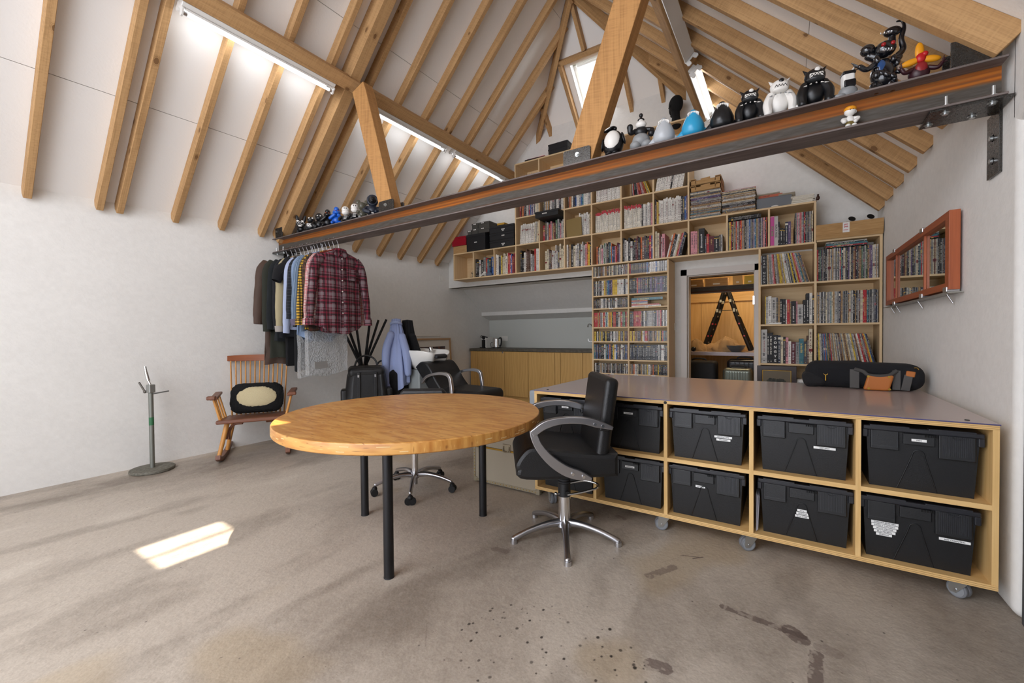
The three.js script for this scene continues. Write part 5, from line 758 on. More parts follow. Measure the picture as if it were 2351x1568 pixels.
garment('red and grey plaid flannel shirt hanging frontmost on the rack', 'plaid_shirt', -3.735, P.redgrey, { len: 0.78, buttons: 0xe9e6de, pocket: 1, cuff: true, tail: 0.05, hanger: red, out: 0.07, w: 0.235 });
garment('red and white plaid shirt second from the front', 'plaid_shirt', -3.81, P.redwhite, { len: 0.74, cuff: true, hanger: woodH, out: 0.06 });
garment('dark brown plaid shirt behind the red and white one', 'plaid_shirt', -3.875, P.brown, { len: 0.8, sleeve: 0.66, hanger: woodH, out: 0.02 });
garment('yellow and black plaid shirt on the rack', 'plaid_shirt', -3.935, P.yellow, { len: 0.79, sleeve: 0.6, cuff: true, out: 0.06 });
garment('grey blue striped work shirt on the rack', 'striped_shirt', -4.01, P.stripe, { len: 0.8, sleeve: 0.6, cuff: fabric(0x5d566a), sr: 0.062, out: 0.06 });
garment('faded blue chambray shirt with a long curved hem', 'chambray_shirt', -4.075, fabric(0x7f93b0), { len: 0.86, tail: 0.05, sleeve: 0.5, out: 0.01 });
garment('black checked shirt between two blue shirts', 'checked_shirt', -4.13, P.blackgrid, { len: 0.76, sleeve: 0.58 });
garment('pale blue oxford shirt with long hanging sleeve', 'oxford_shirt', -4.195, fabric(0xa9b4cf), { len: 0.78, sleeve: 0.72, out: 0.05, hanger: M.black });
garment('black short sleeved tee on the rack', 'tee_shirt', -4.27, fabric(0x131316), { len: 0.7, sleeve: 0.2, out: 0.1, sr: 0.075, collar: 0, cat: 'tee' });
garment('beige and olive striped jumper with grey cuff', 'jumper', -4.335, fabric(0xa99d7c), { len: 0.7, sleeve: 0.66, cuff: fabric(0x9c9690), sr: 0.062, collar: 0, out: 0.04, hanger: M.brass, cat: 'jumper' });
garment('navy jacket hanging beside the beige jumper', 'jacket', -4.405, fabric(0x14161c), { len: 0.86, sleeve: 0.68, sr: 0.06, cat: 'jacket', out: 0.03 });
{ const t = garment('dark quilted jacket with a tan lining flap', 'quilted_jacket', -4.485, fabric(0x20262a, { bumpScale: 0.003 }), { len: 0.9, sleeve: 0.68, sr: 0.066, cat: 'jacket', collarMat: fabric(0xb09468), hanger: woodH, out: 0.05 }); mb().ext([[0, 0], [0.05, -0.06], [0.02, -0.14], [0.06, -0.2], [-0.02, -0.24], [-0.03, 0]], 0.004, 0.001, 0.05, -0.12, 0.14, 0, 1.2, 0).build('lining_flap', fabric(0xc0a678), t); }
garment('long dark green waxed coat on the rack', 'coat', -4.57, fabric(0x2b2d24), { len: 1.08, sleeve: 0.7, sr: 0.07, cat: 'coat', w: 0.24, out: 0.03, hanger: M.brass });
garment('long brown leather coat nearest the wall', 'coat', -4.665, fabric(0x4a362a, { roughness: 0.6 }), { len: 1.15, sleeve: 0.62, sr: 0.078, cat: 'coat', w: 0.25, out: 0.06 });
function trousers(label, x, mat, y1, w, o = {}) { const t = thing('trousers', label, 'trousers', [x, 2.035, -2.6], 0, 'clothes hanging from the beam'), b = mb(), g = new RoundedBoxGeometry(0.05, 2.0 - y1, w, 3, 0.02), p = g.attributes.position; for (let i = 0; i < p.count; i++) { const v = sat(0.5 - p.getY(i) / (2.0 - y1)); p.setX(i, p.getX(i) + 0.012 * Math.sin(p.getZ(i) * 30 + 1) * v); p.setZ(i, p.getZ(i) * (1 + 0.05 * Math.sin(v * 9))); } g.computeVertexNormals(); b.add(g, 0, -0.1 - (2.0 - y1) / 2 + 0.07, o.z ?? 0); b.build('legs', mat, t, { grain: 'y' }); if (o.lining) mb().rbox(0.052, 0.02, w * 0.8, 0.006, 0, -0.1 - (2.0 - y1) + 0.075, o.z ?? 0).build('lining', fabric(0xcfc8b4), t); const h = new THREE.Group(); h.name = 'hanger'; t.add(h); mb().tube([[0, -0.02, 0], [0, 0.06, 0], [0, 0.1, 0.04], [0, 0.122, 0.07], [0, 0.112, 0.082]], 0.0022, 20, 6).build('hook', M.satin, h); mb().rod([0, -0.03, -0.16], [0, -0.03, 0.16], 0.008).build('bar', M.black, h); return t; }
trousers('black trousers hanging below the jackets', -4.44, fabric(0x101114), 0.86, 0.36); trousers('narrow black jeans with pale inner hem', -4.3, fabric(0x0f1013), 0.8, 0.17, { z: 0.08, lining: 1 });
M.film = phys(0xf4f5f5, 0.22, 0, { transmission: 0.75, thickness: 0, ior: 1.3, side: THREE.DoubleSide, bumpMap: T.wallBump, bumpScale: 0.02 });
for (const [x, y1, l, w] of [[-4.17, 0.76, 'clear plastic garment bag hanging behind the blue shirt', 0.4], [-3.99, 0.8, 'clear crinkled garment cover with printed patch hanging lowest', 0.44]]) {
  const t = thing('garment_cover', l, 'garment bag', [x, 2.0, -2.6], 0, 'clothes hanging from the beam'), g = new THREE.BoxGeometry(0.06, 2.0 - y1, w, 2, 40, 16), p = g.attributes.position; for (let i = 0; i < p.count; i++) { const y = p.getY(i), z = p.getZ(i); p.setX(i, p.getX(i) + 0.014 * (fbm(z * 11 + x * 9, y * 5 + 30, 3, 256, 256) - 0.5) * 2); p.setY(i, y + (y < -0.6 ? 0.01 * Math.sin(z * 22) : 0)); } g.computeVertexNormals();
  mb().add(g, 0, -(2.0 - y1) / 2, 0).build('film', M.film, t); mb().rod([0, 0.005, 0], [0, 0.13, 0.04], 0.0022).build('hook', M.satin, t); if (w > 0.42) mb().box(0.004, 0.07, 0.14, 0.045, -(2.0 - y1) + 0.09, 0.1).build('printed_patch', std(0x8d8b88, 0.5), t);
}
// ================= COAT STAND, RUCKSACK, SHIRT, JACKET =================
{
  const C0 = [-4.33, 0, -3.3], t = thing('coat_stand', 'black crossed pole coat stand by the left wall', 'coat stand', C0);
  for (let i = 0; i < 6; i++) { const a = i * 1.047 + 0.35, r = 0.3, c = Math.cos(a), s = Math.sin(a); mb().rod([-c * 0.33 + 0.02 * s, 0.0, -s * 0.33], [c * 0.03 + 0.02 * s, 0.8, s * 0.03], 0.02, 0.02, 4).rod([c * 0.03 + 0.02 * s, 0.8, s * 0.03], [c * r * 0.95, 1.38, s * r * 0.95], 0.02, 0.018, 4).build('pole', M.black, t, { grain: 'y' }); }
  mb().cyl(0.06, 0.06, 0.06, 0, 0.8, 0).build('hub', M.black, t);
  const lb = std(0x161617, 0.38, 0, { bumpMap: T.grain, bumpScale: 0.001 });
  const b = thing('leather_rucksack', 'black leather rucksack hanging from the coat stand', 'bag', [-4.05, 0.33, -3.13], 0.95);
  const rg = cushion(0.46, 0.46, 0.22, 0.08, (x, y, z) => [x * (1 - 0.12 * (y / 0.23)), y, z * (1 + 0.18 * Math.cos(x * 5)) + 0.008 * Math.sin(x * 40)]); mb().add(rg, 0, 0.24, 0).build('bag_body', lb, b); mb().add(cushion(0.4, 0.12, 0.23, 0.05), 0, 0.44, 0.01, 0.1).build('flap', lb, b);
  for (const x of [-0.09, 0.09]) mb().rbox(0.035, 0.36, 0.012, 0.004, x, 0.26, 0.145).build('strap', lb, b); for (const s of [-1, 1]) mb().rbox(0.08, 0.2, 0.16, 0.03, s * 0.24, 0.15, 0).build('side_pocket', lb, b);
  mb().tube([[-0.14, 0.46, -0.04], [-0.09, 0.58, -0.06], [0, 0.62, -0.07], [0.09, 0.58, -0.06], [0.14, 0.46, -0.04]], 0.011, 30, 8).build('top_loop', lb, b); mb().rbox(0.018, 0.03, 0.01, 0.003, -0.09, 0.4, 0.153).rbox(0.018, 0.03, 0.01, 0.003, 0.09, 0.4, 0.153).build('buckle', M.satin, b);
  const bb = thing('black_holdall', 'dark soft bag hanging behind the rucksack', 'bag', [-4.1, 0.35, -3.42], 0.8); mb().add(cushion(0.42, 0.42, 0.2, 0.09, (x, y, z) => [x, y + 0.03 * Math.sin(x * 9), z]), 0, 0.21, 0).build('bag_body', fabric(0x121214), bb); mb().tube([[-0.12, 0.4, 0], [-0.04, 0.52, 0], [0.05, 0.52, 0], [0.12, 0.4, 0]], 0.01).build('handle', M.black, bb);
  const drape = (name, label, cat, mat, pos, turn, H, w0, w1, d) => { const q = thing(name, label, cat, pos, turn); const N = 48, R = 26, ps = [], id = []; for (let r = 0; r <= R; r++) { const v = r / R, w = w0 + (w1 - w0) * Math.sin(Math.min(1, v * 1.3) * 1.57), y = H * (1 - v); for (let i = 0; i < N; i++) { const a = i / N * 6.28319, c = Math.cos(a), s = Math.sin(a); const f = 1 + 0.22 * v * Math.sin(a * 5 + v * 3) + 0.1 * Math.sin(a * 11 + 2); ps.push(c * w * f, y + (r === R ? 0.02 * Math.sin(a * 3) + 0.04 * Math.cos(a * 2) : 0) + (r === 0 ? 0.012 : 0), s * d * (0.45 + 0.55 * v) * f); } } for (let r = 0; r < R; r++) for (let i = 0; i < N; i++) { const a = r * N + i, b2 = r * N + (i + 1) % N; id.push(a, b2, a + N, b2, b2 + N, a + N); } ps.push(0, H + 0.02, 0); for (let i = 0; i < N; i++) id.push(ps.length / 3 - 1, (i + 1) % N, i); const g = new THREE.BufferGeometry(); g.setAttribute('position', new THREE.Float32BufferAttribute(ps, 3)); g.setIndex(id); g.computeVertexNormals(); mb().add(g).build('body', mat, q, { grain: 'y' }); return q; };
  const sh = drape('hung_shirt', 'light blue shirt hung on the coat stand', 'shirt', fabric(0x98a5cc), [-3.98, 0.57, -3.52], 0.75, 0.8, 0.05, 0.13, 0.09); mb().limb([[-0.06, 0.62, 0.05], [-0.11, 0.45, 0.07], [-0.12, 0.2, 0.07], [-0.1, -0.02, 0.06]], [0.045, 0.05, 0.042, 0.035], 16, 14).build('sleeve', fabric(0x98a5cc), sh); mb().limb([[0.07, 0.6, 0.05], [0.12, 0.4, 0.06], [0.14, 0.15, 0.05]], [0.045, 0.05, 0.04], 14, 14).build('sleeve', fabric(0x98a5cc), sh); mb().tor(0.06, 0.016, 0, 0.75, 0.02, 1.2, 0, 0, 20).build('collar', fabric(0xa3b0d4), sh);
  const jk = drape('hung_jacket', 'black jacket hung behind the light blue shirt', 'jacket', fabric(0x111113), [-4.0, 0.5, -3.72], 0.75, 0.86, 0.06, 0.12, 0.1); mb().limb([[0.06, 0.66, 0.04], [0.13, 0.4, 0.05], [0.15, 0.1, 0.04]], [0.05, 0.055, 0.045], 14, 14).build('sleeve', fabric(0x111113), jk);
}
// ================= PICTURES ON THE FLOOR BY THE LEFT WALL =================
{
  const pic = (label, z0, z1, h, x, mat, mount, art) => { const t = thing('framed_artwork', label, 'picture', [x, 0, (z0 + z1) / 2]); t.rotation.set(0, Math.PI / 2, 0); const w = z0 - z1, g = new THREE.Group(); void g; const H = h, b = mb(); b.ext([[-w / 2, 0], [w / 2, 0], [w / 2, H], [-w / 2, H]], 0.03, 0.002, 0, 0, -0.02, 0, 0, 0, [[[-w / 2 + 0.025, 0.025], [w / 2 - 0.025, 0.025], [w / 2 - 0.025, H - 0.025], [-w / 2 + 0.025, H - 0.025]]]); b.build('frame', mat, t); mb().box(w - 0.05, H - 0.05, 0.006, 0, H / 2, -0.008).build('mount', std(mount, 0.8), t); if (art) printMesh(printed(w - 0.27, H - 0.27, art, 260), 'artwork', t, 0, H / 2, -0.0042); t.rotation.z = 0; t.rotation.order = 'YXZ'; t.rotation.x = -0.055; return t; };
  pic('large wood framed dark artwork with white mount leaning on the wall', -4.22, -5.5, 1.13, -4.8, std(0xb28e66, 0.5), 0xd8d3ca, (c, w, h) => { c.fillStyle = '#4a3a36'; c.fillRect(0, 0, w, h); for (let i = 0; i < 900; i++) { c.fillStyle = pick(['#6a4a42', '#3a2e30', '#54424a', '#7a4636', '#2c2528', '#8a5a4a', '#5f5a60']); c.globalAlpha = 0.5; c.beginPath(); c.ellipse(rnd() * w, rnd() * h, rr(3, 26), rr(2, 9), rnd() * 3, 0, 6.3); c.fill(); } c.globalAlpha = 1; for (let i = 0; i < 300; i++) { c.fillStyle = pick(['#a08a80', '#b06a50']); c.fillRect(rnd() * w, h * 0.6 + rnd() * h * 0.4, rr(1, 4), rr(1, 5)); } });
  pic('white framed picture leaning behind the dark artwork', -4.3, -5.33, 1.19, -4.865, std(0xe4e0d8, 0.6), 0xdedad2);
}
// ================= KITCHEN =================
{
  const KD2 = [[-4.888, -4.727], [-4.725, -4.128], [-4.126, -3.641], [-3.639, -3.139], [-3.137, -3.037], [-3.035, -2.649], [-2.647, -2.13]], nm = ['narrow filler cabinet at the left end of the kitchen', 'kitchen cabinet with the small metal pull', 'kitchen cabinet second from the metal pull', 'kitchen cabinet in the middle of the run', 'narrow kitchen panel between two cabinets', 'kitchen cabinet behind the cart corner', 'kitchen cabinet beside the disc rack'];
  KD2.forEach(([a, b], i) => { const t = thing('kitchen_cabinet', nm[i], 'cabinet', [(a + b) / 2, 0, -6.1], 0, 'oak kitchen cabinets'), w = b - a; mb().box(w - 0.002, 0.78, 0.6, 0, 0.492, -0.32).build('carcass', M.kitchen, t, { grain: 'y' }); mb().rbox(w - 0.004, 0.775, 0.02, 0.002, 0, 0.492, 0).build('door', M.kitchen, t, { grain: 'y' }); mb().box(w, 0.1, 0.02, 0, 0.05, -0.06).build('plinth', M.kitchen, t); if (i === 1) mb().rbox(0.024, 0.034, 0.012, 0.004, w / 2 - 0.035, 0.868, 0.014).build('pull', M.satin, t); });
  one('worktop', 'dark concrete kitchen worktop under the sloping soffit', 'worktop', mb().rbox(2.8, 0.045, 0.655, 0.003, 0, 0.0225, 0), M.stone, [-3.512, 0.885, -6.415]);
  const c = thing('coffee_machine', 'small white coffee machine with black front', 'coffee machine', [-4.735, 0.9305, -6.4]); mb().rbox(0.11, 0.2, 0.26, 0.012, 0, 0.1, -0.03).build('housing', M.white, c); mb().rbox(0.075, 0.14, 0.02, 0.004, 0, 0.085, 0.105).build('front', M.black, c); mb().sph(0.034, 0, 0.195, 0.1, 1, 1.1, 0.8).rod([-0.05, 0.225, 0.09], [0.08, 0.2, 0.09], 0.01).tor(0.018, 0.006, -0.05, 0.215, 0.1).build('brew_head', M.black, c); mb().rbox(0.09, 0.015, 0.08, 0.004, 0, 0.008, 0.13).build('drip_tray', M.black, c);
  const k = thing('kettle', 'steel jug kettle with black handle on the worktop', 'kettle', [-4.5, 0.9305, -6.38]); mb().lathe([[0.0001, 0], [0.072, 0], [0.075, 0.02], [0.07, 0.17], [0.062, 0.19], [0.0001, 0.195]], 32).build('jug', M.chrome, k); mb().cyl(0.076, 0.078, 0.016, 0, 0.008, 0, 0, 0, 0, 30).build('base', M.black, k); mb().tube([[0.065, 0.185, 0], [0.1, 0.19, 0], [0.115, 0.13, 0], [0.095, 0.05, 0], [0.07, 0.03, 0]], 0.013, 24, 8).build('handle', M.black, k); mb().rbox(0.03, 0.03, 0.03, 0.008, -0.07, 0.165, 0).build('spout', M.chrome, k); mb().tube([[-0.075, 0.01, 0], [-0.12, 0.02, 0], [-0.13, 0.09, 0], [-0.09, 0.11, -0.01]], 0.004, 20, 6).build('cord', M.black, k);
  const p = thing('tap', 'chrome swan neck kitchen tap by the disc rack', 'tap', [-2.62, 0.9305, -6.45]); mb().cyl(0.022, 0.026, 0.06, 0, 0.03, 0).rod([0, 0.05, 0], [0, 0.2, 0], 0.011).tube([[0, 0.19, 0], [0, 0.34, 0], [-0.02, 0.4, 0.03], [-0.04, 0.4, 0.09], [-0.04, 0.36, 0.11]], 0.01, 30, 10).build('spout', M.chrome, p); mb().rod([0, 0.12, 0], [-0.07, 0.13, 0.02], 0.007).rod([-0.07, 0.13, 0.02], [-0.075, 0.17, 0.02], 0.007).build('lever', M.chrome, p);
  const s = thing('socket', 'white double socket on the alcove wall', 'socket', [-4.55, 1.06, -6.738]); mb().rbox(0.146, 0.086, 0.01, 0.004, 0, 0.043, 0.005).build('plate', M.white, s); mb().rbox(0.012, 0.018, 0.006, 0.002, -0.03, 0.06, 0.011).rbox(0.012, 0.018, 0.006, 0.002, 0.03, 0.06, 0.011).build('switches', M.enamel, s);
  const s2 = thing('wall_socket', 'white square socket high on the left wall corner', 'socket', [LW + 0.001, 2.11, -5.35]); mb().rbox(0.008, 0.086, 0.086, 0.003, 0.004, 0.043, 0).build('plate', M.white, s2); mb().box(0.003, 0.02, 0.012, 0.009, 0.043, 0).build('rocker_switch', M.enamel, s2);
}
// ================= MIRROR ON THE RIGHT WALL =================
{
  const t = thing('wall_mirror', 'long low mirror in a reddish wood frame on the right wall', 'mirror', [RW - 0.003, 1.4, -3.95]), L = 1.64, H = 0.415; t.rotation.y = -Math.PI / 2;
  mb().ext([[-L / 2, 0], [L / 2, 0], [L / 2, H], [-L / 2, H]], 0.04, 0.002, 0, 0, 0.01, 0, 0, 0, [[[-L / 2 + 0.04, 0.035], [L / 2 - 0.06, 0.035], [L / 2 - 0.06, H - 0.035], [-L / 2 + 0.04, H - 0.035]]]).build('frame', M.redwood, t);
  for (const x of [-0.505, 0.295]) mb().box(0.014, H - 0.07, 0.012, x, H / 2, 0.036).build('glazing_bar', M.redwood, t, { grain: 'y' });
  for (const [a, b] of [[-0.78, -0.512], [-0.498, 0.288], [0.302, 0.76]]) mb().box(b - a, H - 0.07, 0.006, (a + b) / 2, H / 2, 0.026).build('mirror_pane', M.mirror, t);
  for (const [x, y] of [[-0.5, H], [0.29, H], [-0.5, 0], [0.29, 0], [0.77, 0]]) mb().rbox(0.06, 0.03, 0.055, 0.005, x, y, 0.03).build('clip', M.satin, t);
  mb().box(L + 0.08, 0.006, 0.06, -0.02, -0.018, 0.03).build('ledge', std(0x9a978f, 0.4, 0.6), t);
  for (const x of [-0.75, -0.55, 0.1, 0.7]) mb().rod([x, -0.02, 0.03], [x, -0.07, 0.006], 0.004).build('ledge_bracket', M.satin, t);
}
// ================= HOLDALL ON THE CART =================
{
  const t = thing('canvas_holdall', 'black canvas holdall with tan leather handle on the cart', 'bag', [0.44, 0.7935, -3.72]), cv = fabric(0x141519);
  const g = cushion(0.62, 0.16, 0.24, 0.07, (x, y, z) => [x, y + (y > 0 ? 0.025 * Math.exp(-((x + 0.13) ** 2) / 0.012) + 0.012 * Math.sin(x * 17) + (x > 0.2 ? 0.02 : 0) : 0), z + 0.006 * Math.sin(x * 26 + y * 20)]); mb().add(g, 0, 0.08, 0).build('bag_body', cv, t);
  mb().add(cushion(0.34, 0.1, 0.2, 0.05, (x, y, z) => [x, y - 1.6 * x * x, z]), -0.12, 0.15, -0.03, 0, 0, 0.04).build('top_flap', fabric(0x1b1c1f), t); mb().add(cushion(0.14, 0.11, 0.22, 0.045), -0.26, 0.055, 0.01, 0, 0, 0.2).build('end_pocket', fabric(0x1d1d1f), t);
  for (const [x, w, r] of [[-0.045, 0.05, 0], [0.165, 0.04, 0.0]]) mb().rbox(w, 0.125, 0.006, 0.002, x, 0.07, 0.121, 0, 0, r).build('web_strap', fabric(0x5a5856), t); mb().rbox(0.042, 0.1, 0.006, 0.002, 0.215, 0.055, 0.122, 0, 0, -0.16).build('web_strap', fabric(0x5a5856), t);
  mb().tube([[-0.045, 0.135, 0.122], [0, 0.12, 0.14], [0.02, 0.1, 0.15], [0.12, 0.1, 0.15], [0.165, 0.13, 0.122]], 0.012, 30, 8).build('handle', fabric(0x4a4846), t);
  mb().add(cushion(0.13, 0.1, 0.03, 0.012, (x, y, z) => [x + 0.01 * Math.sin(y * 30), y, z]), 0.072, 0.052, 0.15).build('handle_wrap', M.tan, t); mb().rbox(0.045, 0.036, 0.012, 0.006, 0.232, 0.112, 0.12, 0, 0, -0.16).build('leather_tab', M.tan, t);
  const st = mb(); for (const [x, y] of [[0.02, 0.092], [0.122, 0.092], [0.022, 0.014], [0.124, 0.014]]) st.cyl(0.007, 0.007, 0.006, x, y, 0.167, Math.PI / 2); st.build('studs', M.brass, t); mb().tor(0.012, 0.003, -0.2, 0.1, 0.118).rod([-0.2, 0.09, 0.12], [-0.2, 0.05, 0.122], 0.004).tor(0.012, 0.003, 0.26, 0.14, 0.1).build('clips', M.brass, t);
}
// ================= STORE ROOM CONTENTS =================
{
  const lm = thing('ceiling_panel_light', 'square ceiling light in the plywood store room', 'ceiling light', [-0.55, 2.3, -6.75]); mb().rbox(0.6, 0.03, 0.6, 0.004, 0, -0.012, 0).build('housing', M.enamel, lm); mb().box(0.56, 0.004, 0.56, 0, -0.029, 0).build('diffuser', new THREE.MeshStandardMaterial({ color: 0xffffff, emissive: 0xffe2b8, emissiveIntensity: 2 }), lm);
  areaLight(0.56, 0.56, [-0.55, 2.262, -6.75], [-0.55, 0, -6.7501], 11, 0xffe0b4);
  const bm = thing('store_beam', 'steel joist across the plywood store room', 'beam', [-0.6, 1.745, -6.55]); mb().box(2.6, 0.008, 0.1, 0, 0.004, 0).box(2.6, 0.008, 0.1, 0, 0.086, 0).build('flange', M.scale, bm); mb().box(2.6, 0.074, 0.006, 0, 0.045, 0).build('web', M.rust, bm, { ov: 0 });
  one('black_beam', 'black boxed beam just inside the doorway', 'beam', mb().rbox(2.6, 0.12, 0.1, 0.003, 0, 0.06, 0), M.black, [-0.6, 1.905, -6.0]);
  const bx = [[-1.22, -0.98, 0.11, M.card, 'brown carton at the left above the store joist'], [-0.95, -0.66, 0.115, M.card, 'wide brown carton in the middle above the store joist'], [-0.6, -0.48, 0.13, std(0xc9a468, 0.7), 'tan box file above the store joist'], [-0.46, -0.33, 0.12, std(0xc4a93c, 0.6), 'yellow framed box above the store joist'], [-0.31, -0.16, 0.11, std(0xb5874e, 0.7), 'tan carton at the right above the store joist']];
  for (const [a, b, h, m, l] of bx) { const q = thing('carton', l, 'box', [(a + b) / 2, 1.8355, -6.58], 0, 'cartons in the store room'); mb().rbox(b - a, h, 0.08, 0.002, 0, h / 2, 0).build('carton', m, q); mb().box((b - a) * 0.3, 0.02, 0.001, 0, h * 0.3, 0.0405).build('sticker', M.paper, q); }
  const be = thing('work_bench', 'pale topped bench across the store room', 'bench', [-0.6, 0, -7.0]); mb().rbox(2.5, 0.05, 1.1, 0.003, 0, 0.885, 0).build('bench_top', std(0xb9aeb4, 0.25), be); for (const [x, z] of [[-1.2, 0.5], [1.2, 0.5], [-1.2, -0.5], [1.2, -0.5]]) mb().box(0.06, 0.86, 0.06, x, 0.43, z).build('leg', M.ply, be, { grain: 'y' });
  const la = thing('folding_ladder', 'black folding ladder standing open on the bench', 'ladder', [-0.735, 0.9105, -7.12]);
  for (const s of [-1, 1]) for (const k of [-1, 1]) { const z = k * 0.16, f = s < 0 ? -0.31 : 0.33; mb().rod([f, 0.0, z], [f * 0.45, 0.5, z], 0.03, 0.03, 4).build('lower_stile', M.black, la, { grain: 'y' }); mb().rod([f * 0.47, 0.47, z], [s * 0.02, 0.9, z], 0.024, 0.024, 4).build('upper_stile', M.black, la, { grain: 'y' }); mb().cyl(0.012, 0.012, 0.012, f * 0.55, 0.4, z + 0.03, Math.PI / 2).cyl(0.012, 0.012, 0.012, f * 0.75, 0.22, z + 0.03, Math.PI / 2).build('lock_knob', std(0xc02a20, 0.4), la); mb().box(0.03, 0.05, 0.004, f * 0.35, 0.6, z + 0.026).box(0.03, 0.04, 0.004, f * 0.2, 0.74, z + 0.026).build('sticker', std(0xb9bcae, 0.6), la); }
  for (let i = 0; i < 4; i++) for (const s of [-1, 1]) { const y = 0.12 + i * 0.2, f = (s < 0 ? -0.31 : 0.33) * (1 - y / 0.95); mb().rod([f, y, -0.16], [f, y, 0.16], 0.014).build('rung', M.satin, la); } mb().rod([-0.03, 0.9, 0], [0.03, 0.9, 0], 0.05, 0.05, 16).rod([0, 0.895, -0.18], [0, 0.895, 0.18], 0.022).build('hinge', M.satin, la); mb().rod([-0.11, 0.6, 0.16], [0.12, 0.6, 0.16], 0.004).build('stay_cord', M.black, la);
  const blob = (label, x, w, h, d, ph) => { const g = new THREE.SphereGeometry(1, 60, 30, 0, 6.2832, 0, 1.5708), p = g.attributes.position; for (let i = 0; i < p.count; i++) { const a = p.getX(i), b = p.getY(i), c = p.getZ(i), f = 1 + 0.5 * (fbm(a * 3 + ph, c * 3 + b * 2 + 20, 3, 256, 256) - 0.5); p.setXYZ(i, a * w * f, b * h * f * (1 + 0.2 * Math.sin(a * 4 + ph)), c * d * f); } g.computeVertexNormals(); one('dust_sheet', label, 'cloth', mb().add(g), fabric(0xb59468), [x, 0.9105, -6.75], 0, 'crumpled dust sheets'); };
  blob('crumpled beige dust sheet at the left of the bench', -1.1, 0.2, 0.15, 0.15, 2); blob('crumpled beige dust sheet under the ladder', -0.72, 0.27, 0.16, 0.18, 7);
  one('grey_bowl', 'grey shallow bowl on the bench by the ladder', 'bowl', mb().lathe([[0.05, 0], [0.06, 0.004], [0.1, 0.05], [0.12, 0.09], [0.116, 0.09], [0.095, 0.05], [0.055, 0.01], [0.0001, 0.008]], 36), std(0x6d7175, 0.3, 0.4), [-0.56, 0.9105, -6.54]); one('black_ball', 'small black glossy ball on the bench', 'ball', mb().sph(0.036, 0, 0.036, 0), std(0x1a1a1a, 0.2), [-1.1, 0.9105, -6.5]);
  const suit = (label, x, w, h, z, mat, ribs, lbl) => { const t = thing('suitcase', label, 'suitcase', [x, 0, z], 0, 'suitcases under the bench'); mb().add(cushion(w, h - 0.04, 0.26, 0.05), 0, h / 2 + 0.02, 0).build('shell', mat, t); if (ribs) { const b = mb(); for (let i = 0; i < ribs; i++) b.rbox(0.012, h - 0.12, 0.012, 0.004, -w / 2 + 0.05 + i * (w - 0.1) / (ribs - 1), h / 2 + 0.02, 0.13); b.build('ribs', mat, t); } mb().tube([[-0.09, h - 0.005, 0], [-0.08, h + 0.02, 0], [0.08, h + 0.02, 0], [0.09, h - 0.005, 0]], 0.011, 20, 8).build('handle', M.rubber, t); for (const s of [-1, 1]) mb().cyl(0.022, 0.022, 0.03, s * (w / 2 - 0.06), 0.0225, 0.05, 0, 0, Math.PI / 2).build('wheel', M.rubber, t); if (lbl) mb().tor(0.028, 0.005, -w * 0.25, h * 0.8, 0.132).cyl(0.012, 0.012, 0.006, -w * 0.25, h * 0.8, 0.132, Math.PI / 2).build('emblem', M.satin, t); return t; };
  suit('black soft suitcase with round emblem under the bench', -0.98, 0.46, 0.8, -6.2, std(0x141518, 0.7), 0, 1); suit('glossy black ribbed suitcase behind the silver one', -0.45, 0.42, 0.815, -6.5, std(0x18191c, 0.3), 7); suit('ribbed silver grey suitcase in front under the bench', -0.5, 0.34, 0.72, -6.13, std(0x7c8278, 0.35, 0.7), 9);
  const b = thing('laptop_bag', 'black bag lying on the floor behind the cart', 'bag', [-0.62, 0, -4.75]); mb().add(cushion(0.7, 0.56, 0.25, 0.06), 0, 0.28, 0).build('bag_body', fabric(0x141416), b); mb().tube([[-0.12, 0.55, 0], [-0.08, 0.6, 0], [0.05, 0.6, 0], [0.1, 0.55, 0]], 0.012).build('handle', M.black, b);
}
// ---- tree outside the little roof window ----
{
  const t = thing('garden_tree', 'leafy tree outside the small roof window', 'tree', [-1.9, 0, -9.5]); mb().limb([[0, 0, 0], [0.1, 3, 0], [-0.1, 5.5, 0.2], [-0.3, 8, 0]], [0.18, 0.14, 0.1, 0.03]).build('trunk', std(0x4a3a2c, 0.9), t, { grain: 'y' });
  const lm = new THREE.MeshPhysicalMaterial({ color: 0x6f9a4a, roughness: 0.8, transmission: 0.35, thickness: 0, side: THREE.DoubleSide }), g = new THREE.CircleGeometry(0.06, 6); g.scale(0.6, 1.2, 1); const n = 1500, im = new THREE.InstancedMesh(g, lm, n), m = new THREE.Matrix4(), q = new THREE.Quaternion();
  for (let i = 0; i < n; i++) { const a = rnd() * 6.283, h = rr(5.2, 9.2), r = Math.sqrt(rnd()) * 1.5; q.setFromEuler(new THREE.Euler(rr(-1.5, 1.5), rr(0, 6), rr(-1.5, 1.5))); m.compose(V(Math.cos(a) * r - 0.1, h, Math.sin(a) * r), q, V(1, 1, 1)); im.setMatrixAt(i, m); } im.name = 'foliage'; im.userData.kind = 'stuff'; t.add(im);
}

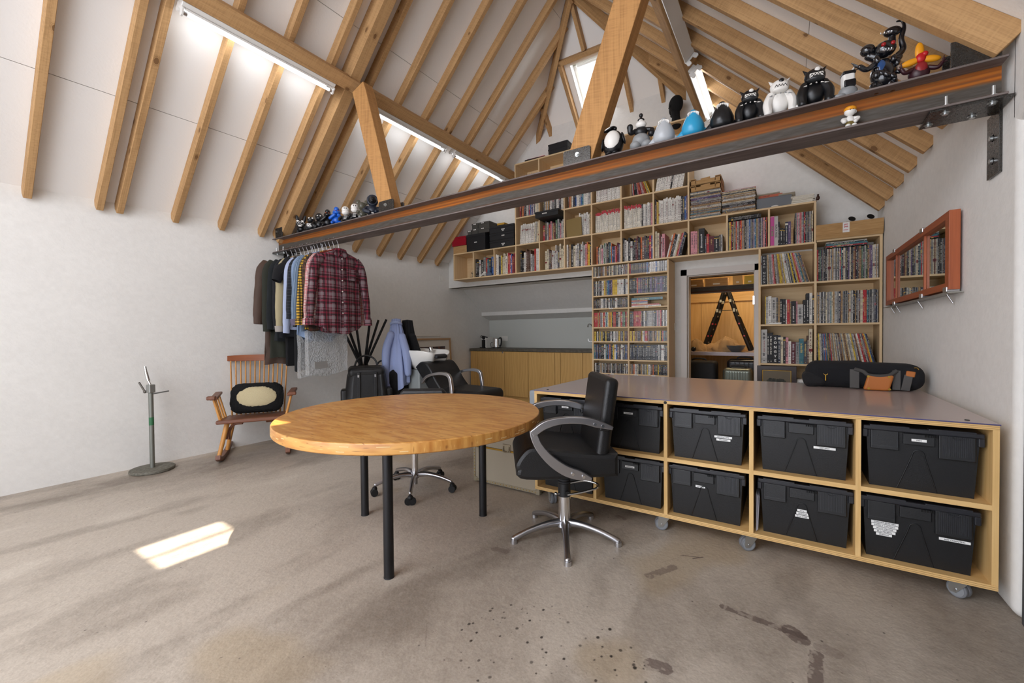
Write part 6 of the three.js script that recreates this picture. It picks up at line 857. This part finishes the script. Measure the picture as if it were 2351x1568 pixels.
// ================= VINYL TOYS ON THE STEEL BEAM =================
const BY = 2.2952, BZ = -2.606, vin = (c, r = 0.35) => std(c, r), bk = vin(0x111215), wh = vin(0xe6e3dd, 0.4), gy = vin(0x8d8f90, 0.45);
const toy = (name, label, x, turn = 0.3) => thing(name, label, 'toy figure', [x, BY + 0.0004, BZ + 0.01], turn, 'vinyl toys along the beam');
const part = (t, name, m, f) => { const b = mb(); f(b); return b.build(name, m, t); };
const teethRow = (b, n, w, y, z, h, r = 0.006) => { for (let i = 0; i < n; i++) b.add(new THREE.ConeGeometry(r, h, 6), -w / 2 + w * i / (n - 1), y, z, i % 2 ? 0 : Math.PI, 0, 0); };
{ const t = toy('eared_toy', 'black big eared toy with white dotted face, leftmost on the beam', -4.42, 0.9); part(t, 'body', bk, (b) => b.sph(0.05, 0, 0.055, -0.02, 1, 0.9, 1.2).sph(0.045, 0, 0.1, 0.045, 1.1, 0.95, 1.1).limb([[-0.03, 0.03, 0.02], [-0.032, 0.006, 0.03]], [0.018, 0.014]).limb([[0.03, 0.03, 0.02], [0.032, 0.006, 0.03]], [0.018, 0.014])); part(t, 'ears', bk, (b) => b.sph(0.03, -0.035, 0.16, 0.02, 0.6, 1.4, 0.4, 0, 0, 0.2).sph(0.03, 0.035, 0.16, 0.02, 0.6, 1.4, 0.4, 0, 0, -0.2)); part(t, 'dots', wh, (b) => { for (let i = 0; i < 22; i++) { const a = rr(-0.9, 0.9), e = rr(-0.5, 0.5); b.sph(0.0035, 0.049 * Math.sin(a) * Math.cos(e), 0.1 + 0.043 * Math.sin(e), 0.045 + 0.0495 * Math.cos(a) * Math.cos(e), 1, 1, 0.5, 0, 0, 0, 8); } b.sph(0.012, -0.022, 0.122, 0.083, 1.2, 0.8, 0.4).sph(0.012, 0.022, 0.122, 0.083, 1.2, 0.8, 0.4).sph(0.012, 0, 0.07, 0.09, 1.6, 0.7, 0.6); }); }
{ const t = toy('bandana_toy', 'black squat toy with a white patterned chest panel', -4.235, 0.9); part(t, 'body', bk, (b) => b.sph(0.055, 0, 0.05, 0, 1.1, 0.92, 1)); part(t, 'head', bk, (b) => b.sph(0.036, 0, 0.125, 0.005, 1.1, 0.9, 1).cyl(0.02, 0.025, 0.03, 0, 0.1, 0)); part(t, 'markings', wh, (b) => b.sph(0.009, -0.015, 0.138, 0.034, 1, 0.8, 0.4).sph(0.009, 0.017, 0.138, 0.034, 1, 0.8, 0.4).rbox(0.07, 0.03, 0.004, 0.002, 0, 0.06, 0.054)); part(t, 'panel_print', bk, (b) => { for (let i = 0; i < 5; i++) b.box(0.004, 0.022, 0.002, -0.026 + i * 0.013, 0.06, 0.0565, 0, 0, 0.5 * (i % 2 ? 1 : -1)); }); }
{ const t = toy('ape_toy', 'black brooding toy with a long muzzle and pale eyes', -4.085, 0.9); part(t, 'body', bk, (b) => b.sph(0.05, 0, 0.05, 0, 1, 1, 1).limb([[-0.045, 0.07, 0.01], [-0.06, 0.04, 0.04], [-0.03, 0.02, 0.05]], [0.018, 0.017, 0.02]).limb([[0.045, 0.07, 0.01], [0.06, 0.04, 0.04], [0.03, 0.02, 0.05]], [0.018, 0.017, 0.02])); part(t, 'head', bk, (b) => b.sph(0.04, 0, 0.13, 0, 1, 1.05, 1).sph(0.027, 0, 0.113, 0.035, 1.2, 0.8, 1)); part(t, 'eyes', wh, (b) => b.sph(0.006, -0.014, 0.138, 0.036, 1, 1.3, 0.6).sph(0.006, 0.014, 0.138, 0.036, 1, 1.3, 0.6)); }
for (const [x, m, l, n] of [[-3.935, bk, 'black crouching toy in a long cap beside the blue one', 'capped_toy'], [-3.785, vin(0x1a5fc4, 0.3), 'bright blue crouching toy in a long cap', 'capped_toy']]) { const t = toy(n, l, x, 0.9); part(t, 'body', m, (b) => b.sph(0.05, 0, 0.05, 0, 1, 1.05, 1).limb([[-0.045, 0.08, 0.01], [-0.06, 0.06, 0.04], [-0.02, 0.09, 0.06]], [0.016, 0.015, 0.016]).limb([[0.045, 0.08, 0.01], [0.06, 0.06, 0.04], [0.02, 0.09, 0.06]], [0.016, 0.015, 0.016]).limb([[-0.03, 0.02, 0.03], [-0.04, 0.012, 0.07]], [0.018, 0.014]).limb([[0.03, 0.02, 0.03], [0.04, 0.012, 0.07]], [0.018, 0.014])); part(t, 'head', m, (b) => b.sph(0.035, 0, 0.125, 0.01, 1.1, 0.9, 1.1).sph(0.02, 0, 0.12, 0.045, 1.3, 0.8, 1)); part(t, 'cap', m, (b) => b.limb([[0, 0.155, 0.03], [0.0, 0.165, -0.02], [0.0, 0.172, -0.06]], [0.024, 0.026, 0.016])); part(t, 'eyes', std(0xd06a3a, 0.3), (b) => b.sph(0.004, -0.014, 0.14, 0.045).sph(0.004, 0.014, 0.14, 0.045)); }
for (const [x, l] of [[-3.645, 'white headed toy in black, left of the pair'], [-3.5, 'white headed toy with white ribs, right of the pair']]) { const t = toy('white_headed_toy', l, x, 0.9); part(t, 'body', bk, (b) => b.sph(0.04, 0, 0.04, 0, 1.1, 0.95, 1).limb([[-0.04, 0.06, 0], [-0.055, 0.03, 0.03]], [0.014, 0.015]).limb([[0.04, 0.06, 0], [0.055, 0.03, 0.03]], [0.014, 0.015]).sph(0.018, -0.025, 0.014, 0.045, 1, 0.75, 1.4).sph(0.018, 0.025, 0.014, 0.045, 1, 0.75, 1.4)); part(t, 'head', wh, (b) => b.sph(0.035, 0, 0.135, 0, 1, 0.95, 0.95).sph(0.03, 0, 0.105, 0.012, 1.15, 0.85, 1)); part(t, 'eyes', bk, (b) => b.sph(0.005, -0.009, 0.142, 0.031, 0.8, 1.6, 0.6).sph(0.005, 0.009, 0.142, 0.031, 0.8, 1.6, 0.6)); part(t, 'ribs', wh, (b) => { for (let i = 0; i < 3; i++) b.rbox(0.03 - i * 0.004, 0.005, 0.004, 0.001, 0, 0.062 - i * 0.013, 0.041); }); }
{ const t = toy('smoky_toy', 'translucent smoky toy between white and hooded figures', -3.385, 0.9); part(t, 'body', phys(0x8d8a78, 0.15, 0, { transmission: 0.7, thickness: 0.04, ior: 1.4, attenuationColor: new THREE.Color(0x6a6656), attenuationDistance: 0.06 }), (b) => b.sph(0.045, 0, 0.045, 0, 1, 1, 1).sph(0.04, 0, 0.125, 0, 1, 1, 1).sph(0.022, -0.035, 0.16, 0, 1, 1, 0.5).sph(0.022, 0.035, 0.16, 0, 1, 1, 0.5).sph(0.016, -0.04, 0.06, 0.03).sph(0.016, 0.04, 0.06, 0.03)); part(t, 'feet', gy, (b) => b.sph(0.014, -0.022, 0.011, 0.045, 1, 0.7, 1.3).sph(0.014, 0.022, 0.011, 0.045, 1, 0.7, 1.3)); }
{ const t = toy('hooded_toy', 'dark blue hooded toy leaning by the pale strut', -3.235, 0.9), nv = vin(0x1a2230, 0.4); part(t, 'body', nv, (b) => b.sph(0.055, 0, 0.055, 0, 1.05, 1, 1).limb([[0.05, 0.08, 0], [0.075, 0.05, 0.02], [0.03, 0.04, 0.05]], [0.018, 0.018, 0.016]).limb([[-0.05, 0.08, 0], [-0.075, 0.05, 0.02], [-0.03, 0.03, 0.05]], [0.018, 0.018, 0.016])); part(t, 'hood', nv, (b) => b.sph(0.052, 0, 0.15, -0.005, 1, 1.05, 1).tor(0.04, 0.012, 0, 0.148, 0.022)); part(t, 'face', bk, (b) => b.sph(0.036, 0, 0.147, 0.022).sph(0.014, -0.004, 0.135, 0.056)); part(t, 'tag', wh, (b) => b.rbox(0.022, 0.008, 0.006, 0.002, 0, 0.02, 0.058)); }
{ const t = toy('penguin_toy', 'black penguin toy with white belly beside the broad strut', -0.91, 0.1); part(t, 'body', bk, (b) => b.sph(0.07, 0, 0.085, 0, 0.92, 1.18, 0.85, 0, 0, -0.08, 24)); part(t, 'belly', wh, (b) => b.sph(0.056, 0.0, 0.092, 0.025, 0.92, 1.18, 0.7, 0, 0, -0.08, 24)); part(t, 'crest', bk, (b) => b.sph(0.026, -0.02, 0.175, 0.012, 1.5, 0.4, 0.9, 0, 0, 0.3).sph(0.014, 0.01, 0.18, 0)); part(t, 'crest_inner', wh, (b) => b.sph(0.018, -0.024, 0.175, 0.022, 1.5, 0.35, 0.8, 0, 0, 0.3)); part(t, 'flippers', bk, (b) => b.sph(0.04, 0.064, 0.11, 0, 0.25, 1, 0.6, 0, 0, 0.25).sph(0.04, -0.066, 0.09, 0, 0.25, 1, 0.6, 0, 0, -0.15)); part(t, 'feet', bk, (b) => b.sph(0.018, -0.02, 0.011, 0.04, 1.2, 0.6, 1.3).sph(0.018, 0.02, 0.011, 0.04, 1.2, 0.6, 1.3)); }
{ const t = toy('hatted_toy', 'grey and black strongman toy in a tiny hat', -0.735, 0.25); part(t, 'legs', gy, (b) => b.sph(0.05, 0, 0.062, 0, 1.05, 0.85, 0.95).sph(0.034, -0.032, 0.03, 0.01, 1, 0.85, 1.1).sph(0.034, 0.032, 0.03, 0.01, 1, 0.85, 1.1)); part(t, 'torso', bk, (b) => b.sph(0.036, 0, 0.115, 0, 1.1, 0.9, 0.9).limb([[-0.03, 0.125, 0], [-0.062, 0.112, 0.01], [-0.064, 0.145, 0.015]], [0.014, 0.013, 0.019]).limb([[0.03, 0.125, 0], [0.062, 0.115, 0.01], [0.06, 0.09, 0.02]], [0.014, 0.013, 0.02])); part(t, 'head', wh, (b) => b.sph(0.027, 0, 0.155, 0.008, 1.2, 0.85, 1).sph(0.017, 0, 0.175, 0.002, 0.9, 1.2, 0.9)); part(t, 'hat', bk, (b) => b.sph(0.017, 0, 0.187, 0, 1.2, 0.5, 1).cyl(0.007, 0.008, 0.016, 0, 0.2, 0).sph(0.013, 0, 0.214, 0, 0.9, 1, 0.9)); }
for (const [x, m, l, m2] of [[-0.6, vin(0xb4b8bc, 0.3), 'pale grey shark toy with bared teeth', wh], [-0.44, vin(0x2f9ac6, 0.3), 'bright blue shark toy with bared teeth', wh], [-0.292, vin(0x16181b, 0.3), 'black shark toy with bared teeth', wh]]) { const t = toy('shark_toy', l, x, 0.2); part(t, 'body', m, (b) => b.lathe([[0.0001, 0], [0.045, 0.004], [0.062, 0.03], [0.06, 0.065], [0.045, 0.1], [0.026, 0.132], [0.012, 0.15], [0.0001, 0.155]], 28, 0, 0, 0, 0.12, 0, 0)); part(t, 'fins', m, (b) => b.add(new THREE.ConeGeometry(0.022, 0.07, 8), -0.068, 0.022, 0.015, 0, 0, 2.1, 1, 1, 0.4).add(new THREE.ConeGeometry(0.022, 0.07, 8), 0.068, 0.022, 0.015, 0, 0, -2.1, 1, 1, 0.4).add(new THREE.ConeGeometry(0.02, 0.06, 8), 0, 0.1, -0.05, -0.7, 0, 0, 0.4, 1, 1)); part(t, 'gums', vin(0x3a3336), (b) => b.tor(0.031, 0.006, 0, 0.098, 0.03, -0.45, 0, 0)); part(t, 'teeth', m2, (b) => { for (let i = 0; i < 9; i++) { const a = Math.PI * (0.1 + 0.8 * i / 8); b.add(new THREE.ConeGeometry(0.0055, 0.02, 5), Math.cos(a) * 0.028, 0.105 + Math.sin(a) * 0.018, 0.05 - Math.sin(a) * 0.01, Math.PI); } }); part(t, 'eyes', bk, (b) => b.sph(0.005, -0.024, 0.125, 0.022).sph(0.005, 0.024, 0.125, 0.022)); }
for (const [x, a, c, l] of [[-0.158, bk, wh, 'black spike collared dog toy next to the black shark'], [-0.025, wh, bk, 'white spike collared dog toy'], [0.122, bk, wh, 'larger black spike collared dog toy right of the white one']]) { const t = toy('dog_toy', l, x, 0.15), s = x > 0.1 ? 1.08 : x > -0.1 ? 1.05 : 1; t.scale.setScalar(s); part(t, 'body', a, (b) => b.sph(0.042, 0, 0.065, 0, 1.05, 1.3, 0.9).limb([[-0.035, 0.1, 0.01], [-0.052, 0.06, 0.025], [-0.05, 0.014, 0.035]], [0.022, 0.02, 0.018]).limb([[0.035, 0.1, 0.01], [0.052, 0.06, 0.025], [0.05, 0.014, 0.035]], [0.022, 0.02, 0.018]).sph(0.018, 0.07, 0.014, 0.03, 1.3, 0.7, 1)); part(t, 'head', a, (b) => b.sph(0.036, 0, 0.135, 0.018, 1.15, 0.95, 1).add(new THREE.ConeGeometry(0.013, 0.035, 8), -0.035, 0.165, 0.01, 0, 0, 0.7).add(new THREE.ConeGeometry(0.013, 0.035, 8), 0.035, 0.165, 0.01, 0, 0, -0.7)); part(t, 'muzzle', x > -0.1 && x < 0.1 ? a : vin(0x2a2c2e), (b) => b.sph(0.028, 0, 0.115, 0.038, 1.25, 0.5, 0.8)); part(t, 'teeth', wh, (b) => { b.rbox(0.052, 0.02, 0.01, 0.004, 0, 0.127, 0.05); }); part(t, 'tooth_gaps', bk, (b) => { for (let i = 0; i < 8; i++) b.box(0.0022, 0.013, 0.002, -0.021 + i * 0.006, 0.127, 0.0555, 0, 0, i % 2 ? 0.5 : -0.5); }); part(t, 'nose', c, (b) => b.sph(0.011, 0.004, 0.153, 0.048, 1, 0.9, 0.6)); part(t, 'collar_spikes', x > -0.1 && x < 0.1 ? gy : wh, (b) => { for (let i = 0; i < 9; i++) { const q = -2 + i * 0.5; b.add(new THREE.ConeGeometry(0.0035, 0.018, 5), Math.sin(q) * 0.05, 0.092 - Math.cos(q) * 0.004, 0.02 + Math.cos(q) * 0.036, 2.2, 0, -Math.sin(q) * 1.2); } }); }
{ const t = toy('badger_toy', 'small white and black masked toy near the red figure', 0.255, 0.2); part(t, 'head', wh, (b) => b.rbox(0.05, 0.075, 0.045, 0.012, 0, 0.095, 0).add(new THREE.ConeGeometry(0.01, 0.03, 6), 0.022, 0.145, 0, 0, 0, -0.3)); part(t, 'mask', bk, (b) => b.rbox(0.052, 0.018, 0.047, 0.006, 0, 0.122, 0.001)); part(t, 'snout', bk, (b) => b.rbox(0.046, 0.034, 0.012, 0.006, 0.002, 0.07, 0.022)); part(t, 'body', gy, (b) => b.sph(0.035, 0, 0.035, 0, 1.1, 0.95, 0.9).sph(0.018, -0.038, 0.014, 0.02, 1.4, 0.7, 1).sph(0.018, 0.038, 0.014, 0.02, 1.4, 0.7, 1)); }
{ const t = toy('monster_toy', 'tall glossy black monster toy with raised heads and red eyes', 0.385, 0.2), gl = phys(0x14161c, 0.22, 0.25, { clearcoat: 1, clearcoatRoughness: 0.1 });
  part(t, 'body', gl, (b) => { b.sph(0.05, 0, 0.08, 0, 1, 1.35, 0.9, 0, 0, 0, 20); for (let i = 0; i < 16; i++) b.sph(rr(0.008, 0.014), rr(-0.045, 0.045), rr(0.02, 0.14), rr(0.02, 0.04), 1, 1.5, 1, 0, 0, rr(-1, 1), 8); b.limb([[-0.025, 0.03, 0], [-0.03, 0.01, 0.01]], [0.028, 0.022]).limb([[0.025, 0.03, 0], [0.03, 0.01, 0.01]], [0.028, 0.022]); });
  part(t, 'head', gl, (b) => b.sph(0.038, 0, 0.185, 0.01, 1.1, 0.95, 1).sph(0.026, -0.062, 0.2, 0.005, 1.1, 1, 1).sph(0.024, 0.03, 0.262, 0.005, 1.4, 0.9, 1).limb([[-0.03, 0.16, 0], [-0.055, 0.175, 0]], [0.02, 0.018]).limb([[0.03, 0.19, 0], [0.03, 0.25, 0]], [0.016, 0.014])); part(t, 'arms', gl, (b) => { b.limb([[-0.04, 0.12, 0.02], [-0.075, 0.1, 0.03], [-0.1, 0.115, 0.035]], [0.014, 0.011, 0.011]).limb([[0.04, 0.14, 0.01], [0.066, 0.17, 0.01], [0.06, 0.22, 0.01], [0.07, 0.27, 0.01], [0.062, 0.3, 0.01], [0.045, 0.302, 0.01]], [0.014, 0.013, 0.011, 0.01, 0.007, 0.004], 24); for (let i = 0; i < 4; i++) b.limb([[-0.1, 0.115, 0.035], [-0.118 - 0.004 * i, 0.1 + i * 0.014, 0.045 - i * 0.005]], [0.005, 0.002], 4, 6); }); part(t, 'eyes', std(0x9c1a1e, 0.2), (b) => b.sph(0.009, -0.016, 0.192, 0.044).sph(0.009, 0.018, 0.192, 0.044)); part(t, 'teeth', M.satin, (b) => { teethRow(b, 8, 0.036, 0.165, 0.044, 0.012, 0.003); teethRow(b, 7, 0.04, 0.252, 0.026, 0.01, 0.003); }); part(t, 'painted_blue_sheen', vin(0x2a4a7a, 0.2), (b) => b.sph(0.02, -0.02, 0.1, 0.036, 0.8, 1.4, 0.4)); }  // blue sheen on the glossy black body, painted as a coloured patch
{ const t = toy('flower_toy', 'dark red toy with an orange petal head at the beam end', 0.505, 0.2), dr = vin(0x34101a, 0.4), og = vin(0xe69a1a, 0.4); part(t, 'body', dr, (b) => { b.sph(0.036, 0, 0.04, 0, 1.05, 1.1, 0.9); for (const s of [-1, 1]) { b.limb([[s * 0.03, 0.055, 0.01], [s * 0.058, 0.045, 0.02], [s * 0.07, 0.06, 0.025]], [0.011, 0.009, 0.007]); for (let i = 0; i < 3; i++) b.limb([[s * 0.07, 0.06, 0.025], [s * (0.084 - i * 0.005), 0.06 + i * 0.012, 0.03]], [0.004, 0.002], 4, 6); } }); part(t, 'petals', og, (b) => b.sph(0.03, 0, 0.135, 0.005, 0.55, 1.35, 0.35).sph(0.03, -0.034, 0.09, 0.01, 1.25, 0.5, 0.45, 0, 0, 0.25).sph(0.03, 0.036, 0.092, 0.01, 1.25, 0.5, 0.45, 0, 0, -0.15)); part(t, 'heart', std(0xb8161c, 0.4), (b) => b.sph(0.02, 0, 0.1, 0.016, 0.9, 1.1, 0.7).sph(0.012, 0.012, 0.113, 0.02)); part(t, 'chest', std(0x8a1c22, 0.4), (b) => b.sph(0.022, 0, 0.055, 0.022, 1, 1.2, 0.6)); }
{ const t = thing('seated_toy', 'white toy with yellow visor sitting on the lower flange', 'toy figure', [0.26, 2.1468, -2.565], 0.2, 'vinyl toys along the beam'); part(t, 'body', wh, (b) => b.sph(0.017, 0, 0.04, 0, 1, 1.15, 0.8).limb([[-0.015, 0.045, 0], [-0.03, 0.04, 0.008], [-0.026, 0.03, 0.014]], [0.008, 0.008, 0.01]).limb([[0.015, 0.045, 0], [0.031, 0.042, 0.006], [0.018, 0.026, 0.014]], [0.008, 0.008, 0.009])); part(t, 'head', wh, (b) => b.sph(0.022, 0, 0.077, 0.002, 1.05, 0.95, 1).sph(0.008, 0.022, 0.075, 0, 0.6, 1, 1)); part(t, 'visor', std(0xe8991c, 0.35), (b) => b.sph(0.024, 0, 0.087, 0.003, 1.05, 0.62, 1.05)); part(t, 'shorts', std(0x6a5a22, 0.6), (b) => b.sph(0.018, 0, 0.02, 0.002, 1.1, 0.7, 0.9)); part(t, 'shoes', wh, (b) => b.sph(0.009, -0.012, 0.0075, 0.016, 1.2, 0.8, 1.3).sph(0.009, 0.012, 0.0075, 0.016, 1.2, 0.8, 1.3)); part(t, 'eyes', bk, (b) => b.sph(0.002, -0.006, 0.079, 0.024).sph(0.002, 0.007, 0.08, 0.023)); }

printTex.needsUpdate = true; spineTex.needsUpdate = true;
scene.traverse((o) => { if (o.isMesh) { o.castShadow = true; o.receiveShadow = true; } });
renderer.render(scene, camera);
